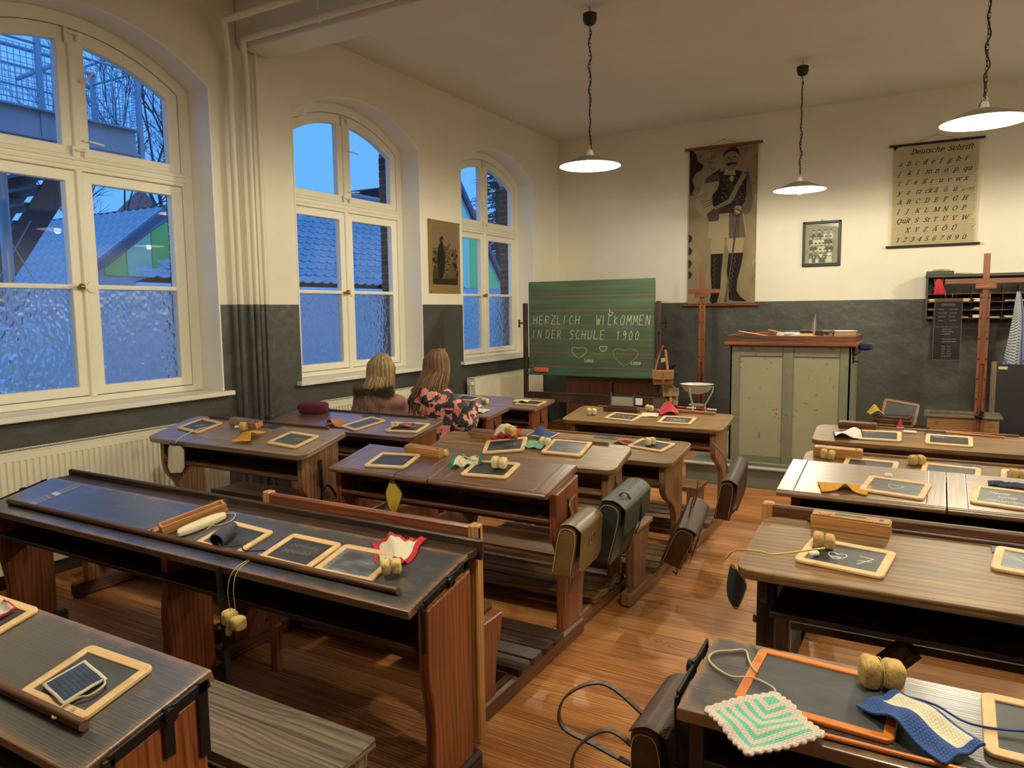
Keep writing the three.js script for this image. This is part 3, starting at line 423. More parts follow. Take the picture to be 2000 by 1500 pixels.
function desk(o) {
  const W = o.x1 - o.x0, D = o.zf - o.zr, xc = (o.x0 + o.x1) / 2, a = Math.atan2(o.hr - o.hf, D), L = Math.hypot(D, o.hr - o.hf), mt = o.top, mb = o.body, q = { ...o, D };
  const d = thing(o.name || 'school_desk', o.label, 'desk', [xc, 0, o.zf], 0, 'old school desks with benches'), t = 0.032;
  if (o.style === 'black') {
    let g = uvm(slab(W, L, t, 0), 0, false); const p = g.attributes.position, uv = g.attributes.uv; for (let i = 0; i < p.count; i++) uv.setXY(i, p.getX(i) / W + 0.5, p.getY(i) / L); part('desk_top', tilt(g, o.hf, a), blackTop, d);
    if (!o.noLedge) { part('pen_ledge', box(W - 0.02, 0.028, 0.085, { y: o.hr - 0.016, z: -D - 0.042 }), M.dark, d, 'raw brown pen ledge'); part('back_board', box(W + 0.01, 0.075, 0.022, { y: o.hr - 0.01, z: -D - 0.093, c: 0.006 }), M.dark, d);
    for (const fx of [-0.3, 0.0, 0.3]) part('ink_slot', box(0.09, 0.004, 0.022, { x: fx * W, y: o.hr - 0.002, z: -D - 0.05, c: 0.001 }), M.black, d);
    part('ledge_divider', box(0.035, 0.022, 0.085, { x: -0.02 * W, y: o.hr + 0.006, z: -D - 0.042 }), M.dark, d); }
  } else if (o.style === 'frame') {
    for (const s of [-1, 1]) { const w = W / 2 - 0.003, e = 0.075; // board, end strip and split line
      part('desk_top', tilt(uvm(slab(w - e * 2, L, t, 0), 0), o.hf, a).translate(s * W / 4, 0, 0), mt, d);
      for (const k of [-1, 1]) part('end_strip', tilt(uvm(slab(e - 0.001, L + 0.004, t + 0.001, 0), 1), o.hf, a).translate(s * W / 4 + k * (w / 2 - e / 2), 0, 0), mt, d); }
    part('front_moulding', merge([-1, 1].map((s) => rod([s * W / 4 - W / 4 + 0.004, o.hf - 0.016, 0], [s * W / 4 + W / 4 - 0.004, o.hf - 0.016, 0], 0.0145, 0.0145, 10))), mt, d);
  } else {
    part('desk_top', tilt(uvm(slab(W, L, t, 0.055), 0), o.hf, a), mt, d);
    part('pen_lip', box(W - 0.3, 0.014, 0.014, { y: o.hr + 0.004, z: -D + 0.012 }), mb, d);
    part('ink_plate', tilt(box(0.17, 0.055, 0.005, { y: L - 0.055, c: 0.001 }), o.hf + 0.0015, a).translate(W * 0.06, 0, 0), inkMetal, d, 'dark metal inkwell slide'); part('ink_hole', tilt(box(0.045, 0.04, 0.004, { y: L - 0.055, c: 0.001 }), o.hf + 0.004, a).translate(W * 0.08, 0, 0), M.black, d);
  }
  const px = W / 2 - (o.inset ?? 0.08), pm = o.panel || mb;
  if (o.posts) for (const s of [-1, 1]) { for (const z of [-0.12, -D + 0.07]) part('post', box(0.055, o.hf - 0.1, 0.06, { x: s * px, y: 0.07 + (o.hf - 0.1) / 2, z, g: 1, c: 0.006 }), pm, d); part('brace', rod([s * px, 0.14, -0.12], [s * (px - 0.42), o.hf - 0.2, -0.12], 0.04, 0.04, 4), pm, d); part('end_board', box(0.025, 0.12, D - 0.1, { x: s * px, y: o.hf - 0.07, z: -D / 2 }), pm, d); }
  else for (const s of [-1, 1]) part('side_panel', sidePanel(q, 0.034).translate(s * px, 0, 0), pm, d);
  if (W > 2) for (const f of [-0.02]) part('side_panel', sidePanel({ ...q, pf: 0.1 }, 0.034).translate(f * W, 0, 0), pm, d);
  part('book_shelf', box(2 * px - 0.04, 0.018, D - 0.1, { y: o.hf - 0.15, z: -D / 2 - 0.0 }), mb, d); part('back_panel', box(2 * px - 0.03, 0.2, 0.016, { y: o.hr - 0.14, z: -D + 0.045 }), mb, d); part('stretcher', box(2 * px - 0.03, 0.06, 0.022, { y: o.hf - 0.19, z: -D * 0.62 }), mb, d);
  const b0 = o.bench ?? 0.5, depth = 0.27, by = o.seatY ?? 0.43, sk = o.skid || mb;
  for (const s of [-1, 1]) part('skid', box(0.065, 0.085, b0 + D + 0.08, { x: s * px, y: 0.0425, z: (b0 - D) / 2 + 0.02, c: 0.012 }), sk, d);
  if (W > 2) part('skid', box(0.065, 0.085, b0 + D + 0.08, { x: -0.02 * W, y: 0.0425, z: (b0 - D) / 2 + 0.02, c: 0.012 }), sk, d);
  if (o.slats !== 0) for (let k = 0; k < 4; k++) { const g = extrude(roundRect(2 * px + 0.1, 0.098, 0.02), 0.022, { b: 0.005, bs: 2 }); part('foot_slat', uvm(g, 0).rotateX(-Math.PI / 2).translate(0, 0.09, (o.slatZ ?? 0.06) + 0.13 - k * 0.112), o.slatMat || M.slat, d); }
  // bench
  const seat = extrude((() => { const s = new THREE.Shape(); s.moveTo(0, 0); s.lineTo(depth, 0); s.lineTo(depth, 0.028); s.quadraticCurveTo(depth * 0.5, 0.012, 0, 0.03); s.closePath(); return s; })(), 1, { b: 0.003 });
  const seatGeo = (w) => place(uvm(seat.clone().scale(1, 1, w).translate(-depth, 0, -w / 2), 2), { ry: Math.PI / 2 });
  if (o.twoSeats) for (const s of [-1, 1]) part('seat', seatGeo(px - 0.06).translate(s * px / 2, by - 0.02, b0 - depth), o.seatMat || mb, d); else part('seat', seatGeo(2 * px + 0.08).translate(0, by - 0.02, b0 - depth), o.seatMat || mb, d);
  const bp = new THREE.Shape(); bp.moveTo(0.02, 0.08); bp.lineTo(0.2, 0.08); bp.bezierCurveTo(0.2, 0.3, 0.255, 0.28, 0.26, by - 0.015); bp.lineTo(0.0, by - 0.02); bp.closePath();
  for (const s of [-1, 1]) part('bench_support', place(uvm(extrude(bp, 0.045, { b: 0.004 }), 1), { ry: Math.PI / 2 }).translate(s * px - 0.022, 0, b0 + 0.0), o.benchMat || pm, d);
  if (o.backrest) { const bz = b0 + 0.035, [bx0, bx1, yt] = o.backrest; part('backrest', box(bx1 - bx0, 0.1, 0.028, { x: (bx0 + bx1) / 2 - xc, y: yt - 0.055, z: bz, c: 0.008 }), o.backMat || mb, d);
    for (const x of [bx0, bx1]) part('backrest_post', box(0.042, yt - 0.04, 0.045, { x: x - xc + (x === bx0 ? 0.021 : -0.021), y: (yt + 0.04) / 2, z: bz - 0.005, g: 1, c: 0.006 }), M.boxwood, d, 'pale worn post end'); }
  if (o.iron) for (const s of o.iron) { const X = s * (W / 2 + 0.016), y0 = o.hf, sl = (o.hr - o.hf) / D; const Y = (z) => o.hf - 0.012 + -z * sl; // iron hinge bow on the desk end
    const B = (z0, y0b, z1, y1b) => { const dz = z1 - z0, dy = y1b - y0b, l = Math.hypot(dz, dy); return place(box(0.007, 0.028, l + 0.02, { g: 2, c: 0.002 }), { x: X, y: (y0b + y1b) / 2, z: (z0 + z1) / 2, rx: -Math.atan2(dy, dz) }); };
    part('iron_bow', merge([B(-0.07, Y(-0.07), -D + 0.03, Y(-D + 0.03)), B(-0.06, Y(-0.06) - 0.005, -0.06, Y(-0.06) - 0.15), B(-D + 0.04, Y(-D) - 0.005, -D + 0.04, Y(-D) - 0.17)]), M.iron, d); part('iron_latch', merge([B(-0.2, Y(-0.2) + 0.01, -0.2, Y(-0.2) - 0.09), cyl(0.016, 0.016, 0.02, { x: X + s * 0.006, y: Y(-0.2), z: -0.2, rz: Math.PI / 2 })]), M.iron, d); }
  if (o.hook) part('hook', merge([tube([[0, 0.05, 0], [0.012, 0.04, 0], [0.016, 0.0, 0.01], [0.03, -0.02, 0.01], [0.04, 0, 0.01]].map(([x, y, z]) => [W / 2 - (o.inset ?? 0.08) + 0.02 + x, o.hf - 0.15 + y, -D * 0.55 + z]), 0.004, 20, 6), box(0.006, 0.12, 0.02, { x: W / 2 - (o.inset ?? 0.08) + 0.02, y: o.hf - 0.12, z: -D * 0.55 })]), M.iron, d);
  if (o.strap) part('iron_strap', merge([box(0.006, 0.16, 0.03, { x: W / 2 - 0.05, y: o.hf - 0.14, z: -D * 0.5 }), tube([[W / 2 - 0.045, o.hf - 0.24, -D * 0.5], [W / 2 - 0.03, o.hf - 0.22, -D * 0.62], [W / 2 - 0.02, o.hf - 0.42, -D * 0.95]], 0.008, 20, 6), tube([[W / 2 - 0.045, o.hf - 0.22, -D * 0.5], [W / 2 - 0.045, o.hf - 0.5, -D * 0.45]], 0.008, 8, 6)]), M.iron, d);
  return d;
}
const DESKS = {
  L1: { x0: 0.7, x1: 3.38, zf: -0.76, hf: 0.72, zr: -1.09, hr: 0.80, style: 'black', body: M.dark, panel: M.red, inset: 0.01, iron: [1], seatMat: M.grey, waist: 0.24, bench: 0.3, slats: 0, noLedge: true, label: 'long blue-black painted desk at the bottom left corner' },
  L2: { x0: 0.86, x1: 3.47, zf: -1.73, hf: 0.72, zr: -2.07, hr: 0.80, style: 'black', body: M.dark, panel: M.red, inset: -0.01, iron: [-1, 1], seatMat: M.grey, benchMat: M.grey, waist: 0.22, bench: 0.5, seatY: 0.44, slatMat: M.dark, slatZ: 0.3, label: 'long blue-black painted desk with wooden pointer and three slates' },
  L3c: { x0: 1.98, x1: 3.33, zf: -2.95, hf: 0.80, zr: -3.28, hr: 0.87, style: 'frame', top: M.deskRed, body: M.brown, panel: M.red, skid: M.brown, inset: 0.0, waist: 0.16, bench: 0.72, twoSeats: true, benchMat: M.red, backrest: [2.32, 3.44, 0.87], backMat: M.red, hook: true, slatMat: M.dark, slatZ: 0.22, label: 'two-part brown desk with a long plank backrest behind the black desk' },
  L3w: { x0: 0.47, x1: 1.86, zf: -2.855, hf: 0.86, zr: -3.24, hr: 0.95, style: 'round', top: M.deskTop, body: M.brown, panel: M.oak, strap: true, waist: 0.18, label: 'tall round-cornered desk beside the nearest radiator' },
  L4c: { x0: 2.1, x1: 3.38, zf: -3.65, hf: 0.77, zr: -3.95, hr: 0.86, style: 'round', top: M.deskTop2, body: M.oak, waist: 0.12, hook: true, label: 'round-cornered desk with red crocheted cloth and mint cloth' },
  L4w: { x0: 0.5, x1: 1.9, zf: -3.77, hf: 0.82, zr: -4.18, hr: 0.89, style: 'round', top: M.deskRed, body: M.brown, panel: M.red, label: 'reddish desk right behind the two seated people' },
  L5w: { x0: 0.3, x1: 1.65, zf: -5.15, hf: 0.76, zr: -5.5, hr: 0.80, style: 'frame', top: M.deskTop, body: M.brown, panel: M.red, hook: true, bench: 0.62, seatY: 0.44, label: 'desk at which the two people sit' },
  L6w: { x0: 0.34, x1: 1.69, zf: -5.9, hf: 0.74, zr: -6.31, hr: 0.78, style: 'frame', top: M.deskTop, body: M.brown, panel: M.red, hook: true, bench: 0.34, label: 'frontmost desk of the window column, beneath the chalkboard' },
  L5c: { x0: 2.18, x1: 3.51, zf: -4.25, hf: 0.71, zr: -4.70, hr: 0.77, style: 'round', top: M.deskTop2, body: M.oak, waist: 0.12, label: 'round-cornered desk with a navy cloth and sponge on slate' },
  L6c: { x0: 2.25, x1: 3.55, zf: -5.29, hf: 0.76, zr: -5.73, hr: 0.82, style: 'round', top: M.deskTop2, body: M.oak, waist: 0.1, label: 'round-cornered desk with bead abacus just before the pulpit' },
  R1: { x0: 4.375, x1: 6.4, zf: -1.56, hf: 0.74, zr: -1.905, hr: 0.77, style: 'black', body: M.dark, panel: M.dark, inset: 0.03, iron: [-1], waist: 0.2, bench: 0.34, noLedge: true, label: 'worn black desk at the bottom right corner' },
  R2: { x0: 4.33, x1: 5.75, zf: -2.31, hf: 0.82, zr: -2.8, hr: 0.87, style: 'round', top: M.deskTop2, body: M.dark, panel: M.dark, posts: true, slats: 0, bench: 0.3, label: 'shiny brown desk with number slate and long pencil box' },
  R3: { x0: 4.24, x1: 5.62, zf: -3.52, hf: 0.80, zr: -3.97, hr: 0.86, style: 'frame', top: M.deskTop, body: M.dark, bench: 0.64, slats: 0, backrest: [4.31, 5.7, 0.91], backMat: M.brown, label: 'two-part desk with heart slate and yellow cloth' },
  R4: { x0: 4.24, x1: 5.6, zf: -4.1, hf: 0.76, zr: -4.48, hr: 0.82, style: 'round', top: M.deskTop2, body: M.oak, bench: 0.4, label: 'desk mostly hidden behind the heart slate desk' },
  R5: { x0: 4.16, x1: 5.5, zf: -5.24, hf: 0.75, zr: -5.58, hr: 0.81, style: 'round', top: M.deskTop2, body: M.oak, label: 'foremost right desk, nearest the slate stack' },
};
for (const o of Object.values(DESKS)) desk(o);
// ---------- things lying on the desks ----------
function spot(k, x, z) { const o = DESKS[k], D = o.zf - o.zr, a = Math.atan2(o.hr - o.hf, D); return { y: o.hf + (o.zf - z) * (o.hr - o.hf) / D, a, o }; }
function lay(obj, k, x, z, ry = 0, dy = 0) { const s = spot(k, x, z); obj.position.set(x, s.y + dy * Math.cos(s.a), z + dy * Math.sin(s.a)); obj.rotation.order = 'XYZ'; obj.rotation.set(s.a, ry, 0); return obj; }
const chalkFont = (px) => `${px}px sans-serif`;
function slateTex(draw, tone = 1, smear = 0.5) {
  return canvasTex(384, 264, (c, w, h) => {
    const im = c.createImageData(w, h); for (let y = 0; y < h; y++) for (let x = 0; x < w; x++) { const f = fbm(x / w, y / h, 5, 4, 5, 601 + Math.round(tone * 10)), s = Math.pow(fbm(x / w, y / h, 3, 9, 4, 611), 3) * smear * 90, q = (40 + f * 16) * tone + s, i = (y * w + x) * 4; im.data[i] = q; im.data[i + 1] = q * 1.05; im.data[i + 2] = q * 1.1; im.data[i + 3] = 255; }
    c.putImageData(im, 0, 0); c.strokeStyle = '#e8e6e0'; c.fillStyle = '#dcdad4'; c.lineWidth = 4; c.lineCap = 'round'; if (draw) draw(c, w, h);
  });
}
const path = (c, pts) => { c.beginPath(); pts.forEach(([x, y], i) => (i ? c.lineTo(x, y) : c.moveTo(x, y))); c.stroke(); };
const heart = (c, x, y, s) => { c.beginPath(); c.moveTo(x, y + s); c.bezierCurveTo(x - s * 1.7, y - s * 0.1, x - s * 0.9, y - s * 1.2, x, y - s * 0.35); c.bezierCurveTo(x + s * 0.9, y - s * 1.2, x + s * 1.7, y - s * 0.1, x, y + s); c.stroke(); };
const skewText = (c, t, x, y, px, sk = -0.3) => { c.save(); c.translate(x, y); c.transform(1, 0, sk, 1, 0, 0); c.font = chalkFont(px); c.fillText(t, 0, 0); c.restore(); };
const WR = {
  plain: slateTex(null), plain2: slateTex(null, 1.1, 1.2), smear: slateTex((c, w, h) => { c.globalAlpha = 0.35; for (let i = 0; i < 500; i++) { const e = hash2(i, 1, 5) < 0.5, x = e ? hash2(i, 2, 5) * 40 : hash2(i, 3, 5) * w, y = e ? hash2(i, 4, 5) * h : (hash2(i, 6, 5) < 0.5 ? hash2(i, 7, 5) * 30 : h - hash2(i, 7, 5) * 20); c.fillRect(x, y, 3 + hash2(i, 8, 5) * 14, 2); } }, 1.25, 1.5),
  lines: slateTex((c, w, h) => { c.globalAlpha = 0.22; c.lineWidth = 1; for (let y = 12; y < h; y += 9) path(c, [[0, y], [w, y + 1]]); }, 0.9, 0.5),
  script: slateTex((c) => { c.globalAlpha = 0.6; c.lineWidth = 2.2; const row = (x0, y0, n, s) => { const p = []; for (let i = 0; i < n; i++) { const t = i / n; p.push([x0 + i * s + Math.sin(i * 1.7) * 5, y0 + Math.sin(i * 1.25) * (i % 11 < 3 ? 26 : 10)]); } path(c, p); }; row(70, 75, 44, 5.4); row(60, 150, 46, 5.2); }, 0.9),
  heart7: slateTex((c) => { c.lineWidth = 5; heart(c, 150, 140, 48); c.globalAlpha = 0.7; c.fillRect(120, 150, 55, 20); c.globalAlpha = 1; path(c, [[260, 96], [332, 100], [268, 196]]); path(c, [[262, 150], [330, 140]]); }),
  heart: slateTex((c) => { c.lineWidth = 4; heart(c, 190, 120, 52); }, 1.2, 1),
  doodle: slateTex((c) => { c.lineWidth = 5; for (let i = 0; i < 5; i++) { c.beginPath(); c.ellipse(110 + i * 40, 130 + Math.sin(i * 2) * 22, 52, 42 - i * 3, i, 0, 6); c.stroke(); } path(c, [[30, 90], [110, 60], [200, 110], [300, 70], [350, 130]]); }),
  face: slateTex((c) => { c.lineWidth = 5; c.beginPath(); c.ellipse(110, 110, 58, 62, 0.4, 0, 6); c.stroke(); c.beginPath(); c.arc(105, 110, 18, 0, 6); c.stroke(); path(c, [[200, 60], [190, 160], [215, 175]]); path(c, [[260, 90], [330, 100], [270, 140], [330, 190], [240, 200]]); }),
  ticks: slateTex((c) => { c.globalAlpha = 0.5; c.lineWidth = 3; for (let i = 0; i < 5; i++) path(c, [[170 + i * 30, 90], [174 + i * 30, 150]]); }, 1, 1.4),
  leaf: slateTex((c) => { c.lineWidth = 4; c.beginPath(); c.ellipse(200, 130, 60, 24, -0.4, 0, 6); c.stroke(); path(c, [[130, 165], [240, 110]]); }),
  heute: slateTex((c) => { skewText(c, 'Heute', 60, 84, 50); skewText(c, '3', 300, 84, 50); skewText(c, 'keine', 120, 146, 50); skewText(c, 'Hausaufgaben', 60, 214, 46); }, 1.15, 1),
  name: slateTex((c) => { skewText(c, 'Moritz', 34, 52, 40); }), name2: slateTex((c) => { skewText(c, 'Henry', 34, 48, 40); path(c, [[50, 60], [180, 52]]); }),
  jo: slateTex((c) => { c.globalAlpha = 0.5; skewText(c, 'Jo', 110, 84, 56); skewText(c, 'war', 110, 150, 50); skewText(c, 'Hier', 130, 216, 50); }, 0.8, 0.4), grey: slateTex((c) => { c.globalAlpha = 0.4; for (let i = 0; i < 30; i++) path(c, [[20 + i * 7, 40 + hash2(i, 1, 9) * 60], [60 + i * 8, 60 + hash2(i, 2, 9) * 90]]); }, 1.4, 1.6),
};
const wrMat = new Map(Object.entries(WR).map(([k, t]) => [k, std({ map: t, roughness: k === 'lines' ? 0.55 : 0.42 })]));
function slate(k, x, z, deg, label, wr, o = {}) {
  const w = o.w || 0.262, d = o.d || 0.19, fr = o.fr || 0.026, t = 0.011, g = thing('slate', label, 'slate', [0, 0, 0], 0, 'school slates'), mat = o.mat || M.beech;
  const s = roundRect(w, d, 0.02); s.holes.push(shapeOf([[-w / 2 + fr, fr], [w / 2 - fr, fr], [w / 2 - fr, d - fr], [-w / 2 + fr, d - fr]]));
  const f = part('frame', uvm(extrude(s, t - 0.006, { b: 0.003, bs: 2, cs: 6 }).translate(0, -d / 2, 0.003), 0).rotateX(-Math.PI / 2), mat, g);
  const pg = new THREE.BoxGeometry(w - 2 * fr + 0.008, 0.005, d - 2 * fr + 0.008); const uv = pg.attributes.uv; part('writing_surface', pg.translate(0, 0.0045, 0), wrMat.get(wr), g);
  return lay(g, k, x, z, deg * DEG, o.dy || 0.0005);
}
slate('L1', 3.111, -0.945, 1, 'slate on the bottom-left desk with blue knitted cloth on it', 'lines', {});
slate('L1', 2.515, -0.99, 1, 'slate cut off by the left picture edge on the near desk', 'plain');
slate('L2', 2.482, -1.893, -3, 'slate under the dark rolled knit on the long black desk', 'plain');
slate('L2', 2.839, -1.895, -1, 'slate with cursive script, middle one on the long black desk', 'script');
slate('L2', 3.115, -1.897, 1, 'chalk-smeared slate, rightmost on the long black desk', 'smear');
slate('L3c', 2.309, -3.092, 7, 'blank slate left of the green-edged cloth', 'plain');
slate('L3c', 2.922, -3.12, 5, 'slate carrying a pale sponge beside the green-edged cloth', 'plain');
slate('L4c', 2.603, -3.809, 20, 'tilted slate with cord below the red-white crocheted cloth', 'ticks');
slate('L4c', 3.001, -3.851, 0, 'blank grey slate right of the mint crocheted cloth', 'plain2');
slate('L5c', 3.278, -4.548, -12, 'slate with a single sponge on it near the aisle', 'plain');
slate('L6c', 2.732, -5.457, -7, 'slate with chalk face doodle near the open tray', 'face');
slate('L6c', 3.167, -5.46, 1, 'slate with tangled chalk scribble before the red cloth', 'doodle');
slate('L3w', 0.71, -3.086, -9, 'slate with chalk leaf nearest the big window', 'leaf');
slate('L3w', 1.616, -3.03, -5, 'blank slate at the right end of the radiator-side desk', 'plain2');
slate('L4w', 1.352, -3.943, 72, 'slate turned sideways beside the tan leather scrap', 'plain2');
slate('L4w', 1.75, -3.94, 7, 'slate under the small red knitted cloth', 'plain');
slate('L5w', 0.95, -5.33, -8, 'slate between the two seated people', 'plain');
slate('L6w', 1.549, -6.084, -2, 'slate half covered by a cream cloth under the chalkboard', 'plain');
slate('L6w', 0.79, -6.13, -6, 'slate just left of the sponge on the frontmost window desk', 'plain');
slate('R1', 4.655, -1.749, -3, 'large slate with orange frame on the bottom right desk', 'lines', { w: 0.33, d: 0.245, mat: M.orange, fr: 0.022 });
slate('R1', 5.105, -1.775, -1, 'pale-framed slate cut off at the bottom right corner', 'jo', { d: 0.23 });
slate('R2', 4.634, -2.51, -8, 'slate with chalk heart and number 7', 'heart7', { d: 0.21 });
slate('R2', 5.17, -2.65, -8, 'scribbled grey slate cut off at the right picture edge', 'grey');
slate('R3', 4.729, -3.682, -9, 'slate with a plain chalk heart', 'heart', { d: 0.21 });
slate('R3', 5.155, -3.68, -7, 'slate with three lines of chalk writing at the right edge', 'heute', { d: 0.22 });
slate('R4', 4.585, -4.29, -3, 'slate peeking out behind the heart slate desk', 'plain');
slate('R4', 4.955, -4.30, -4, 'slate right of the single sponge behind the heart slate desk', 'plain');
slate('R4', 5.3, -4.30, -4, 'slate corner behind the navy cloth at the right edge', 'plain');
slate('R5', 4.566, -5.399, 2, 'slate with a chalk name beside the white navy-edged cloth', 'name');
slate('R5', 4.965, -5.396, -1, 'slate with a chalk name at the foremost right desk centre', 'name2');
// pencil boxes
const ink = std({ color: rgb(70, 92, 60), roughness: 0.7 });
function pencilBox(k, x, z, deg, label, o = {}) {
  const w = o.w || 0.24, g = thing('pencil_box', label, 'pencil box', [0, 0, 0], 0, 'wooden pencil boxes'), m = o.mat || M.boxwood, h = o.h || 0.042, d = 0.056;
  if (o.open) { part('base', box(w, 0.006, d, { y: 0.003 }), m, g); for (const s of [-1, 1]) part('side', box(w, h, 0.006, { y: h / 2, z: s * (d / 2 - 0.003) }), m, g); for (const s of [-1, 1]) part('end', box(0.012, h * 0.9, d - 0.012, { x: s * (w / 2 - 0.006), y: h * 0.45, g: 2 }), m, g); }
  else { part('body', box(w, h - 0.006, d, { y: (h - 0.006) / 2, c: 0.002 }), m, g); const l = part('lid', box(w - 0.006, 0.007, d - 0.01, { y: h - 0.003, c: 0.002 }), o.lid || m, g); part('thumb_hole', cyl(0.007, 0.007, 0.002, { x: w / 2 - 0.03, y: h + 0.0006 }, 14), M.dark, l); part('scribed_end', place(uvm(new THREE.TorusGeometry(0.02, 0.0012, 4, 16, 3.14)), { x: -w / 2 + 0.045, y: h + 0.0006, rx: Math.PI / 2, rz: 0 }), M.dark, l); if (o.print) part('printed_label', box(0.1, 0.001, 0.016, { y: h + 0.0008, c: 0.0003 }), ink, l, 'faded dark green printed decoration'); }
  return lay(g, k, x, z, deg * DEG);
}
pencilBox('L3w', 1.06, -3.165, -3, 'pencil box with reddish lid next to yellow cloth', { lid: M.deskRed, w: 0.27 });
pencilBox('L3c', 2.43, -3.225, -6, 'pencil box with yellow sponge end left of green-edged cloth', { w: 0.26 });
pencilBox('L4c', 2.42, -3.905, -4, 'pencil box under the red-white crocheted cloth', { lid: M.deskRed });
pencilBox('L6c', 2.65, -5.62, -2, 'open dark pencil tray before the glass case', { open: true, mat: M.brown, w: 0.3 });
pencilBox('R2', 4.625, -2.76, -3, 'long pencil box with printed lid above the number slate', { print: true, w: 0.255, h: 0.05 });
pencilBox('R4', 4.415, -4.40, -2, 'tall pale pencil box behind the heart slate desk', { w: 0.25, h: 0.055 });
pencilBox('R5', 4.42, -5.545, -2, 'plain brown pencil box on the foremost right desk', { mat: M.walnut, w: 0.24 });
{
  const g = pencilBox('L2', 2.165, -1.95, 68, 'open pencil box with pencils beside the cream pouch', { open: true, w: 0.27 });
  for (let i = 0; i < 3; i++) part('pencil', rod([-0.1 + i * 0.01, 0.012, -0.012 + i * 0.012], [0.08 - i * 0.03, 0.012, -0.01 + i * 0.011], 0.004, 0.004, 6), M.orange, g);
  const l = thing('sliding_cover', 'loose sliding lid lying left of the open pencil box', 'cover'); part('board', box(0.27, 0.007, 0.046, { y: 0.0035 }), M.boxwood, l); part('thumb_hole', cyl(0.008, 0.008, 0.002, { x: -0.11, y: 0.0072 }, 12), M.dark, l); lay(l, 'L2', 2.09, -1.93, 68 * DEG);
}
// sponges, chalk, sticks
const pores = dataTex(256, 256, (u, v) => { const a = fbm(u, v, 22, 22, 3, 701); return a < 0.42 ? a * 1.2 : 0.7 + a * 0.3; }, false, [9, 9]);
const spongeTone = dataTex(128, 128, (u, v) => { const a = fbm(u, v, 16, 16, 3, 711), q = 250 * (a < 0.34 ? 0.86 : 0.96 + 0.05 * a); return [q, q, q]; }, true, [9, 9]);
const spongeMat = [[222, 196, 126], [206, 172, 104], [230, 214, 160]].map((c) => std({ color: rgb(...c), map: spongeTone, bumpMap: pores, bumpScale: 0.0012, roughness: 0.95 }));
function lump(w, h, d, s, n = 20) {
  const g = new THREE.SphereGeometry(1, n, Math.round(n * 0.75)), p = g.attributes.position; const e = 0.55;
  for (let i = 0; i < p.count; i++) { const v = V(p.getX(i), p.getY(i), p.getZ(i)), f = (t) => Math.sign(t) * Math.pow(Math.abs(t), e), k = 1 + 0.22 * (fbm(0.5 + v.x * 0.24, 0.5 + v.y * 0.24 + v.z * 0.13, 9, 9, 3, s) - 0.5); p.setXYZ(i, f(v.x) * w / 2 * k, f(v.y) * h / 2 * k, f(v.z) * d / 2 * k); }
  g.deleteAttribute('normal'); g.deleteAttribute('uv'); const m = mergeVertices(g, 1e-6); m.computeVertexNormals(); return uvm(m.toNonIndexed(), 1, false);
}
function sponge(k, x, z, deg, label, o = {}) {
  const s = o.s || 1, g = thing('sponge', label, 'sponge', [0, 0, 0], 0, 'slate sponges'), m = spongeMat[o.m || 0];
  part('sponge_half', lump(0.034 * s, 0.05 * s, 0.045 * s, 3 + x * 10).translate(-0.016 * s, 0.024 * s, 0), m, g);
  if (!o.single) part('sponge_half', lump(0.036 * s, 0.046 * s, 0.045 * s, 8 + z * 10).rotateZ(-0.15).translate(0.018 * s, 0.022 * s, 0.004), m, g);
  part('string', place(uvm(new THREE.TorusGeometry(0.024 * s, 0.0013, 5, 24)), { y: 0.024 * s, ry: Math.PI / 2 }), M.rope, g);
  return lay(g, k, x, z, deg * DEG, o.dy || 0);
}
sponge('L3w', 1.134, -3.101, 20, 'flat tan sponge above the yellow knitted cloth', { m: 1, single: true, s: 1.1 });
sponge('L4w', 1.655, -3.92, 50, 'pale sponge tied to the red knit on its slate', { dy: 0.011, s: 0.8, m: 2 });
sponge('L3c', 2.965, -3.14, 15, 'pale double sponge on the slate beside the green-edged cloth', { dy: 0.011, s: 1.2, m: 2 });
sponge('L4c', 2.85, -3.87, 10, 'cream sponge between the mint cloth and blank slate', { m: 2 });
sponge('L4c', 2.60, -3.9, -15, 'brown split sponge on the red-white crocheted cloth', { dy: 0.035, m: 1, s: 1.1 });
sponge('L3c', 2.575, -3.235, 0, 'yellow sponge at the end of the pencil box', { s: 0.7, single: true });
sponge('L6w', 1.10, -5.98, 0, 'pale sponge cube on the frontmost window desk', { s: 1.1, m: 2 });
sponge('L5w', 1.33, -5.40, 0, 'yellow sponge beside the seated person in the patterned jacket', { s: 0.8 });
sponge('L6c', 2.448, -5.476, 30, 'crumbled sponge alone at the left of the abacus desk', { s: 1.1, m: 2 });
sponge('L6c', 2.865, -5.69, 0, 'yellow sponge between open tray and red cloth', { s: 1.0 });
sponge('L5c', 3.27, -4.545, 60, 'single sponge on the slate near the aisle', { dy: 0.011, m: 2, s: 1.0 });
sponge('L2', 3.285, -1.885, 40, 'yellow sponge with string below the red heart cloth', { dy: 0.01, s: 1.0 });
sponge('R2', 4.562, -2.555, 10, 'tan double sponge on the number slate', { dy: 0.011, s: 1.0, m: 1 });
sponge('R4', 4.366, -4.36, 0, 'sponge with string in front of the tall pale pencil box', { m: 1, s: 1.1 });
sponge('R4', 4.80, -4.385, 30, 'sponge cube between two slates behind the heart slate desk', { m: 1, s: 1.1 });
sponge('R4', 5.24, -4.29, 10, 'sponge behind the navy cloth at the right edge', { m: 1, s: 1.1 });
sponge('R1', 4.775, -1.825, 20, 'big tan double sponge on the orange-framed slate', { dy: 0.011, m: 1, s: 1.35 });
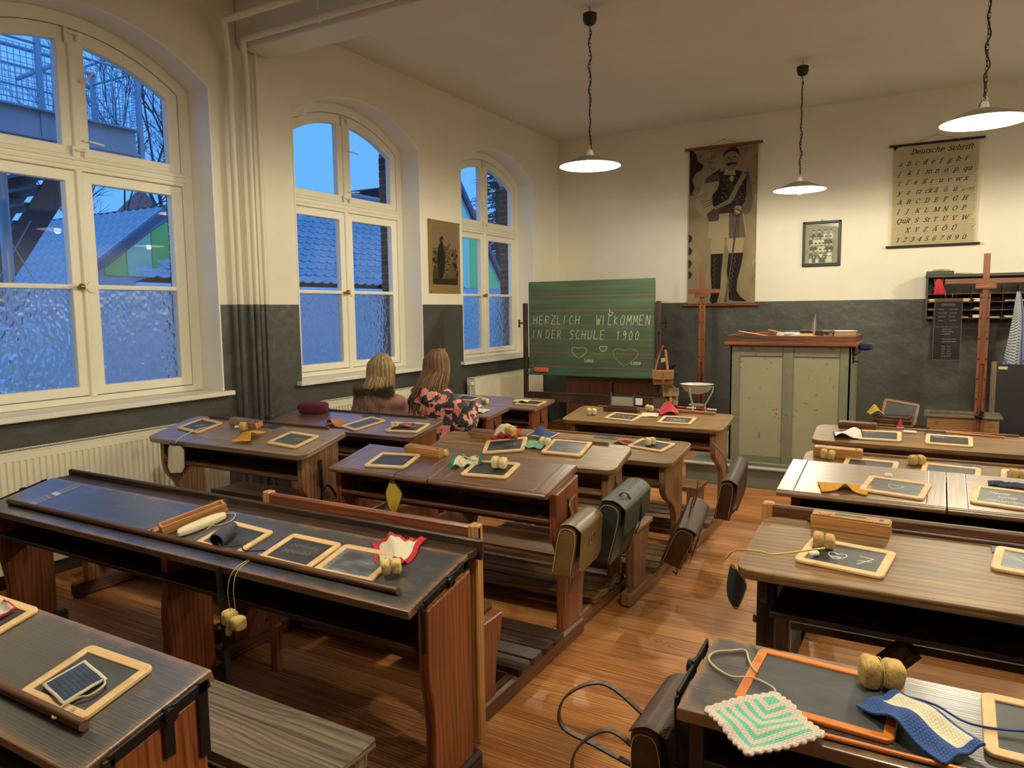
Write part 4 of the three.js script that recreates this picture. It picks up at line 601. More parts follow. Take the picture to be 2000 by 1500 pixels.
{ // sponge pair hanging over the front edge of the long desk
  const g = thing('sponge', 'pair of yellow sponges dangling on strings below the black desk', 'sponge', [2.685, 0, -1.705], 0, 'slate sponges');
  part('sponge_half', lump(0.05, 0.06, 0.05, 4).translate(-0.015, 0.545, 0), spongeMat[0], g); part('sponge_half', lump(0.045, 0.05, 0.05, 9).translate(0.03, 0.535, 0.0), spongeMat[0], g); part('sponge_half', lump(0.018, 0.035, 0.02, 19).translate(-0.012, 0.5, 0.01), spongeMat[2], g);
  part('string', merge([tube([[-0.01, 0.56, 0], [-0.012, 0.66, 0.004], [-0.008, 0.723, -0.03], [0.0, 0.748, -0.14]], 0.0016, 20, 5), tube([[0.022, 0.55, 0], [0.018, 0.66, 0.004], [0.01, 0.723, -0.03], [0.004, 0.75, -0.14]], 0.0016, 20, 5)]), M.rope, g);
}
function chalkStick(k, x, z, deg, label, w = 0.04, dy = 0) { const g = solo('chalk', uvm(box(w, 0.016, 0.02, { y: 0.008, c: 0.005 })), M.chalk, label, 'chalk', [0, 0, 0], 0, 'pieces of white chalk'); lay(g, k, x, z, deg * DEG, dy); }
chalkStick('L3w', 1.035, -3.117, 20, 'white chalk lump left of the tan sponge'); chalkStick('R2', 4.545, -2.475, 30, 'white chalk block on the corner of the number slate', 0.03, 0.011); chalkStick('R3', 4.693, -3.83, 0, 'white chalk piece above the plain heart slate', 0.036); chalkStick('R5', 4.74, -5.51, -3, 'long white chalk stick on the foremost right desk', 0.08);
function stick(name, a, b, r, mat, label, cat) { const A = V(...a), B = V(...b); solo(name, rod(a, b, r, r, 12), mat, label, cat); }
{ const y = (k, z) => spot(k, 0, z).y + 0.0125; stick('wooden_pointer', [0.97, y('L2', -1.80), -1.80], [3.38, y('L2', -1.796), -1.796], 0.0125, M.brown, 'long round wooden pointer along the front of the black desk', 'pointer'); stick('wooden_pointer', [1.4, y('L1', -0.84), -0.842], [3.27, y('L1', -0.845), -0.845], 0.0125, M.brown, 'round wooden pointer on the bottom-left desk', 'pointer'); const y5 = (z) => spot('R5', 0, z).y + 0.006; stick('wooden_stick', [4.95, y5(-5.555), -5.555], [5.27, y5(-5.525), -5.525], 0.006, M.orange, 'thin orange wooden stick on the foremost right desk', 'stick'); const y1 = (z) => spot('R1', 0, z).y + 0.006; stick('wooden_stick', [4.45, y1(-1.585), -1.585], [5.5, y1(-1.60), -1.60], 0.006, M.orange, 'thin orange stick along the front of the orange-framed slate', 'stick'); }
{ // photo strip on the long desk
  const t = canvasTex(96, 512, (c, w, h) => { c.fillStyle = '#8e92a0'; c.fillRect(0, 0, w, h); for (let y = 8; y < 180; y += 14) { c.fillStyle = y % 28 ? '#4a5068' : '#c8ccd4'; c.fillRect(10, y, w - 20, 8); } c.fillStyle = '#c8d4e8'; c.fillRect(8, 190, 80, 60); c.fillStyle = '#7a5848'; c.fillRect(8, 240, 80, 40); c.fillStyle = '#38405a'; for (let i = 0; i < 16; i++) c.fillRect(10 + (i % 5) * 16, 300 + Math.floor(i / 5) * 40, 10, 28); });
  const g = solo('photo_card', new THREE.BoxGeometry(0.07, 0.001, 0.25), std({ map: t, roughness: 0.3 }), 'narrow glossy picture card at the left end of the black desk', 'card'); lay(g, 'L2', 1.118, -1.925, -6 * DEG, 0.0012);
}
{ // abacus beads on the rail
  const g = thing('bead_abacus', 'wooden rail with red and white counting beads', 'abacus'); part('rail', box(0.33, 0.02, 0.02, { y: 0.01 }), M.boxwood, g); part('wire', rod([-0.15, 0.033, -0.02], [0.17, 0.033, -0.02], 0.0015), M.iron, g);
  const red = std({ color: rgb(190, 40, 36), roughness: 0.35 }), wht = std({ color: rgb(224, 216, 196), roughness: 0.35 }), bg = ball(0.008, {}, 10); for (let i = 0; i < 20; i++) { const m = part('bead', bg, (i % 10) < 5 ? red : wht, g); m.position.set(-0.14 + i * 0.0155 + (i > 9 ? 0.01 : 0), 0.033, -0.02); }
  lay(g, 'L6c', 3.235, -5.70, -4 * DEG, 0.002);
}
// ---------- cloths ----------
const knitBump = dataTex(128, 128, (u, v) => { const a = Math.abs(Math.sin(u * 6.283 * 16)), b = Math.abs(Math.sin(v * 6.283 * 16 + (Math.floor(u * 32) % 2) * 1.57)); return 0.3 + 0.7 * a * (0.4 + 0.6 * b); }, false, [1, 1]);
function knit(draw, o = {}) { const t = canvasTex(256, 256, (c, w, h) => { draw(c, w, h); c.globalAlpha = 0.16; for (let i = 0; i < 32; i++) for (let j = 0; j < 32; j++) { c.fillStyle = (i + j) % 2 ? '#000' : '#fff'; c.beginPath(); c.ellipse(i * 8 + 4, j * 8 + 4, 3, 1.7, 0.5 * (i % 2 ? 1 : -1), 0, 7); c.fill(); } }); t.wrapS = t.wrapT = THREE.RepeatWrapping; return std({ map: t, bumpMap: knitBump, bumpScale: 0.003, roughness: 0.95 }); }
const plainKnit = (b) => std({ color: new THREE.Color(b), bumpMap: knitBump, bumpScale: 0.003, roughness: 0.95 });
const flat = (body, edge, e = 16) => e === 0 || !edge ? plainKnit(body) : knit((c, w, h) => { c.fillStyle = edge || body; c.fillRect(0, 0, w, h); c.fillStyle = body; c.fillRect(e, e, w - 2 * e, h - 2 * e); });
// sheet: fn(u, v) in metres above the desk plane, with thickness
function sheet(nx, nz, fn, t = 0.004) {
  const P = [], U = [], I = []; for (const s of [1, 0]) for (let j = 0; j <= nz; j++) for (let i = 0; i <= nx; i++) { const [x, y, z] = fn(i / nx, j / nz); P.push(x, y + (s ? t : 0), z); U.push(i / nx, j / nz); }
  const n = (nx + 1) * (nz + 1), id = (i, j, k) => k * n + j * (nx + 1) + i;
  for (let j = 0; j < nz; j++) for (let i = 0; i < nx; i++) { I.push(id(i, j, 0), id(i, j + 1, 0), id(i + 1, j, 0), id(i + 1, j, 0), id(i, j + 1, 0), id(i + 1, j + 1, 0)); I.push(id(i, j, 1), id(i + 1, j, 1), id(i, j + 1, 1), id(i + 1, j, 1), id(i + 1, j + 1, 1), id(i, j + 1, 1)); }
  const edge = []; for (let i = 0; i < nx; i++) edge.push([i, 0, i + 1, 0]); for (let j = 0; j < nz; j++) edge.push([nx, j, nx, j + 1]); for (let i = nx; i > 0; i--) edge.push([i, nz, i - 1, nz]); for (let j = nz; j > 0; j--) edge.push([0, j, 0, j - 1]);
  for (const [a, b, c, d] of edge) I.push(id(a, b, 0), id(c, d, 0), id(a, b, 1), id(c, d, 0), id(c, d, 1), id(a, b, 1));
  const g = new THREE.BufferGeometry(); g.setAttribute('position', new THREE.BufferAttribute(new Float32Array(P), 3)); g.setAttribute('uv', new THREE.BufferAttribute(new Float32Array(U), 2)); g.setIndex(I); g.computeVertexNormals(); return g;
}
function crumple(w, d, amp, s, scal = 0) { return sheet(24, 24, (u, v) => { const f = fbm(u * 0.5, v * 0.5, 6, 6, 3, s), b = scal ? 1 + scal * 0.5 * (Math.abs(Math.sin(u * 31.4)) + Math.abs(Math.sin(v * 31.4))) * 0.1 : 1; return [(u - 0.5) * w * b, 0.002 + amp * Math.pow(f, 2) * (1 - 0.7 * Math.pow(Math.abs(2 * u - 1), 3)), (v - 0.5) * d * b]; }); }
function cloth(k, x, z, deg, label, geo, mat, dy = 0, cord) { const g = thing('cleaning_cloth', label, 'cloth', [0, 0, 0], 0, 'slate cleaning cloths'); part('fabric', geo, mat, g); if (cord) part('cord', tube(cord, 0.0028, 60, 6), cord.mat || M.rope, g); return lay(g, k, x, z, deg * DEG, dy); }
const C = { cream: '#e4dac0', navy: '#26345e', red: '#b8282e', green: '#1f7a52', mint: '#8fcbb0', yellow: '#d9a52c', white: '#e8e2d4', coral: '#c83c48', dark: '#363c48', maroon: '#5c1c30' };
cloth('L1', 3.10, -0.925, -10, 'blue ribbed knitted square with cream edging', crumple(0.13, 0.1, 0.006, 11), knit((c, w, h) => { c.fillStyle = C.cream; c.fillRect(0, 0, w, h); c.fillStyle = '#3c4a66'; c.fillRect(16, 18, w - 32, h - 36); c.fillStyle = '#2c3850'; for (let i = 0; i < 8; i++) c.fillRect(16, 30 + i * 26, w - 32, 8); }), 0.012, [[0.06, 0.006, -0.045], [0.085, 0.006, -0.035], [0.09, 0.005, 0.0], [0.075, 0.006, 0.02], [0.07, 0.004, 0.06], [0.09, 0.003, 0.08], [0.105, 0.003, 0.06], [0.1, 0.005, 0.035]]);
cloth('L1', 2.545, -1.02, 0, 'red and white cloth at the left picture edge', crumple(0.08, 0.07, 0.03, 13), flat(C.white, C.red), 0.012);
cloth('L2', 2.47, -1.865, 0, 'dark grey knit rolled into a tube on a slate', uvm(lathe([[0.026, -0.055], [0.03, -0.05], [0.029, 0.0], [0.022, 0.06], [0.0, 0.068]], 20), 1).rotateX(-Math.PI / 2).rotateY(0.3).translate(0, 0.028, 0), flat(C.dark), 0.011, Object.assign([[0.02, 0.02, 0.05], [0.06, 0.012, 0.06], [0.12, 0.012, 0.03], [0.17, 0.01, 0.05], [0.24, 0.006, 0.02]], { mat: M.black }));
cloth('L2', 3.21, -2.0, 30, 'red-edged cream heart-shaped crocheted cloth on black desk', sheet(24, 24, (u, v) => { const a = u * 2 - 1, b = v * 2 - 1, r = 0.072; return [a * r * (1.1 - 0.35 * b * b * Math.sign(b)), 0.004 + 0.035 * Math.exp(-Math.pow(a * 1.8 - b * 0.4, 2) * 3) * (0.7 - 0.3 * b) + 0.006 * Math.sin(a * 18) * Math.abs(b), b * r * 1.15]; }), flat(C.cream, C.red, 30), 0);
cloth('L3w', 1.275, -2.995, 10, 'mustard yellow knitted cloth beside the pencil box', sheet(24, 24, (u, v) => { const b = v * 2 - 1, a = (u * 2 - 1) * (0.4 + 0.6 * Math.abs(b)); return [a * 0.075, 0.004 + 0.022 * Math.exp(-b * b * 8) + 0.018 * fbm(u * 0.5, v * 0.5, 5, 5, 2, 21), b * 0.075]; }), flat(C.yellow, '#c8942a', 0), 0);
cloth('L4w', 1.16, -3.89, -10, 'tan leather scrap curling beside a sideways slate', sheet(20, 12, (u, v) => [(u - 0.5) * 0.18, 0.004 + 0.05 * Math.exp(-Math.pow((u - 0.35) * 5, 2)) * (0.5 + 0.5 * v), (v - 0.5) * 0.1]), std({ color: rgb(190, 130, 84), roughness: 0.8, bumpMap: fineBump, bumpScale: 0.002 }), 0);
cloth('L4w', 1.725, -3.957, 5, 'small red knit with dark edge on a slate', crumple(0.1, 0.075, 0.02, 23), flat(C.coral, C.dark, 12), 0.011, [[-0.05, 0.01, 0.02], [0.0, 0.022, 0.03], [0.06, 0.012, 0.04], [0.1, 0.008, 0.02]]);
cloth('L4w', 0.72, -4.10, 8, 'maroon crumpled knit at the window end of the reddish desk', lump(0.26, 0.085, 0.11, 27, 28).translate(0, 0.042, 0), flat(C.maroon), 0);
cloth('L3c', 2.745, -3.175, 20, 'cream cloth with wavy green crocheted edge', sheet(28, 28, (u, v) => { const a = u * 2 - 1, b = v * 2 - 1; return [a * 0.085, 0.004 + 0.05 * Math.pow(Math.abs(a), 3) * sstep(-1, 0, -b) * (a > 0 ? 1 : 0.5) + 0.012 * Math.sin(a * 8) * Math.abs(b), b * 0.065]; }), flat(C.cream, C.green, 26), 0, Object.assign([[-0.02, 0.012, 0.05], [-0.04, 0.02, 0.02], [-0.02, 0.03, -0.02], [0.02, 0.02, 0.0], [0.08, 0.016, 0.03], [0.17, 0.016, 0.05]], {}));
cloth('L4c', 2.54, -3.93, 15, 'cream crocheted cloth with red edge draped on pencil box', sheet(24, 24, (u, v) => { const a = u * 2 - 1, b = v * 2 - 1; return [a * 0.09, 0.004 + 0.075 * Math.exp(-a * a * 1.5 - b * b) + 0.008 * Math.sin(a * 12 + b * 5), b * 0.07]; }), flat(C.cream, C.red, 34), 0.0);
cloth('L4c', 2.79, -3.845, 0, 'mint green crocheted cloth folded beside a sponge', crumple(0.12, 0.085, 0.05, 31, 0.6), flat(C.mint, '#a8d8c4', 0), 0);
cloth('L5c', 2.46, -4.58, -5, 'navy blue cloth with white edging, peaked', sheet(20, 20, (u, v) => { const a = u * 2 - 1, b = v * 2 - 1; return [a * 0.1, 0.004 + 0.06 * Math.exp(-Math.pow(a + 0.2, 2) * 6 - b * b * 2), b * 0.07]; }), flat('#2e4880', C.white, 10), 0);
cloth('L5c', 3.09, -4.55, -8, 'thin red and white knitted strip beside the aisle slate', crumple(0.15, 0.045, 0.025, 37), flat(C.red, C.white, 10), 0);
cloth('L6c', 2.915, -5.56, 10, 'pale cream square cloth left of the red one', crumple(0.14, 0.11, 0.008, 41), flat('#e8deb8', '#e0d4ac', 0), 0);
cloth('L6c', 3.035, -5.645, 30, 'crumpled coral red terry cloth on the abacus desk', sheet(28, 28, (u, v) => { const a = u * 2 - 1, b = v * 2 - 1; return [a * 0.075, 0.004 + 0.085 * Math.exp(-a * a * 1.4 - b * b * 1.2) * (0.6 + 0.8 * fbm(u * 0.5, v * 0.5, 7, 7, 3, 43)), b * 0.07]; }), flat('#cc4450'), 0);
cloth('L6w', 1.44, -6.10, 5, 'cream folded cloth on the slate under the chalkboard', crumple(0.16, 0.1, 0.03, 47), flat('#dccfa2', '#e4dab4', 0), 0.011);
cloth('L5w', 1.475, -5.305, -5, 'white cloth beside the patterned jacket', crumple(0.14, 0.11, 0.02, 49), flat('#e6e0d2', '#ded6c6', 0), 0);
{ // mint striped crocheted square hanging over the front edge at the right
  const m = knit((c, w, h) => { c.fillStyle = '#dccbc0'; c.fillRect(0, 0, w, h); for (let i = 5; i >= 0; i--) { c.fillStyle = '#6cc4a4'; const q = 44 + i * 33; c.fillRect(24, 232 - q, q, q); c.fillStyle = i ? '#dccbc0' : '#6cc4a4'; c.fillRect(24, 247 - q, q - 15, q - 15); } });
  cloth('R1', 4.565, -1.56, -45, 'mint and cream striped crocheted square over the desk edge', sheet(40, 40, (u, v) => { const sc = (t) => 0.006 * Math.abs(Math.sin(t * 28)); const a = u * 2 - 1, b = v * 2 - 1, e = Math.max(Math.abs(a), Math.abs(b)) > 0.97 ? 1 : 0; let x = a * (0.083 + e * sc(v)), z = b * (0.09 + e * sc(u)); let y = 0.006 + 0.003 * Math.sin(a * 5 + b * 3); return [x, y, z]; }, 0.006), m, 0.012, [[-0.08, 0.006, -0.088], [-0.11, 0.002, -0.1], [-0.162, 0.0, -0.081], [-0.193, -0.008, -0.046], [-0.237, -0.008, -0.03], [-0.28, -0.008, -0.033], [-0.304, -0.008, -0.062], [-0.297, -0.008, -0.102], [-0.285, -0.008, -0.14], [-0.245, -0.006, -0.124], [-0.2, 0.002, -0.105], [-0.17, 0.003, -0.1]]);
  const m2 = knit((c, w, h) => { c.fillStyle = '#2c4a86'; c.fillRect(0, 0, w, h); c.fillStyle = '#ece4c8'; c.fillRect(22, 124, w - 44, 110); });
  cloth('R1', 4.855, -1.69, -38, 'royal blue knitted cloth with cream block on orange frame', sheet(36, 24, (u, v) => { const a = u * 2 - 1, b = v * 2 - 1; return [a * 0.105, 0.004 + 0.03 * Math.exp(-Math.pow((a + 0.1) * 2.5, 2)) * (0.4 + 0.6 * v) + 0.004 * Math.sin(b * 6), b * 0.06]; }, 0.006), m2, 0.012, Object.assign([[-0.08, 0.01, -0.055], [-0.03, 0.006, -0.09], [0.04, 0.003, -0.1], [0.1, 0.004, -0.16], [0.12, 0.01, -0.2]], { mat: std({ color: rgb(40, 66, 124), roughness: 0.9 }) }));
}
cloth('R3', 4.525, -3.61, 4, 'mustard yellow knitted scrap left of the plain heart slate', sheet(26, 16, (u, v) => { const a = u * 2 - 1, b = v * 2 - 1; return [a * 0.105 * (1 - 0.12 * b), 0.004 + 0.03 * Math.exp(-Math.pow(a * 4 - 0.2, 2)) * sstep(-0.2, 1, b), b * 0.05 - 0.02 * Math.cos(a * 3) * (b > 0 ? b : 0)]; }), flat('#d89c24', '#c88c1c', 0), 0);
cloth('R3', 5.17, -3.84, 0, 'navy knitted cloth above the three-line writing slate', crumple(0.16, 0.07, 0.03, 53), flat('#2a3350', '#222a44', 0), 0.002);
cloth('R5', 4.38, -5.365, 10, 'white cloth with navy edge beside the chalk name slate', sheet(20, 20, (u, v) => { const a = u * 2 - 1, b = v * 2 - 1; return [a * 0.09, 0.004 + 0.035 * Math.exp(-Math.pow(a * 2 + b, 2)), b * 0.07]; }), flat(C.white, C.navy, 12), 0);
{ // cream drawstring pouch
  const g = thing('drawstring_pouch', 'cream cotton pouch beside the open pencil box', 'pouch'); part('bag', lump(0.055, 0.03, 0.2, 61, 28).translate(0, 0.015, 0), std({ color: rgb(228, 218, 182), roughness: 0.95, bumpMap: fineBump, bumpScale: 0.002 }), g);
  part('cord', tube([[0, 0.02, -0.1], [0.03, 0.015, -0.13], [0.06, 0.006, -0.1], [0.05, 0.004, -0.05], [0.03, 0.004, -0.03], [0.045, 0.004, 0.0]], 0.002, 40, 5), M.rope, g); lay(g, 'L2', 2.25, -1.925, -20 * DEG);
}
// cloths hanging from desk edges
function hangCloth(label, pos, ry, w, h, mat, cordPts, cordMat, diamond) {
  const g = thing('cleaning_cloth', label, 'cloth', pos, ry, 'slate cleaning cloths');
  part('fabric', sheet(18, 24, (u, v) => { const t = diamond ? (v < 0.4 ? 0.2 + v * 2 : 1.0 - (v - 0.4) * 1.5) : (v < 0.2 ? 0.5 + v * 2.5 : 1 - Math.max(0, v - 0.75) * 2.4), a = (u * 2 - 1) * t; return [a * w / 2, -v * h, 0.012 * Math.cos(a * 3 + v * 2)]; }, 0.004).translate(0, 0, 0.004), mat, g);
  part('cord', tube(cordPts, 0.003, 40, 6), cordMat || M.rope, g); return g;
}
hangCloth('cream knit with navy edge hanging beside the nearest radiator', [0.80, 0.85, -2.835], 0.25, 0.13, 0.2, flat(C.cream, C.navy, 18), [[0, 0.0, 0], [0.01, 0.03, -0.03], [0.04, 0.06, -0.13], [0.08, 0.075, -0.2]]);
hangCloth('yellow knit diamond with dark edge hanging from the two-part desk', [2.445, 0.775, -2.925], 0.1, 0.11, 0.185, flat('#e0bc3c', '#34383e', 22), [[0, 0.0, 0], [0.0, 0.032, -0.02], [0.03, 0.05, -0.1], [0.06, 0.075, -0.18]], std({ color: rgb(60, 64, 70), roughness: 0.9 }), true);
hangCloth('black knit with yellow edge at the corner of the shiny desk', [4.325, 0.815, -2.36], -0.7, 0.1, 0.15, flat('#22242c', '#cfa63a', 16), [[-0.06, 0.0, 0.0], [0.0, 0.05, 0.0], [0.12, 0.082, 0.0], [0.16, 0.084, -0.02], [0.17, 0.084, -0.2]], std({ color: rgb(222, 186, 70), roughness: 0.9 }), true);
// ---------- teacher's end of the room ----------
{
  const g = structure('trim_3'); // podium step across the front
  part('podium', box(4.6, 0.2, 2.2, { x: 5.15, y: 0.1, z: -7.88, c: 0.004 }), std({ color: rgb(112, 116, 108), roughness: 0.55 }), g);
  part('step_edge', box(4.64, 0.03, 0.05, { x: 5.15, y: 0.19, z: -6.77, c: 0.012 }), std({ color: rgb(176, 176, 164), roughness: 0.5 }), g);
}
const sage = std({ map: dataTex(512, 512, (u, v) => { const f = 1 + (fbm(u, v, 5, 5, 5, 801) - 0.5) * 0.14, s = fbm(u, v, 28, 20, 3, 805); const c = [116 * f, 117 * f, 98 * f]; return s > 0.74 ? mix3(c, [118, 88, 52], sstep(0.74, 0.8, s)) : c; }, true, [1, 1]), roughness: 0.55 });
const sageLight = std({ map: dataTex(512, 512, (u, v) => { const f = 1 + (fbm(u, v, 4, 4, 5, 811) - 0.5) * 0.1, s = fbm(u, v, 40, 34, 2, 815); const c = [146 * f, 145 * f, 120 * f]; return s > 0.84 ? mix3(c, [110, 88, 56], sstep(0.84, 0.88, s)) : c; }, true, [1, 1]), roughness: 0.55 });
{
  const p = thing('pulpit_desk', 'tall sage green panelled teacher pulpit', 'pulpit', [3.745, 0.2, -7.14]), W = 1.02, H = 1.1, Dp = 0.62, zf = 0.31;
  const fr = (w, h, x, y, c = 0.004) => box(w, h, 0.028, { x, y, z: zf - 0.014, c, g: h > w ? 1 : 0 });
  part('frame', merge([fr(0.09, H, -W / 2 + 0.045, H / 2), fr(0.09, H, W / 2 - 0.045, H / 2), fr(0.09, H, 0, H / 2), fr(0.373, 0.095, -0.2335, H - 0.048), fr(0.373, 0.095, 0.2335, H - 0.048), fr(0.373, 0.1, -0.2335, 0.05), fr(0.373, 0.1, 0.2335, 0.05)]), sage, p);
  for (const s of [-1, 1]) part('door_panel', box(0.4, H - 0.18, 0.014, { x: s * 0.235, y: H / 2, z: zf - 0.018, g: 1 }), sageLight, p, 'pale sage recessed panel');
  part('side', box(0.022, H, Dp, { x: -W / 2 + 0.011, y: H / 2, g: 1 }), sage, p); part('side', box(0.022, H, Dp, { x: W / 2 - 0.011, y: H / 2, g: 1 }), sage, p); part('back', box(W, H, 0.02, { y: H / 2, z: -zf + 0.01 }), sage, p);
  part('base_moulding', box(W + 0.04, 0.05, Dp + 0.04, { y: 0.012, c: 0.012 }), sage, p);
  part('top', box(1.11, 0.035, 0.72, { y: H + 0.018, c: 0.008 }), M.red, p); part('tray_rim', merge([box(1.08, 0.06, 0.02, { y: H + 0.062, z: 0.33 }), box(1.08, 0.06, 0.02, { y: H + 0.062, z: -0.33 }), box(0.02, 0.06, 0.66, { x: -0.53, y: H + 0.062 }), box(0.02, 0.06, 0.66, { x: 0.53, y: H + 0.062 })]), M.brown, p);
  part('side_hook', merge([box(0.012, 0.06, 0.012, { x: W / 2 + 0.006, y: 0.98, z: 0.2 }), rod([W / 2, 0.97, 0.2], [W / 2 + 0.05, 0.97, 0.2], 0.006)]), M.iron, p); part('side_bracket', box(0.03, 0.08, 0.5, { x: W / 2 + 0.02, y: H - 0.04, c: 0.01 }), M.dark, p);
  const Y = 1.34; // things on the pulpit
  const put = (name, geo, mat, label, cat, x, z, ry = 0, dy = 0) => solo(name, geo, mat, label, cat, [x, Y + dy, z], ry);
  put('wooden_stick', rod([-0.15, 0.085, 0.1], [0.14, 0.03, -0.02], 0.007), M.orange, 'pale pointer stick leaning at the left on the pulpit', 'stick', 3.43, -7.05);
  put('wooden_stick', rod([-0.1, 0.1, 0.12], [0.12, 0.05, 0.0], 0.007), M.boxwood, 'second pale stick crossing papers on the pulpit', 'stick', 3.66, -7.0);
  put('pencil', rod([-0.06, 0.04, 0], [0.06, 0.044, 0.03], 0.006), std({ color: rgb(176, 58, 34), roughness: 0.4 }), 'red pencil on the pulpit left side', 'pencil', 3.5, -6.95, 0, 0.03);
  put('paper_stack', merge([0, 1, 2, 3].map((i) => box(0.16, 0.014, 0.12, { y: 0.03 + i * 0.013, ry: i * 0.3, x: i * 0.008 }))), std({ color: rgb(228, 224, 214), roughness: 0.85 }), 'untidy stack of white cards on the pulpit', 'paper', 3.7, -6.94);
  put('paint_box', box(0.12, 0.05, 0.08, { y: 0.06 }), std({ color: rgb(52, 92, 148), roughness: 0.5 }), 'blue box behind the white cards on the pulpit', 'box', 3.73, -7.1);
  put('orange_card', box(0.14, 0.012, 0.08, { y: 0.05, rx: 0.3 }), std({ color: rgb(216, 130, 62), roughness: 0.8 }), 'orange card leaning left of the quill', 'card', 3.86, -6.95, 0.2);
  const ft = thing('quill', 'upright grey feather quill on the pulpit', 'quill', [3.93, Y, -6.97]); part('vane', sheet(6, 16, (u, v) => [(u - 0.5) * 0.035 * Math.sin(Math.PI * (0.15 + 0.85 * v)) + 0.01 * v, 0.06 + v * 0.17, 0.004 * Math.sin(u * 9)], 0.001), std({ color: rgb(120, 116, 108), roughness: 0.8 }), ft); part('shaft', rod([0, 0, 0], [0.012, 0.235, 0], 0.003, 0.0015), M.paper, ft); part('holder', cyl(0.022, 0.028, 0.05, { y: 0.025 }), M.enamel, ft);
  put('wooden_box', box(0.24, 0.09, 0.1, { y: 0.045 }), M.dark, 'flat dark wooden box behind the quill', 'box', 3.9, -7.25);
  const jar = phys({ color: 0xffffff, transmission: 1, thickness: 0.004, roughness: 0.08, ior: 1.45 }); const j = thing('glass_jar', 'low glass jar with steel lid on the pulpit', 'jar', [4.05, Y, -6.98]); part('glass', lathe([[0.0, 0.0], [0.045, 0.0], [0.048, 0.01], [0.048, 0.075], [0.044, 0.08], [0.044, 0.012], [0.0, 0.012]], 28), jar, j); part('lid', lathe([[0, 0.095], [0.05, 0.095], [0.052, 0.078], [0, 0.078]], 28), M.steel, j);
  put('enamel_dish', lathe([[0, 0.03], [0.07, 0.03], [0.12, 0.085], [0.125, 0.09], [0.12, 0.09], [0.065, 0.036], [0, 0.036]], 32), M.enamel, 'white enamel dish right of the glass jar', 'dish', 4.15, -7.1);
  put('wooden_box', box(0.17, 0.075, 0.08, { y: 0.0375 }), M.boxwood, 'small pale wooden box at the right of the pulpit', 'box', 4.19, -6.93);
  solo('blue_cloth', lump(0.11, 0.07, 0.16, 87, 20), std({ color: rgb(32, 40, 70), roughness: 0.95 }), 'dark blue cloth hanging at the right side of the pulpit', 'cloth', [4.34, 1.29, -7.15]);
}
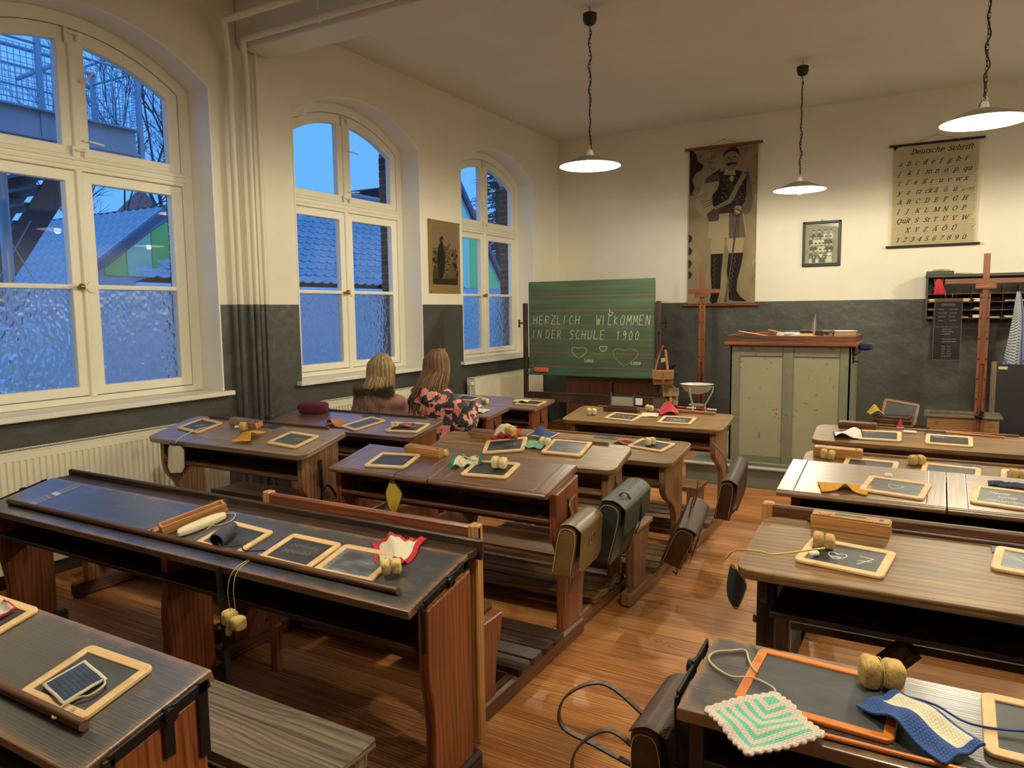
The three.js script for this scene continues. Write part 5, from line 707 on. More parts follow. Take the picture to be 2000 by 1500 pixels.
// ---------- chalkboard ----------
const boardTex = canvasTex(1024, 700, (c, w, h) => {
  const im = c.createImageData(w, h); for (let y = 0; y < h; y++) for (let x = 0; x < w; x++) { const f = fbm(x / w, y / h, 4, 3, 5, 901), s = Math.pow(fbm(x / w, y / h, 2, 14, 4, 907), 3) * 60, i = (y * w + x) * 4; im.data[i] = 44 + f * 18 + s * 0.7; im.data[i + 1] = 68 + f * 18 + s * 0.8; im.data[i + 2] = 48 + f * 14 + s * 0.6; im.data[i + 3] = 255; } c.putImageData(im, 0, 0);
  const Y = (z) => ((z - 205) / 795) * h, X = (z) => ((z - 245) / 1035) * w;
  for (const [y, t] of [[258, 2], [305, 2], [336, 5], [372, 2], [416, 2], [458, 6], [496, 2], [543, 2], [585, 6], [622, 2], [668, 2], [703, 5], [745, 2], [788, 2], [822, 5], [852, 2], [893, 2], [943, 6]]) { c.strokeStyle = 'rgba(150,62,66,0.8)'; c.lineWidth = t; c.beginPath(); c.moveTo(0, Y(y)); c.lineTo(w, Y(y)); c.stroke(); if (t > 4) { c.strokeStyle = 'rgba(190,70,84,0.5)'; c.lineWidth = 1.5; c.beginPath(); c.moveTo(0, Y(y) - 6); c.lineTo(w, Y(y) - 6); c.stroke(); } }
  c.strokeStyle = 'rgba(226,230,205,0.9)'; c.fillStyle = c.strokeStyle; c.lineWidth = 3; c.lineCap = 'round'; c.lineJoin = 'round';
  // hand-drawn capitals: strokes on a 1 x 1 cell
  const G = { H: [[0, 0, 0, 1], [0.8, 0, 0.75, 1], [0, 0.5, 0.8, 0.5]], E: [[0.75, 0, 0, 0, 0, 1, 0.7, 1], [0, 0.5, 0.6, 0.5]], R: [[0, 1, 0, 0, 0.7, 0.1, 0.7, 0.4, 0, 0.5, 0.75, 1]], Z: [[0, 0, 0.8, 0, 0, 1, 1, 1]], L: [[0.05, 0, 0, 1, 0.8, 1]], I: [[0.2, 0, 0.2, 1]], C: [[0.8, 0.1, 0.3, 0, 0, 0.5, 0.25, 1, 0.8, 0.95]], W: [[0, 0, 0.25, 1, 0.5, 0.3, 0.7, 1, 1, 0]], K: [[0, 0, 0, 1], [0.6, 0.2, 0, 0.55, 0.7, 1]], O: [[0.4, 0, 0, 0.4, 0.1, 0.95, 0.6, 1, 0.85, 0.5, 0.7, 0.05, 0.4, 0]], M: [[0, 1, 0.1, 0, 0.5, 0.7, 0.85, 0, 1, 1]], N: [[0, 1, 0.05, 0, 0.75, 1, 0.8, 0]], D: [[0, 0, 0, 1, 0.5, 0.95, 0.8, 0.5, 0.5, 0.05, 0, 0]], S: [[0.85, 0.1, 0.3, 0.0, 0.1, 0.3, 0.7, 0.6, 0.6, 0.95, 0, 1]], U: [[0, 0, 0.05, 0.9, 0.5, 1, 0.75, 0.8, 0.8, 0]], 1: [[0, 0.3, 0.4, 0, 0.35, 1]], 9: [[0.7, 0.3, 0.3, 0, 0.05, 0.35, 0.35, 0.5, 0.7, 0.2, 0.65, 0.8, 0.2, 1]], 0: [[0.4, 0, 0.05, 0.4, 0.15, 0.95, 0.55, 0.95, 0.75, 0.4, 0.4, 0]] };
  const write = (t, x0, x1, y0, y1) => { const n = t.length, cw = (X(x1) - X(x0)) / n, H = Y(y1) - Y(y0); [...t].forEach((q, i) => { for (const s of G[q] || []) { c.beginPath(); for (let k = 0; k < s.length; k += 2) { const px = X(x0) + i * cw + s[k] * cw * 0.72 + (1 - s[k + 1]) * H * 0.12, py = Y(y0) + s[k + 1] * H; k ? c.lineTo(px, py) : c.moveTo(px, py); } c.stroke(); } }); };
  write('HERZLICH', 285, 700, 500, 572); write('WILKOMMEN', 820, 1262, 500, 578); write('IN', 275, 370, 625, 692); write('DER', 395, 545, 625, 692); write('SCHULE', 600, 905, 625, 698); write('1900', 985, 1180, 628, 702);
  path(c, [[X(932), Y(447)], [X(930), Y(472)], [X(962), Y(476)], [X(940), Y(508)], [X(920), Y(480)]]);
  c.lineWidth = 2.6; const ht = (x, y, s) => { c.beginPath(); c.moveTo(X(x), Y(y + s)); c.bezierCurveTo(X(x - s * 1.6), Y(y), X(x - s), Y(y - s), X(x), Y(y - s * 0.45)); c.bezierCurveTo(X(x + s), Y(y - s), X(x + s * 2.1), Y(y - s * 0.1), X(x), Y(y + s)); c.stroke(); };
  ht(675, 806, 57); c.lineWidth = 4; ht(878, 776, 28); c.lineWidth = 2.2; c.strokeStyle = 'rgba(216,190,160,0.75)'; ht(1048, 830, 88);
  skewText(c, 'Lotta', X(722), Y(895), 34, -0.1); skewText(c, 'Lotta', X(1098), Y(905), 34, -0.1);
});
{
  const b = thing('chalkboard', 'green school chalkboard with welcome writing on wooden stand', 'chalkboard', [1.68, 0, -7.15]), bm = std({ map: boardTex, roughness: 0.6 }), W = 1.45, H = 1.0, yc = 1.45;
  const edge = std({ color: rgb(48, 76, 52), roughness: 0.6 });
  part('board', box(W, H, 0.02, { y: yc, z: -0.012 }), edge, b); const f = new THREE.PlaneGeometry(W - 0.006, H - 0.006); part('writing_surface', f.translate(0, yc, 0.0), bm, b, 'green surface with red staves and chalk writing');
  part('chalk_tray', box(W + 0.02, 0.022, 0.05, { y: yc - H / 2 - 0.008, z: 0.02, c: 0.004 }), edge, b);
  for (const s of [-1, 1]) { part('post', box(0.045, 1.72, 0.05, { x: s * 0.765, y: 0.86, c: 0.006 }), M.dark, b); part('foot', box(0.06, 0.06, 0.7, { x: s * 0.765, y: 0.03, c: 0.01 }), M.dark, b); part('wing_screw', merge([rod([s * 0.78, 1.5, 0], [s * 0.84, 1.5, 0], 0.008), lump(0.02, 0.05, 0.02, 5, 10).translate(s * 0.845, 1.515, 0), lump(0.02, 0.04, 0.02, 6, 10).translate(s * 0.845, 1.47, 0)]), M.iron, b); }
  part('cross_bar', box(1.5, 0.1, 0.03, { y: 0.69 }), M.dark, b);
  part('pulley_cord', merge([rod([0.775, 1.42, 0.03], [0.78, 1.25, 0.03], 0.004), cyl(0.014, 0.014, 0.03, { x: 0.78, y: 1.4, z: 0.03 })]), M.iron, b);
}
solo('board_wiper', box(0.17, 0.05, 0.04, { c: 0.008 }), std({ map: dataTex(128, 64, (u, v) => { const a = fbm(u, v, 20, 10, 3, 921); return [206 * (0.8 + 0.3 * a), 96 * (0.8 + 0.3 * a), 58 * (0.8 + 0.3 * a)]; }, true, [6, 6]), roughness: 0.95 }), 'orange sponge wiper on the chalkboard ledge', 'sponge', [1.12, 0.975 + 0.012, -7.125]);
{ // cupboard behind the board
  const c = thing('cupboard', 'low dark brown cupboard behind the chalkboard', 'cupboard', [1.36, 0, -8.85]); const W = 1.32, H = 0.78, D = 0.5;
  part('body', box(W, H, D - 0.03, { y: H / 2, z: -0.02 }), M.brown, c); part('top', box(W + 0.05, 0.03, D + 0.04, { y: H + 0.015 }), M.dark, c); for (const s of [-1, 1]) { const d = part('door', box(W / 2 - 0.03, H - 0.1, 0.022, { x: s * W / 4, y: H / 2 - 0.01, z: D / 2 - 0.02 }), M.walnut, c); part('keyhole', cyl(0.008, 0.008, 0.006, { x: s * 0.05, y: H / 2, z: D / 2 - 0.007, rx: Math.PI / 2 }), M.iron, d); }
  const put = (n, g, m, l, k, x, z, ry = 0) => solo(n, g, m, l, k, [x, 0.81, z], ry);
  put('folder', place(extrude(shapeOf([[0, 0], [0.34, 0.1], [0.44, 0.13], [0.4, 0.07], [0.1, -0.0]]), 0.3, { b: 0.003 }), {}).translate(-0.1, 0.004, -0.2), M.black, 'black pointed folder lying on the cupboard behind the bags', 'folder', 1.75, -8.75, 0.1);
  put('paper_stack', merge([0, 1, 2].map((i) => box(0.18, 0.05, 0.02, { x: i * 0.11, y: 0.15 + i * 0.01, rz: 0.1 * i, ry: 0.2 }))), M.paper2, 'loose papers standing on the cupboard behind the bags', 'paper', 1.62, -8.95);
}
{ // glass viewing case on the cross bar
  const g = thing('lantern_slide_case', 'small metal and glass slide case below the chalkboard', 'case', [2.1, 0.665, -7.06]); const gl = std({ color: rgb(150, 156, 138), roughness: 0.15 });
  part('glass_plate', box(0.24, 0.09, 0.012, { y: 0.03 }), gl, g); part('clip', merge([box(0.012, 0.16, 0.03, { x: -0.125, y: 0.04 }), box(0.012, 0.16, 0.03, { x: 0.125, y: 0.04 })]), M.steel, g); part('picture', box(0.075, 0.07, 0.01, { x: 0.175, y: 0.035 }), std({ map: canvasTex(64, 64, (c) => { c.fillStyle = '#dfe6ea'; c.fillRect(0, 0, 64, 64); c.fillStyle = '#3e5a70'; for (let i = 0; i < 14; i++) c.fillRect(hash2(i, 1, 1) * 56, hash2(i, 2, 1) * 56, 10, 5); }), roughness: 0.4 }), g); part('bracket', merge([rod([-0.12, -0.03, 0], [0.06, -0.04, 0], 0.006), rod([0.12, -0.03, 0], [0.17, -0.1, 0.02], 0.006)]), M.iron, g);
}
// ---------- wash basin ----------
{
  const b = thing('wash_basin', 'white enamel wash basin on bent wire stand', 'basin', [2.69, 0.0, -7.7]), rim = std({ color: rgb(34, 40, 58), roughness: 0.3 });
  part('bowl', lathe([[0.0, 0.735], [0.06, 0.735], [0.13, 0.765], [0.165, 0.815], [0.182, 0.835], [0.186, 0.838], [0.16, 0.82], [0.125, 0.772], [0.06, 0.742], [0.0, 0.742]], 48), M.enamel, b); part('rim', place(uvm(new THREE.TorusGeometry(0.185, 0.004, 8, 48)), { y: 0.838, rx: Math.PI / 2 }), rim, b);
  const leg = tube([[0.165, 0.825, 0], [0.16, 0.76, 0], [0.11, 0.66, 0], [0.085, 0.6, 0], [0.1, 0.52, 0], [0.14, 0.4, 0], [0.15, 0.21, 0]], 0.008, 40, 8); for (let i = 0; i < 3; i++) { const m = part('leg', leg, M.enamel, b); m.rotation.y = i * 2.094 + 0.35; }
  part('soap_dish', lathe([[0, 0.6], [0.075, 0.6], [0.09, 0.618], [0.086, 0.62], [0.07, 0.606], [0, 0.606]], 28), M.enamel, b); part('ring', place(uvm(new THREE.TorusGeometry(0.166, 0.006, 6, 40)), { y: 0.82, rx: Math.PI / 2 }), M.enamel, b);
}
// ---------- map stands ----------
function mapStand(label, x, z, yTop, yBase, wpost, armY, armL, armR, feet) {
  const s = thing('map_stand', label, 'map stand', [x, yBase, z]), H = yTop - yBase, a = armY - yBase;
  part('sliding_post', box(0.055, H * 0.55, 0.025, { y: H - H * 0.275, z: 0.0, g: 1 }), M.red, s); for (const k of [-1, 1]) part('rail', box(wpost * 0.3, a - 0.12, 0.03, { x: k * wpost * 0.36, y: (a - 0.12) / 2, z: 0.004, g: 1 }), M.red, s); part('rear_post', box(wpost, a - 0.14, 0.02, { y: (a - 0.14) / 2, z: -0.02, g: 1 }), M.red, s);
  part('arm', merge([box(armL + armR, 0.05, 0.028, { x: (armR - armL) / 2, y: a, z: 0.028 }), box(0.17, 0.09, 0.026, { y: a - 0.03, z: 0.027 })]), M.red, s);
  const bg = ball(0.008, {}, 8); for (let i = 0; i < 7; i++) for (const k of [-1, 1]) { const m = part('screw', bg, M.iron, s); m.position.set(k * wpost * 0.36, a - 0.16 - i * (a - 0.3) / 7, 0.022); }
  part('foot', merge([box(0.6, 0.05, 0.06, { y: 0.025 }), box(0.06, 0.05, 0.6, { y: 0.025 })]), M.brown, s); part('clamp', merge([cyl(0.02, 0.02, 0.07, { y: 0.36, z: 0.03, rz: 1.2 }), box(0.03, 0.03, 0.05, { x: 0.02, y: 0.4, z: 0.03 })]), M.iron, s);
}
mapStand('wooden map stand with crossbar in front of the uniform chart', 2.32, -9.2, 2.12, 0, 0.075, 1.85, 0.17, 0.22);
mapStand('tall wooden map stand with long crossbar before the pigeonhole shelf', 5.27, -8.4, 2.13, 0.2, 0.085, 1.87, 0.34, 0.5);
// ---------- wall charts ----------
const noiseFill = (c, w, h, base, amt, s) => { const im = c.createImageData(w, h); for (let y = 0; y < h; y++) for (let x = 0; x < w; x++) { const f = 1 + (fbm(x / w, y / h, 4, 6, 6, s) - 0.5) * amt, i = (y * w + x) * 4; im.data[i] = base[0] * f; im.data[i + 1] = base[1] * f; im.data[i + 2] = base[2] * f; im.data[i + 3] = 255; } c.putImageData(im, 0, 0); };
const P2 = (c, pts, fill) => { c.fillStyle = fill; c.beginPath(); pts.forEach(([x, y], i) => (i ? c.lineTo(x, y) : c.moveTo(x, y))); c.closePath(); c.fill(); };
const CV = (c, pts, fill, close = true) => { c.fillStyle = fill; c.beginPath(); const n = pts.length; const m = (a, b) => [(a[0] + b[0]) / 2, (a[1] + b[1]) / 2]; let s = m(pts[n - 1], pts[0]); c.moveTo(...s); for (let i = 0; i < n; i++) { const e = m(pts[i], pts[(i + 1) % n]); c.quadraticCurveTo(pts[i][0], pts[i][1], e[0], e[1]); } c.closePath(); c.fill(); };
// life-size print of a uniformed officer (coordinates after the photograph's print, 500 x 1130)
const officerTex = canvasTex(500, 1150, (c, w, h) => {
  noiseFill(c, w, h, [178, 160, 124], 0.35, 1001);
  const X = (x) => (x - 245) * 1.0, Y = (y) => (y - 200) * 0.985; const T = (p) => p.map(([x, y]) => [X(x), Y(y)]);
  const dk = '#241d19', md = '#6a5a48', lt = '#cbb894', sk = '#a8937a', br = '#4a362a';
  c.globalAlpha = 0.4; c.fillStyle = '#5c4a38'; for (let i = 0; i < 50; i++) c.fillRect(hash2(i, 1, 31) * w, hash2(i, 2, 31) * 330, 40 * hash2(i, 3, 31), 3 + 20 * hash2(i, 4, 31)); c.globalAlpha = 1;
  CV(c, T([[245, 200], [300, 230], [300, 290], [360, 320], [340, 355], [285, 380], [265, 430], [292, 480], [270, 520], [245, 560]]), '#3a2a22'); for (const y of [860, 955, 1050, 1135]) CV(c, T([[235, y - 35], [262, y - 25], [276, y], [260, y + 30], [238, y + 40]]), '#3a2a22');
  // legs and boots
  CV(c, T([[415, 860], [520, 860], [520, 930], [505, 1000], [415, 1000], [412, 930]]), lt); CV(c, T([[525, 860], [660, 860], [655, 930], [645, 1000], [555, 1000], [535, 930]]), lt);
  P2(c, T([[415, 985], [506, 985], [495, 1120], [490, 1250], [480, 1300], [465, 1350], [430, 1358], [412, 1335], [425, 1240], [415, 1130]]), dk); P2(c, T([[548, 985], [655, 985], [640, 1080], [615, 1180], [610, 1260], [640, 1310], [688, 1345], [600, 1340], [555, 1330], [550, 1230], [535, 1120]]), dk);
  c.strokeStyle = '#8a7c66'; c.lineWidth = 3; for (const [x, y0] of [[445, 1010], [600, 1000]]) { c.beginPath(); for (let i = 0; i < 24; i++) c.lineTo(X(x + Math.sin(i * 2.1) * 9 - i * (x > 500 ? 2 : 0)), Y(y0 + i * 12)); c.stroke(); }
  // coat skirt, chest
  P2(c, T([[410, 680], [650, 680], [680, 870], [388, 868]]), lt); P2(c, T([[548, 680], [640, 680], [672, 872], [548, 876]]), '#857560'); c.strokeStyle = dk; c.lineWidth = 3; for (const x of [552, 576, 612]) { c.beginPath(); c.moveTo(X(x), Y(680)); c.lineTo(X(x + 6), Y(874)); c.stroke(); }
  CV(c, T([[440, 390], [520, 375], [620, 385], [690, 430], [680, 560], [660, 660], [430, 665], [420, 560], [425, 450]]), '#2e2722'); P2(c, T([[430, 640], [660, 640], [660, 690], [430, 690]]), '#5a3a30');
  CV(c, T([[345, 470], [400, 430], [470, 440], [470, 500], [410, 560], [390, 610], [470, 650], [480, 700], [400, 730], [300, 650], [285, 590]]), lt); CV(c, T([[690, 430], [715, 560], [720, 640], [690, 715], [640, 700], [640, 640], [670, 590], [665, 470]]), '#8a7a64');
  c.strokeStyle = md; c.lineWidth = 4; for (let i = 0; i < 6; i++) { c.beginPath(); c.moveTo(X(310 + i * 8), Y(560 + i * 16)); c.lineTo(X(380 + i * 6), Y(530 + i * 18)); c.stroke(); } P2(c, T([[380, 690], [440, 640], [480, 660], [470, 740], [400, 745]]), md);
  P2(c, T([[360, 460], [380, 410], [470, 395], [480, 450]]), md); P2(c, T([[630, 405], [680, 400], [695, 455], [640, 450]]), md); P2(c, T([[395, 410], [480, 360], [470, 390]]), dk);
  // sash and chain
  P2(c, T([[470, 410], [500, 395], [640, 600], [600, 640]]), '#4c4038'); P2(c, T([[640, 400], [665, 430], [560, 620], [440, 660], [430, 640], [540, 590]]), '#b09c78'); c.fillStyle = dk; for (let i = 0; i < 40; i++) c.fillRect(X(440 + hash2(i, 1, 7) * 210), Y(420 + hash2(i, 2, 7) * 220), 5, 5); c.fillStyle = lt; for (let i = 0; i < 46; i++) c.fillRect(X(490 + hash2(i, 3, 7) * 170), Y(410 + hash2(i, 4, 7) * 190), 5, 6); CV(c, T([[560, 415], [585, 440], [560, 470], [540, 440]]), lt);
  // head
  P2(c, T([[515, 365], [585, 365], [590, 420], [505, 410]]), lt); CV(c, T([[500, 255], [555, 215], [612, 255], [610, 310], [590, 370], [555, 390], [520, 370], [498, 310]]), sk); CV(c, T([[498, 290], [500, 240], [555, 212], [605, 225], [614, 290], [600, 255], [550, 240], [510, 260]]), dk); c.fillStyle = dk; c.fillRect(X(525), Y(286), 18, 5); c.fillRect(X(570), Y(284), 18, 5); CV(c, T([[516, 330], [560, 322], [602, 330], [590, 348], [560, 340], [530, 350]]), '#3a2e24'); CV(c, T([[553, 290], [563, 318], [548, 320]]), '#85705a');
  // hand and sword
  CV(c, T([[580, 640], [640, 640], [635, 700], [590, 700]]), '#c8b494'); c.strokeStyle = dk; c.lineWidth = 5; c.beginPath(); c.ellipse(X(600), Y(690), 32, 24, 0.3, 0, 6); c.stroke(); c.lineWidth = 13; c.beginPath(); c.moveTo(X(612), Y(710)); c.lineTo(X(530), Y(1345)); c.stroke(); c.lineWidth = 4; c.strokeStyle = '#a4947a'; c.beginPath(); c.moveTo(X(612), Y(720)); c.lineTo(X(532), Y(1335)); c.stroke();
  c.strokeStyle = '#8a7858'; c.lineWidth = 2; c.strokeRect(6, 30, w - 12, h - 40);
});
function rolledChart(name, label, cat, x0, x1, y0, y1, tex, rodMat, over, r, mat) {
  const g = thing(name, label, cat, [(x0 + x1) / 2, (y0 + y1) / 2, ZB + 0.03]), w = x1 - x0, h = y1 - y0, m = std({ map: tex, roughness: 0.7 });
  const p = sheet(16, 20, (u, v) => [(u - 0.5) * w, (0.5 - v) * h, 0.008 * Math.sin(u * 3.14) * Math.sin(v * 6)], 0.0); const q = p.attributes.uv; for (let i = 0; i < q.count; i++) q.setY(i, 1 - q.getY(i)); p.computeVertexNormals(); part('print', p, m, g);
  part('top_rod', rod([-w / 2 - over, h / 2, 0.004], [w / 2 + over, h / 2, 0.004], r, r, 12), rodMat, g); part('bottom_rod', rod([-w / 2 - over, -h / 2, 0.004], [w / 2 + over, -h / 2, 0.004], r, r, 12), rodMat, g);
  part('hanger', merge([rod([-w * 0.3, h / 2, 0], [0.0, h / 2 + 0.09, -0.02], 0.0015), rod([w * 0.3, h / 2, 0], [0.0, h / 2 + 0.09, -0.02], 0.0015), ball(0.006, { y: h / 2 + 0.09, z: -0.02 }, 8)]), M.iron, g); return g;
}
rolledChart('wall_chart', 'tall sepia print of a man in uniform on wooden rods', 'wall chart', 1.95, 2.83, 1.68, 3.73, officerTex, M.red, 0.055, 0.02);
const scriptTex = canvasTex(1024, 1400, (c, w, h) => {
  noiseFill(c, w, h, [222, 208, 170], 0.12, 1101); c.fillStyle = '#2c241c'; c.strokeStyle = 'rgba(110,90,60,0.6)'; c.lineWidth = 2;
  const S = (t, x, y, px) => { c.save(); c.translate(x, y); c.transform(1, 0, -0.42, 1, 0, 0); c.font = `${px}px serif`; c.fillText(t, 0, 0); c.strokeStyle = '#2c241c'; c.lineWidth = 2.4; c.strokeText(t, 0, 0); c.restore(); };
  S('Deutsche  Schrift', 205, 135, 92);
  const rows = [['a', 'b', 'c', 'd', 'e', 'f', 'g', 'h', 'i'], ['j', 'k', 'l', 'm', 'n', 'o', 'p', 'qu'], ['r', 'ſ', 's', 'ß', 't', 'u', 'v', 'w', 'x'], ['y', 'z', 'tz', 'ck', 'ä', 'ö', 'ü', '(,;:–"!?)'], ['A', 'B', 'C', 'D', 'E', 'F', 'G', 'H'], ['I', 'J', 'K', 'L', 'M', 'N', 'O', 'P'], ['Qu', 'R', 'S', 'St', 'T', 'U', 'V', 'W'], ['', 'X', 'Y', 'Z', 'Ä', 'Ö', 'Ü', ''], ['1', '2', '3', '4', '5', '6', '7', '8', '9', '0']];
  rows.forEach((r, i) => { const y = 215 + i * 131; for (const k of [0, 30, 62, 92]) { c.beginPath(); c.moveTo(30, y + k); c.lineTo(w - 30, y + k); c.stroke(); } c.strokeRect(30, y, w - 60, 92); r.forEach((t, k) => S(t, 60 + k * (w - 130) / r.length, y + 70, t.length > 4 ? 42 : 84)); });
});
rolledChart('wall_chart', 'old German handwriting alphabet chart with black rods', 'wall chart', 4.37, 5.215, 2.33, 3.49, scriptTex, M.black, 0.05, 0.014);
{ // framed group photograph
  const t = canvasTex(300, 380, (c, w, h) => { noiseFill(c, w, h, [132, 134, 112], 0.3, 1201); const row = (y, n, s, sh) => { for (let i = 0; i < n; i++) { const x = 45 + (i + sh) * (210 / n); CV(c, [[x - s, y + s * 1.2], [x - s * 1.3, y + s * 4.4], [x + s * 1.3, y + s * 4.4], [x + s, y + s * 1.2]], hash2(i, y, 3) < 0.35 ? '#c4c2a4' : '#4c4e44'); c.fillStyle = '#b4ae90'; c.beginPath(); c.arc(x, y, s * 0.72, 0, 7); c.fill(); c.fillStyle = '#3a3a32'; c.beginPath(); c.arc(x, y - s * 0.25, s * 0.74, Math.PI, 0); c.fill(); } }; row(70, 4, 17, 0.6); row(130, 6, 16, 0.2); row(195, 6, 17, 0.5); row(255, 5, 19, 0.3); row(315, 7, 13, 0.3); });
  const g = thing('framed_photograph', 'black-framed old group photograph on the back wall', 'picture', [3.61, 2.415, ZB + 0.02]); part('photograph', new THREE.PlaneGeometry(0.38, 0.48), std({ map: t, roughness: 0.6 }), g); part('glass', new THREE.PlaneGeometry(0.38, 0.48).translate(0, 0, 0.006), pane, g);
  part('frame', merge([box(0.44, 0.03, 0.026, { y: 0.26, c: 0.006 }), box(0.44, 0.03, 0.026, { y: -0.26, c: 0.006 }), box(0.03, 0.55, 0.026, { x: -0.205, c: 0.006 }), box(0.03, 0.55, 0.026, { x: 0.205, c: 0.006 })]), M.black, g); part('eyelet', place(uvm(new THREE.TorusGeometry(0.01, 0.003, 6, 14)), { y: 0.285 }), M.steel, g);
}
{ // sepia print on the window wall: robed speaker before a crowd
  const t = canvasTex(380, 640, (c, w, h) => {
    noiseFill(c, w, h, [172, 146, 96], 0.12, 1301); c.fillStyle = '#8e7c5c'; c.fillRect(38, 52, w - 76, h - 128); c.fillStyle = '#a08e6c'; c.fillRect(38, 52, w - 76, 190);
    for (let i = 0; i < 70; i++) { const y = 230 + hash2(i, 1, 41) * 250, x = 45 + hash2(i, 2, 41) * (w - 90), s = 8 + (y - 220) * 0.06; CV(c, [[x - s, y], [x - s * 1.4, y + s * 3.2], [x + s * 1.4, y + s * 3.2], [x + s, y]], ['#4a3c28', '#6c5a3e', '#8a7854', '#352a1c'][i % 4]); c.fillStyle = '#9c8660'; c.beginPath(); c.arc(x, y - s * 0.4, s * 0.7, 0, 7); c.fill(); c.fillStyle = '#33281a'; c.beginPath(); c.arc(x, y - s * 0.7, s * 0.7, Math.PI, 0); c.fill(); }
    CV(c, [[120, 200], [165, 190], [190, 260], [185, 420], [150, 520], [90, 520], [95, 400], [90, 300]], '#31271b'); P2(c, [[165, 215], [215, 225], [255, 180], [262, 196], [220, 262], [170, 262]], '#6e5c40'); CV(c, [[130, 150], [155, 132], [178, 150], [176, 190], [150, 206], [128, 190]], '#3a2e20'); CV(c, [[150, 156], [176, 158], [174, 188], [154, 190]], '#8a7452');
    CV(c, [[235, 380], [280, 370], [320, 450], [330, 540], [240, 560], [215, 470]], '#7c6a4a'); CV(c, [[40, 420], [100, 400], [110, 560], [40, 565]], '#54462f'); P2(c, [[38, 520], [342, 500], [342, 564], [38, 564]], '#40341f'); c.fillStyle = 'rgba(90,70,40,0.7)'; c.font = '15px serif'; c.fillText('~ ~ ~ ~', 165, 600);
  });
  const g = thing('art_print', 'sepia print of a robed speaker hung between two windows', 'print', [0.012, 2.25, -6.91], Math.PI / 2); part('sheet', sheet(10, 16, (u, v) => [(u - 0.5) * 0.61, (v - 0.5) * 0.81, 0.006 * Math.sin(u * 3.1) * Math.sin(v * 4)], 0), std({ map: t, roughness: 0.8 }), g).geometry.computeVertexNormals(); for (const [x, y] of [[-0.29, 0.39], [0.29, 0.39], [-0.29, -0.39]]) part('pin', ball(0.006, { x, y, z: 0.008 }, 8), M.iron, g);
}
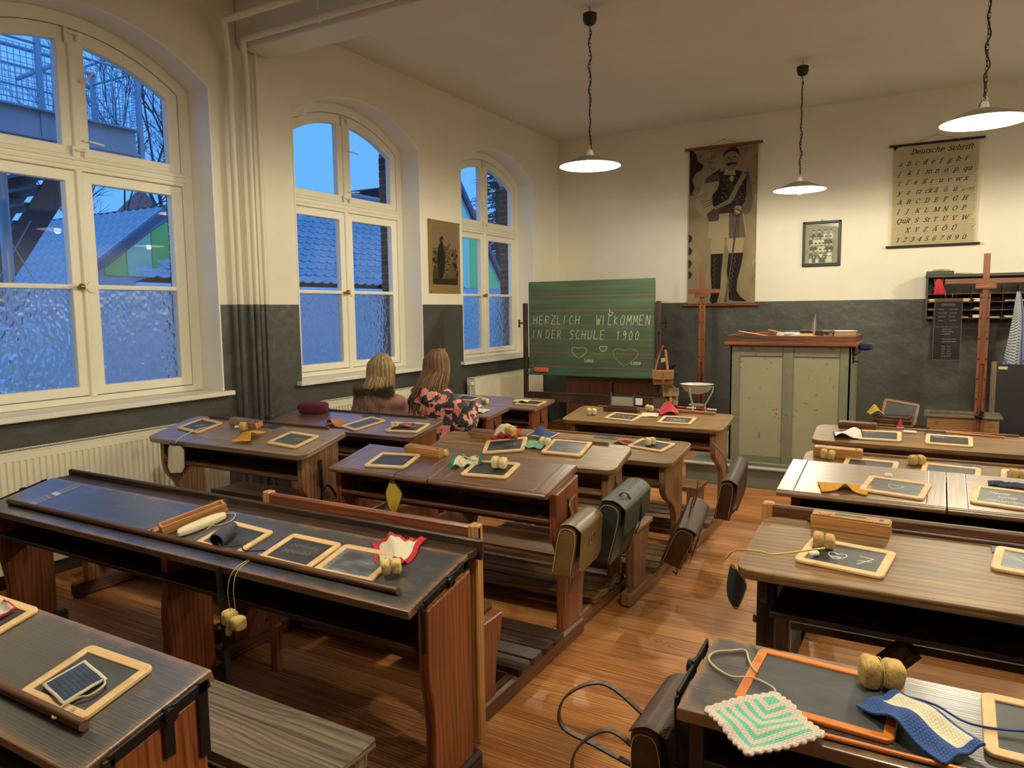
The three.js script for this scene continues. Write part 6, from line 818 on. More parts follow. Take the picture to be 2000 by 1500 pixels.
// ---------- pigeonhole shelf ----------
{
  const sh = thing('pigeonhole_shelf', 'wall-mounted pigeonhole shelf packed with papers', 'shelf', [5.6, 0, ZB + 0.16]), x0 = -0.83, x1 = 1.3, gd = std({ color: rgb(58, 60, 56), roughness: 0.5 });
  part('back', box(x1 - x0, 0.48, 0.015, { x: (x0 + x1) / 2, y: 1.72, z: -0.145 }), M.dark, sh); part('side', box(0.025, 0.5, 0.3, { x: x0, y: 1.73 }), gd, sh); part('top', box(x1 - x0 + 0.04, 0.035, 0.33, { x: (x0 + x1) / 2, y: 1.965, z: 0.0, c: 0.008 }), gd, sh); part('cornice_tray', box(0.27, 0.045, 0.2, { x: x0 + 0.12, y: 2.0, z: 0.05, c: 0.006 }), gd, sh);
  for (const y of [1.495, 1.585, 1.675, 1.765]) part('shelf_board', box(x1 - x0 - 0.02, 0.012, 0.28, { x: (x0 + x1) / 2, y }), M.brown, sh); for (let x = x0 + 0.14; x < x1; x += 0.145) part('divider', box(0.004, 0.38, 0.27, { x, y: 1.66, g: 1 }), M.brown, sh);
  for (let i = 0, x = x0 + 0.07; x < x1; x += 0.145, i++) for (const [j, y] of [1.501, 1.591, 1.681].entries()) { const n = Math.floor(rr(0, 4)); if (n) solo('paper_stack', merge(Array.from({ length: n }, (_, q) => box(rr(0.09, 0.125), rr(0.006, 0.012), 0.2, { y: 0.006 + q * 0.011, ry: rr(-0.12, 0.12), c: 0.001 }))), rnd() < 0.5 ? M.paper2 : M.paper, `paper stack in pigeonhole column ${['one', 'two', 'three', 'four', 'five', 'six', 'seven', 'eight', 'nine', 'ten', 'eleven', 'twelve', 'thirteen', 'fourteen', 'fifteen'][i]} from the left, ${['bottom', 'second', 'third'][j]} row up`, 'paper', [5.6 + x, y, ZB + 0.19], 0, 'papers in the pigeonholes'); }
  solo('paper_stack', merge([0, 1, 2].map((q) => box(0.16 - q * 0.02, 0.006, 0.12, { y: 0.004 + q * 0.007, ry: q * 0.4, c: 0.001 }))), M.paper2, 'flat papers on the raised left end of the shelf top', 'paper', [4.9, 2.023, ZB + 0.2], 0); solo('paper_stack', merge([0, 1].map((q) => box(0.15, 0.006, 0.1, { y: 0.004 + q * 0.007, ry: q * 0.3, c: 0.001 }))), M.paper2, 'small paper pile on the shelf top left of the map stand', 'paper', [5.12, 1.984, ZB + 0.2], 0);
  solo('red_cloth', sheet(20, 24, (u, v) => { const a = u * 2 - 1; return [a * (0.02 + 0.045 * v) + 0.02 * (v - 0.3), -v * 0.17, 0.012 * Math.sin(a * 7) * v + 0.02 * Math.sin(v * 3)]; }, 0.004), std({ color: rgb(184, 44, 62), roughness: 0.9 }), 'crimson cloth hanging from the top left pigeonhole', 'cloth', [4.885, 1.93, ZB + 0.33]);
  const tb = thing('stuffed_toy', 'small yellow-brown stuffed toy behind the crimson cloth', 'toy', [4.88, 1.78, ZB + 0.22]); part('head', ball(0.045, { y: 0.11 }, 14), std({ color: rgb(150, 108, 44), roughness: 0.95 }), tb); part('ear', ball(0.02, { x: -0.035, y: 0.145 }, 10), std({ color: rgb(150, 108, 44), roughness: 0.95 }), tb); part('ear', ball(0.02, { x: 0.035, y: 0.145 }, 10), std({ color: rgb(150, 108, 44), roughness: 0.95 }), tb); part('body', ball(0.05, { y: 0.045 }, 14), std({ color: rgb(140, 100, 40), roughness: 0.95 }), tb);
  const poem = canvasTex(256, 512, (c, w, h) => { c.fillStyle = '#131315'; c.fillRect(0, 0, w, h); c.strokeStyle = '#7a7060'; c.lineWidth = 3; c.strokeRect(4, 4, w - 8, h - 8); c.fillStyle = '#9a9484'; const T = (t, x, y, p = 15) => { c.font = `${p}px sans-serif`; c.fillText(t, x, y); }; T('REIME SUCHEN', 66, 36, 17); c.fillRect(64, 41, 128, 1.5); T('HASEN', 40, 78); T('LAUSCHEN', 140, 78); T('RAUSCHEN', 40, 110); T('SCHAUEN', 140, 110); T('RAUCHEN', 40, 142); T('SCHLAF', 140, 142); T('DAUM', 40, 174); T('TAUCHEN', 140, 174); ['Mama – ist nicht allein – Toni noch nicht', 'Mama ist lieb', 'Wie auch Mama', 'feine Mama', '', 'Mama auf der Wiese', 'Auf der Wiese Mama', '', 'Hand     Tisch', 'Hund     Dose', 'Rock     Socke', 'Keller   Zimmer', 'Kuchen  Buch'].forEach((t, i) => T(t, i === 0 ? 18 : 82, 228 + i * 21, i ? 14 : 11.5)); });
  const bk = thing('hanging_booklet', 'black hanging booklet with rhyme words', 'booklet', [4.985, 1.0, ZB + 0.42]); const cover = std({ map: poem, roughness: 0.85 });
  for (let i = 3; i >= 0; i--) { const g = sheet(6, 14, (u, v) => [(u - 0.5) * 0.27 - i * 0.012 * (1 - v), 0.03 + v * 0.66, 0.008 * Math.sin(v * 7 + i) - i * 0.012], 0.001); part(i ? 'page' : 'cover', g, i ? M.black : cover, bk); } part('binding', box(0.27, 0.035, 0.05, { y: 0.7, z: -0.02 }), M.brown, bk); part('clip', merge([-1, 1].map((s) => tube([[s * 0.03, 0.71, 0], [s * 0.035, 0.76, 0.012], [s * 0.02, 0.79, -0.05], [s * 0.01, 0.768, -0.14]], 0.004, 20, 6))), M.steel, bk);
}
{ // checked towel on the map stand arm
  const t = canvasTex(256, 512, (c, w, h) => { c.fillStyle = '#dcdcd8'; c.fillRect(0, 0, w, h); c.fillStyle = '#3a4462'; for (let y = 0; y < 64; y++) for (let x = 0; x < 16; x++) if ((x + y) % 2) c.fillRect(x * 16, y * 8, 16, 8); c.fillStyle = '#7e88a8'; c.fillRect(0, 60, w, 46); c.fillRect(190, 0, 66, h); c.fillStyle = '#4a5478'; c.fillRect(0, 76, w, 12); c.fillRect(214, 0, 14, h); c.fillStyle = '#c8c8c4'; c.fillRect(184, 0, 8, h); });
  const g = thing('checked_towel', 'blue and white checked towel hanging on a hook', 'towel', [5.62, 1.78, ZB + 0.4]); part('fabric', sheet(28, 40, (u, v) => { const a = u * 2 - 1, s = 0.012 + 0.09 * Math.pow(v, 0.7); return [a * s + 0.01 * Math.sin(v * 5), -v * (1.08 - 0.22 * Math.abs(a)) , 0.03 * Math.cos(a * 6) * Math.pow(v, 0.6)]; }, 0.004), std({ map: t, roughness: 0.95 }), g); part('hook', merge([tube([[0, -0.01, 0], [0, 0.04, 0.01], [0, 0.06, -0.02]], 0.004, 12, 6)]), M.iron, g);
}
// ---------- lower right corner by the back wall ----------
{
  const y0 = 0.2, st = thing('slate_rack', 'wooden rack table holding old slates behind the foremost right desk', 'rack', [4.55, y0, -8.45]); part('top', box(0.62, 0.03, 0.4, { y: 0.185 }), M.dark, st); for (const x of [-0.28, 0.28]) part('leg', box(0.04, 0.17, 0.36, { x, y: 0.085 }), M.dark, st);
  for (let i = 0; i < 6; i++) { const g = thing('slate', ['lowest old slate in the pile behind the foremost right desk', 'second old slate from the bottom of the pile', 'third old slate from the bottom of the pile', 'fourth old slate from the bottom of the pile', 'top old slate of the pile', 'old slate standing upright behind the pile'][i], 'slate', [4.52 + (i % 2) * 0.02, y0 + 0.2 + i * 0.026, -8.42], 0.1 - i * 0.05, 'old slates in a pile'); if (i === 5) { g.position.set(4.58, y0 + 0.33, -8.62); g.rotation.x = 1.2; } const s = roundRect(0.34, 0.24, 0.03); s.holes.push(shapeOf([[-0.14, 0.03], [0.14, 0.03], [0.14, 0.21], [-0.14, 0.21]])); part('frame', uvm(extrude(s, 0.014, { b: 0.003 }).translate(0, -0.12, 0), 0).rotateX(-Math.PI / 2), i % 2 ? M.oak : M.brown, g); part('writing_surface', box(0.29, 0.006, 0.19, { y: 0.006 }), M.slate, g); }
  solo('cleaning_cloth', sheet(18, 18, (u, v) => { const a = u * 2 - 1, b = v * 2 - 1; return [a * 0.07, 0.09 * Math.exp(-a * a * 2) * (1 - 0.5 * v), b * 0.07]; }), flat('#d2a838', '#e0c890'), 'yellow knitted cloth over the slate pile', 'cloth', [4.37, y0 + 0.33, -8.36], 0.3); solo('cleaning_cloth', uvm(new THREE.ConeGeometry(0.045, 0.12, 4), 1), flat(C.red, C.white, 60), 'red and white cloth tip before the slate pile', 'cloth', [4.6, y0 + 0.26, -8.26], 0.4);
  const b = thing('wooden_chest', 'pale wooden chest of drawers behind the foremost right desk', 'chest', [5.14, y0, -8.72]); part('body', box(0.62, 0.31, 0.36, { y: 0.155 }), M.boxwood, b); for (const x of [-0.22, 0.24]) part('lock_plate', box(0.03, 0.026, 0.004, { x, y: 0.25, z: 0.182 }), M.steel, b); part('handle', tube([[-0.02, 0.2, 0.185], [0, 0.19, 0.2], [0.03, 0.2, 0.185]], 0.004, 12, 6), M.brass, b); part('lid', box(0.68, 0.03, 0.42, { y: 0.325, c: 0.008 }), M.grey, b);
  const sw = (n, l, x, z, ry, L) => solo(n, box(L, 0.012, 0.03, { c: 0.004 }), M.grey, l, 'ruler', [x, y0 + 0.347, z], ry); sw('wooden_ruler', 'grey ruler on the chest left end', 5.0, -8.68, 0.2, 0.3); sw('wooden_ruler', 'grey ruler on the chest nearest the map stand', 5.22, -8.62, -0.5, 0.24);
  const k = thing('black_panel', 'black board panel standing beside the map stand', 'board', [5.86, y0, -9.2]); part('panel', box(0.85, 0.82, 0.03, { y: 0.41 }), M.black, k); part('edge_post', box(0.05, 0.85, 0.05, { x: -0.44, y: 0.42, g: 1 }), M.grey, k); part('name_tag', box(0.08, 0.03, 0.004, { x: -0.36, y: 0.78, z: 0.018 }), M.paper2, k); part('knob', ball(0.022, { x: 0.02, y: 0.55, z: 0.03 }, 12), M.brass, k);
}
// ---------- satchels ----------
const hideBump = dataTex(256, 256, (u, v) => fbm(u, v, 40, 40, 3, 1404), false, [5, 5]), hideTone = dataTex(256, 256, (u, v) => { const q = 250 * (0.72 + 0.28 * fbm(u, v, 6, 6, 5, 1401)); return [q, q, q]; }, true, [3, 3]);
const hide = (c, rough, s) => phys({ color: rgb(...c.map((q) => q * 1.12)), map: hideTone, bumpMap: hideBump, bumpScale: 0.0016, roughness: rough, clearcoat: rough < 0.4 ? 0.35 : 0.08, clearcoatRoughness: 0.3 });
const tan = hide([116, 92, 52], 0.35, 1401), greenHide = hide([46, 54, 46], 0.4, 1411), brownHide = hide([74, 48, 32], 0.5, 1421), darkHide = hide([58, 40, 30], 0.5, 1431), caramel = hide([136, 94, 52], 0.5, 1441), stitch = std({ color: rgb(206, 178, 130), roughness: 0.8 });
// satchel: thickness along x, flap facing +x, length along z
function satchel(label, pos, rot, o) {
  const { t, h, l, m } = o, g = thing('school_satchel', label, 'satchel', pos, 0, 'leather school satchels'); g.rotation.set(...rot);
  const prof = new THREE.Shape(); prof.moveTo(-t / 2, 0); prof.lineTo(t / 2, 0.01); prof.lineTo(t * 0.42, h * 0.86); prof.quadraticCurveTo(t * 0.3, h, 0, h); prof.quadraticCurveTo(-t * 0.46, h, -t * 0.46, h * 0.85); prof.closePath();
  part('body', uvm(extrude(prof, l - 0.02, { b: 0.008, bs: 3, cs: 8 }).translate(0, 0, -l / 2 + 0.01), 2), m, g);
  const fp = []; for (let i = 0; i <= 14; i++) { const a = i / 14; if (a < 0.35) { const k = a / 0.35; fp.push([-t * 0.48 + k * t * 0.85, h * 0.9 + Math.sin(k * Math.PI * 0.62 + 0.4) * h * 0.12]); } else { const k = (a - 0.35) / 0.65; fp.push([t * 0.42 + 0.012 + k * 0.025, h * 0.96 - k * h * (o.flap || 0.8)]); } }
  const fl = sheet(14, 24, (u, v) => { const f = v * (fp.length - 1), i = Math.min(fp.length - 2, Math.floor(f)), k = f - i, x = lerp(fp[i][0], fp[i + 1][0], k), y = lerp(fp[i][1], fp[i + 1][1], k), c = v > 0.9 ? (1 - 0.35 * Math.pow((v - 0.9) / 0.1, 2) * Math.abs(u * 2 - 1)) : 1; return [x + 0.006, y - (v > 0.8 ? 0.02 * Math.sin(u * 6.28 * 2) * (v - 0.8) * 2 * 0 : 0), (u - 0.5) * (l + 0.02) * c]; }, 0.005);
  const flap = part('flap', fl, o.fm || m, g);
  for (const s of [-1, 1]) part('stitching', tube([[-t * 0.4, 0.02, s * (l / 2 + 0.002)], [-t * 0.4, h * 0.8, s * (l / 2 + 0.002)], [0, h * 0.93, s * (l / 2 + 0.002)], [t * 0.36, h * 0.8, s * (l / 2 + 0.002)], [t * 0.42, 0.03, s * (l / 2 + 0.002)]], 0.0014, 40, 5), stitch, g);
  if (o.emblem) { const q = []; q.push(place(uvm(new THREE.TorusGeometry(0.052, 0.0022, 6, 28)).scale(0.8, 1.15, 1), { x: t * 0.42 + 0.03, y: h * 0.56, ry: Math.PI / 2 })); for (let i = 0; i < 9; i++) q.push(place(uvm(new THREE.TorusGeometry(0.008 + (i % 3) * 0.004, 0.002, 5, 12)), { x: t * 0.42 + 0.03, y: h * 0.42 + (i % 5) * 0.018, z: -0.022 + (i % 3) * 0.02, ry: Math.PI / 2 })); part('embossing', merge(q), m, flap, 'embossed wreath emblem'); }
  if (o.buckle) part('buckle', merge([box(0.004, 0.05, 0.03, { x: t * 0.5 + 0.035, y: h * 0.3 }), box(0.004, 0.16, 0.014, { x: t * 0.48 + 0.035, y: h * 0.36 })]), o.bm || M.steel, g);
  for (const s of o.straps || []) part('strap', ribbon(s, 0.018), o.sm || m, g);
  return g;
}
function ribbon(pts, w) { const c = curve(pts), n = 40, fr = c.computeFrenetFrames(n), P = [], I = []; for (let i = 0; i <= n; i++) { const p = c.getPoint(i / n), b = V(0, 0, 1).lerp(V(1, 0, 0), 0.15).normalize(), nn = fr.tangents[i].clone().cross(b).normalize().multiplyScalar(0.0025); for (const [s, k] of [[-1, 1], [1, 1], [1, -1], [-1, -1]]) { const q = p.clone().addScaledVector(b, s * w / 2).addScaledVector(nn, k); P.push(q.x, q.y, q.z); } } for (let i = 0; i < n; i++) for (let k = 0; k < 4; k++) { const a = i * 4 + k, b = i * 4 + (k + 1) % 4; I.push(a, b, a + 4, b, b + 4, a + 4); } const g = new THREE.BufferGeometry(); g.setAttribute('position', new THREE.BufferAttribute(new Float32Array(P), 3)); g.setIndex(I); const q = g.toNonIndexed(); q.computeVertexNormals(); return uvm(q, 1); }
satchel('glossy olive-brown satchel with embossed flap on the two-part desk', [3.43, 0.45, -3.0], [0, 0.1, -0.18], { t: 0.1, h: 0.25, l: 0.3, m: tan, emblem: true, straps: [[[-0.02, 0.24, 0.02], [-0.06, 0.3, 0.0], [-0.06, 0.33, -0.06]], [[0.02, 0.03, 0.1], [0.03, -0.06, 0.08], [0.02, -0.1, 0.02], [0.0, -0.02, -0.06]]] });
satchel('dark green satchel with buckled flap hanging behind the olive-brown one', [3.45, 0.42, -3.42], [0.05, 0.05, -0.28], { t: 0.13, h: 0.33, l: 0.4, m: greenHide, flap: 0.42, buckle: true, straps: [[[0.07, 0.31, -0.05], [0.1, 0.2, -0.06], [0.09, 0.05, -0.02], [0.06, -0.02, 0.0]], [[-0.02, 0.3, 0.12], [0.02, 0.36, 0.1], [0.07, 0.3, 0.06]]] });
satchel('dark brown open satchel hanging at the third aisle desk', [3.58, 0.22, -4.12], [0.25, 0.1, -0.45], { t: 0.12, h: 0.28, l: 0.34, m: brownHide, flap: 0.9, straps: [[[-0.02, 0.27, 0.05], [-0.04, 0.36, 0.02], [-0.05, 0.44, -0.02]], [[-0.02, 0.27, -0.06], [-0.03, 0.36, -0.06], [-0.06, 0.45, -0.08]], [[0.03, 0.0, 0.1], [0.06, -0.1, 0.06], [0.04, -0.14, 0.0]]] });
satchel('slim dark satchel at the desk nearest the pulpit', [3.66, 0.27, -5.02], [0.2, 0.05, -0.2], { t: 0.1, h: 0.3, l: 0.4, m: darkHide, flap: 0.7, straps: [[[-0.02, 0.29, 0.08], [-0.08, 0.38, 0.02], [-0.2, 0.44, -0.06]], [[0.05, 0.28, -0.12], [0.08, 0.12, -0.1], [0.05, 0.02, 0.1], [-0.02, 0.1, 0.2]]] });
satchel('brown satchel with looped straps at the bottom right desk', [4.285, 0.34, -1.78], [0, 0, 0.05], { t: 0.09, h: 0.28, l: 0.28, m: brownHide, straps: [[[-0.02, 0.26, 0.06], [-0.12, 0.35, 0.1], [-0.2, 0.33, 0.16], [-0.21, 0.26, 0.18], [-0.13, 0.2, 0.14], [-0.03, 0.14, 0.1]], [[-0.02, 0.2, 0.12], [-0.1, 0.25, 0.14], [-0.17, 0.2, 0.19], [-0.16, 0.1, 0.2], [-0.06, 0.02, 0.16]]] });
// small bags on the chalkboard post
satchel('small caramel leather bag topmost on the chalkboard post', [2.53, 0.88, -7.05], [0, -1.25, 0], { t: 0.08, h: 0.15, l: 0.19, m: caramel, flap: 0.55, buckle: true, bm: M.brass, straps: [[[0, 0.15, 0.08], [-0.02, 0.3, 0.04], [0.0, 0.4, 0.0]]] });
satchel('small olive bag hanging tilted below the caramel bag', [2.6, 0.66, -7.08], [0, -1.2, 0], { t: 0.08, h: 0.19, l: 0.14, m: tan, flap: 0.5, buckle: true, bm: M.brass, straps: [[[0, 0.19, 0.06], [-0.01, 0.25, 0.02], [0.0, 0.19, -0.06]]] }).rotation.z = 0.4;
satchel('small dark bag lowest on the chalkboard post', [2.5, 0.6, -7.06], [0, -1.2, 0], { t: 0.07, h: 0.15, l: 0.13, m: darkHide, flap: 0.6, straps: [[[0, 0.15, 0.04], [0, 0.22, 0.0], [0, 0.15, -0.04]]] });
solo('wooden_paddle', merge([lump(0.05, 0.14, 0.025, 71, 16).translate(0, 0.06, 0), rod([0, 0.1, 0], [0, 0.42, 0], 0.012, 0.01)]), M.dark, 'dark wooden paddle hanging on the chalkboard post', 'paddle', [2.45, 0.56, -7.07]);
solo('wooden_tool', rod([0, 0, 0], [-0.03, 0.24, 0], 0.014, 0.012), M.boxwood, 'pale wooden tool handle above the small bags', 'tool', [2.545, 0.99, -7.16]);
solo('whip_strap', ribbon([[0, 0.1, 0], [0.02, -0.2, 0], [0.03, -0.42, 0.0], [0.05, -0.56, 0.01]], 0.025).translate(0, 0, 0), M.black, 'thin dark leather strap dangling from the long black desk', 'strap', [2.60, 0.62, -1.72]);
// ---------- two people seated with their backs to us ----------
const tie = std({ map: dataTex(512, 512, (u, v) => { const a = fbm(u, v, 7, 7, 4, 1501), b = fbm(u, v, 12, 12, 3, 1511); let c = mix3([22, 22, 30], [34, 32, 46], b); if (a > 0.575) c = mix3(c, [218, 138, 122], sstep(0.575, 0.6, a)); if (a > 0.6 && b > 0.64) c = [30, 28, 38]; if (a < 0.34 && b > 0.6) c = mix3(c, [170, 60, 70], 0.6); return c; }, true, [2.1, 2.1]), roughness: 0.6, bumpMap: fineBump, bumpScale: 0.004 });
const mauve = std({ map: dataTex(128, 128, (u, v) => { const f = 0.92 + 0.16 * fbm(u, v, 8, 8, 4, 1521); return [150 * f, 108 * f, 102 * f]; }, true, [2, 2]), roughness: 0.75, bumpMap: fineBump, bumpScale: 0.004 });
const skin = std({ color: rgb(222, 176, 150), roughness: 0.6 }), jeans = std({ color: rgb(40, 44, 60), roughness: 0.9 });
const hairBump = dataTex(256, 256, (u, v) => fbm(u, v, 110, 2, 2, 1604), false, [6, 1]);
const hairTex = (a, b, s) => phys({ map: dataTex(256, 512, (u, v) => mix3(a, b, clamp(fbm(u, v, 90, 2, 3, s) * 1.5 - 0.25, 0, 1)), true, [6, 1]), bumpMap: hairBump, bumpScale: 0.006, roughness: 0.5, sheen: 0.3, sheenRoughness: 0.4 });
function strands(geo, fn) { const p = geo.attributes.position, uv = geo.attributes.uv; for (let i = 0; i < p.count; i++) { const q = fn(p.getX(i), p.getY(i), p.getZ(i)); uv.setXY(i, q[0], q[1]); } return geo; }
function person(label, x, z, o) {
  const g = thing('person', label, 'person', [x, 0, z], o.turn || 0, 'people seated at a desk'), s = o.s, H = 0.47; // seat height
  const T = (p) => [p[0], H + p[1] * s, p[2]];
  // body: pelvis, spine, neck, head, thighs, shins, arms, hands as one figure
  const hd = [o.hx || 0, 0.69, -0.1], J = { pel: [0, 0.08, 0.02], chest: [0, 0.34, -0.05], neck: [hd[0] * 0.6, 0.5, -0.07] };
  const bones = [[T(J.pel), T(J.chest), 0.1, 0.105], [T(J.chest), T(J.neck), 0.09, 0.045], [T(J.neck), T([hd[0], 0.6, -0.09]), 0.045, 0.05]];
  for (const k of [-1, 1]) { bones.push([T([k * 0.08, 0.07, 0]), T([k * 0.1, 0.06, -0.36]), 0.075, 0.055], [T([k * 0.1, 0.06, -0.36]), [k * 0.1, 0.1, -0.36], 0.052, 0.036], [[k * 0.1, 0.06, -0.36], [k * 0.1, 0.05, -0.5], 0.04, 0.03]); }
  const arms = o.arms.map(([e, h]) => [T(e), h]); o.arms.forEach(([e, h], i) => { const k = i ? 1 : -1; bones.push([T([k * 0.15, 0.43, -0.05]), T(e), 0.05, 0.04], [T(e), h, 0.04, 0.028]); });
  const bodyF = (px, py, pz) => { const p = [px, py, pz]; let d = ellip(p, T(hd), [0.078, 0.105, 0.092]); for (const [a, b, ra, rb] of bones) d = smin(d, capsule(p, a, b, ra, rb), 0.03); return d; };
  const parts = [field(bodyF, [0, 0.62, -0.16], 0.66, 72)];
  o.arms.forEach(([e, h], i) => { const k = i ? 1 : -1; const fing = []; for (let q = 0; q < 4; q++) { const bx = h[0] + (q - 1.5) * 0.016, L = [0.055, 0.065, 0.062, 0.048][q]; fing.push([[bx, h[1], h[2] - 0.05], [bx, h[1] + 0.008, h[2] - 0.05 - L * 0.55], 0.0085, 0.008], [[bx, h[1] + 0.008, h[2] - 0.05 - L * 0.55], [bx, h[1] - 0.006, h[2] - 0.05 - L], 0.008, 0.0065]); } fing.push([[h[0] - k * 0.02, h[1], h[2] - 0.015], [h[0] - k * 0.05, h[1] + 0.004, h[2] - 0.05], 0.011, 0.009]);
    parts.push(field((px, py, pz) => { const p = [px, py, pz]; let d = ellip(p, [h[0], h[1], h[2] - 0.025], [0.036, 0.014, 0.042]); for (const [a, b, ra, rb] of fing) d = smin(d, capsule(p, a, b, ra, rb), 0.006); return d; }, [h[0], h[1], h[2] - 0.05], 0.1, 48)); });
  // face: nose, ears, eyes and mouth
  const fc = T(hd); parts.push(place(lump(0.022, 0.03, 0.024, 3, 10), { x: fc[0], y: fc[1] - 0.01, z: fc[2] - 0.094 })); for (const k of [-1, 1]) parts.push(place(lump(0.014, 0.045, 0.026, 4, 10), { x: fc[0] + k * 0.08, y: fc[1], z: fc[2] }));
  const body = part('body', merge(parts), skin, g); for (const k of [-1, 1]) part('eye', ball(0.009, { x: fc[0] + k * 0.032, y: fc[1] + 0.006, z: fc[2] - 0.084 }, 8), M.black, body); part('mouth', lump(0.036, 0.01, 0.012, 5, 8).translate(fc[0], fc[1] - 0.05, fc[2] - 0.08), std({ color: rgb(176, 96, 92), roughness: 0.6 }), body);
  part('trousers', field((px, py, pz) => { const p = [px, py, pz]; let d = capsule(p, T([-0.06, 0.07, 0.02]), T([0.06, 0.07, 0.02]), 0.13, 0.13); for (const k of [-1, 1]) { d = smin(d, capsule(p, T([k * 0.08, 0.07, 0]), T([k * 0.1, 0.06, -0.36]), 0.09, 0.07), 0.04); d = smin(d, capsule(p, T([k * 0.1, 0.06, -0.36]), [k * 0.1, 0.13, -0.36], 0.07, 0.055), 0.03); } return d; }, [0, 0.4, -0.16], 0.46, 48), jeans, g);
  for (const k of [-1, 1]) part('shoe', lump(0.08, 0.07, 0.2, 6, 18).translate(k * 0.1, 0.037, -0.41), M.black, g);
  // puffy jacket
  const w = o.wide; part('jacket', field((px, py, pz) => { const p = [px, py, pz]; let d = smin(ellip(p, T([0, 0.18, 0.0]), [w * 0.93, 0.28 * s, 0.185]), ellip(p, T([0, 0.37, -0.03]), [w, 0.16 * s, 0.165]), 0.08); o.arms.forEach(([e, h], i) => { const k = i ? 1 : -1; d = smin(d, capsule(p, T([k * (w - 0.045), 0.4, -0.03]), T(e), 0.085, 0.075), 0.05); d = smin(d, capsule(p, T(e), h, 0.072, 0.05), 0.03); }); d += 0.006 * Math.sin(py * 46 + Math.sin(px * 9) * 1.2) * sstep(0.5, 0.7, py); return d; }, [0, 0.78, -0.1], 0.46, 88), o.jacket, g);
  const hood = part('hood', field((px, py, pz) => { const p = [px, py, pz]; let d = ellip(p, T([J.neck[0], 0.46, 0.085]), [0.135, 0.1, 0.09]); d = smin(d, ellip(p, T([J.neck[0], 0.41, 0.1]), [0.1, 0.11, 0.075]), 0.05); return d + 0.005 * Math.sin(px * 60 + py * 40); }, T([J.neck[0], 0.44, 0.08]), 0.2, 52), o.jacket, g);
  if (o.fur) { const fl = []; const c = T([J.neck[0], 0.545, 0.075]); for (let i = 0; i < 1500; i++) { const a = rr(-0.3, Math.PI + 0.3), R = 0.125, b = V(c[0] + Math.cos(a) * R * 1.1, c[1] - 0.02 + rr(-0.03, 0.025), c[2] + Math.sin(a) * 0.1 - 0.01), d = V(Math.cos(a) * 0.6 + rr(-0.5, 0.5), rr(-0.8, 0.7), Math.sin(a) * 0.6 + rr(-0.5, 0.5)).normalize().multiplyScalar(rr(0.03, 0.06)); fl.push(rod([b.x, b.y, b.z], [b.x + d.x, b.y + d.y, b.z + d.z], 0.003, 0.0008, 3)); } part('fur_trim', merge(fl), std({ color: rgb(96, 80, 62), roughness: 0.9 }), hood, 'brown fake-fur hood trim'); }
  // long hair down the back
  const hc = T(hd); part('hair', strands(field((px, py, pz) => { const p = [px, py, pz]; let d = ellip(p, [hc[0], hc[1] + 0.01, hc[2] + 0.012], [0.088, 0.114, 0.1]); const fcut = (hc[2] - 0.05 - pz); for (const [a, b, ra, rb] of o.hairLocks) d = smin(d, capsule(p, [hc[0] + a[0], hc[1] + a[1], hc[2] + a[2]], [hc[0] + b[0], hc[1] + b[1], hc[2] + b[2]], ra, rb), 0.035); const ang = Math.atan2(px - hc[0], pz - hc[2]); d += 0.0035 * Math.sin(ang * 26 + py * 10) + 0.002 * Math.sin(ang * 61); return Math.max(d, fcut > 0 && py < hc[1] + 0.06 ? fcut : -1); }, [hc[0], hc[1] - 0.1, hc[2] + 0.03], 0.3, 96), (px, py, pz) => [Math.atan2(px - hc[0], pz - hc[2]) * 0.16, py]), o.hair, g);
  const sl = [[], []]; for (let i = 0; i < 300; i++) { const th = rr(-1.75, 1.75), cr = rr(-0.03, 0.03), out = 1.04 + rr(0, 0.06), k = Math.sin(th), c = Math.cos(th), dn = rr(o.len[0], o.len[1]), e = Math.max(0, Math.abs(th) - 0.9);
    const P0 = [hc[0] + cr, hc[1] + 0.128, hc[2] + rr(-0.05, 0.05)], P1 = [hc[0] + k * 0.078 * out, hc[1] + 0.085, hc[2] + 0.012 + c * 0.085 * out], P2 = [hc[0] + k * 0.1 * out, hc[1] - 0.02, hc[2] + 0.015 + c * 0.108 * out], P3 = [hc[0] + k * (0.105 + 0.02 * rnd()), hc[1] - 0.14, hc[2] + 0.06 + c * 0.16 * out], P4 = [hc[0] + k * (0.12 + rr(-0.02, 0.03)) + (o.drift || 0), hc[1] - dn, hc[2] + 0.11 + Math.max(0.0, c) * (0.17 + rr(0, 0.03))];
    const cv = curve([P0, P1, P2, P3, P4]), n = 12, r0 = rr(0.0035, 0.006), g2 = new THREE.TubeGeometry(cv, n, 1, 5), pp = g2.attributes.position, ctr = cv.getSpacedPoints(n); for (let q = 0; q <= n; q++) { const cp = cv.getPointAt(q / n), f = r0 * (q < 2 ? 0.6 + 0.2 * q : 1 - 0.75 * Math.pow(q / n, 2)); for (let w2 = 0; w2 <= 5; w2++) { const id = q * 6 + w2; pp.setXYZ(id, cp.x + (pp.getX(id) - cp.x) * f, cp.y + (pp.getY(id) - cp.y) * f, cp.z + (pp.getZ(id) - cp.z) * f); } } g2.computeVertexNormals(); sl[i % 3 ? 0 : 1].push(uvm(g2, 1)); }
  const hs = part('hair_strands', merge(sl[0]), o.hair, g); part('hair_highlights', merge(sl[1]), o.hair2, hs);
  return g;
}
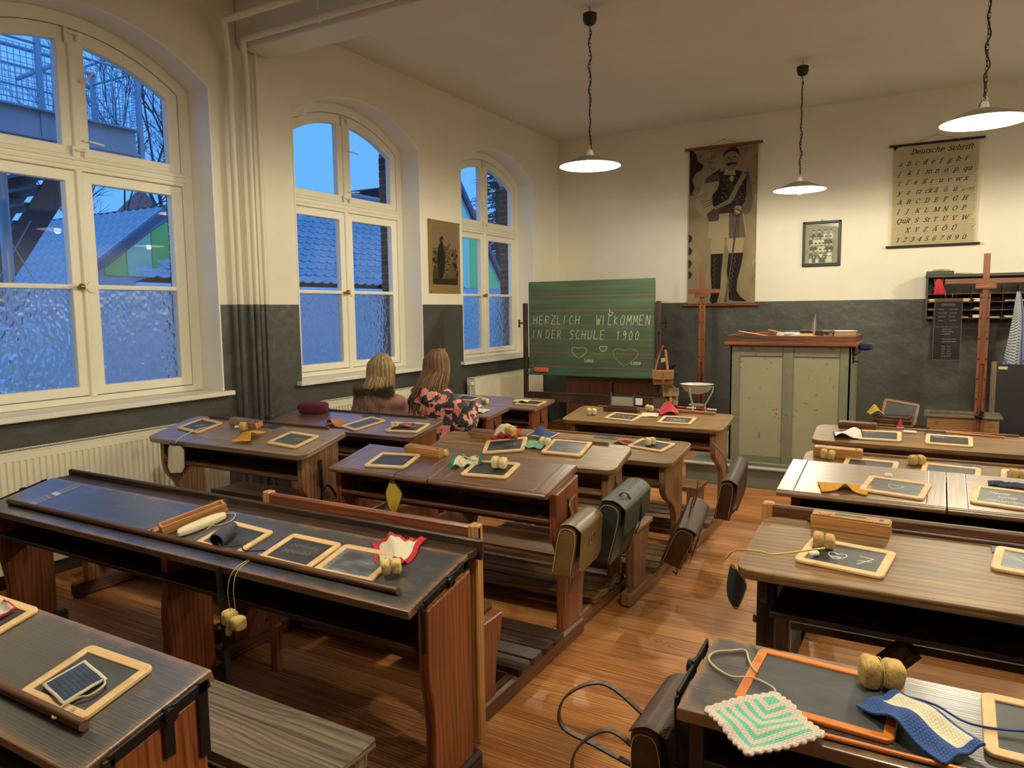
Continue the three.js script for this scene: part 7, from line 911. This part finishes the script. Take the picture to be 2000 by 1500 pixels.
person('person in mauve fur-hooded jacket with long blonde hair, seated', 0.83, -4.72, { s: 1.0, turn: 0.2, wide: 0.21, hx: 0.0, jacket: mauve, fur: true, hair: hairTex([120, 92, 56], [206, 176, 124], 1601), arms: [[[-0.25, 0.22, -0.12], [-0.16, 0.83, -0.42]], [[0.25, 0.22, -0.14], [0.2, 0.84, -0.42]]], hairLocks: [[[-0.04, 0.02, 0.05], [-0.06, -0.26, 0.13], 0.075, 0.035], [[0.04, 0.02, 0.05], [0.06, -0.3, 0.12], 0.075, 0.03], [[0, 0.0, 0.06], [0.02, -0.22, 0.15], 0.08, 0.045], [[0.06, 0.0, 0.0], [0.11, -0.3, 0.06], 0.05, 0.02], [[-0.06, 0.0, 0.0], [-0.13, -0.24, 0.06], 0.05, 0.018]], len: [0.2, 0.36], hair2: hairTex([160, 128, 84], [222, 194, 142], 1611) });
const p2 = person('person in black and pink blotched jacket with long brown hair, seated', 1.42, -4.70, { s: 1.08, turn: -0.1, wide: 0.235, hx: -0.02, jacket: tie, hair: hairTex([82, 56, 36], [160, 120, 84], 1621), arms: [[[-0.26, 0.2, -0.12], [-0.14, 0.84, -0.42]], [[0.26, 0.2, -0.1], [0.08, 0.84, -0.4]]], hairLocks: [[[-0.03, 0.03, 0.05], [-0.11, -0.3, 0.06], 0.07, 0.03], [[0.03, 0.03, 0.05], [0.09, -0.26, 0.09], 0.07, 0.035], [[0, 0.0, 0.05], [0.01, -0.17, 0.09], 0.08, 0.05], [[-0.06, 0, 0.0], [-0.15, -0.34, 0.02], 0.05, 0.014]], len: [0.18, 0.4], hair2: hairTex([112, 78, 50], [170, 130, 94], 1631) });
part('bag_strap', ribbon([[-0.1, 0.97, 0.14], [-0.02, 0.86, 0.18], [0.08, 0.7, 0.19], [0.17, 0.56, 0.16]], 0.016), std({ color: rgb(200, 160, 138), roughness: 0.6 }), p2, 'thin pink shoulder strap across the back');
// ---------- hand over ----------
scene.traverse((o) => { if (o.isMesh) { o.castShadow = true; o.receiveShadow = true; } });
renderer.render(scene, camera);
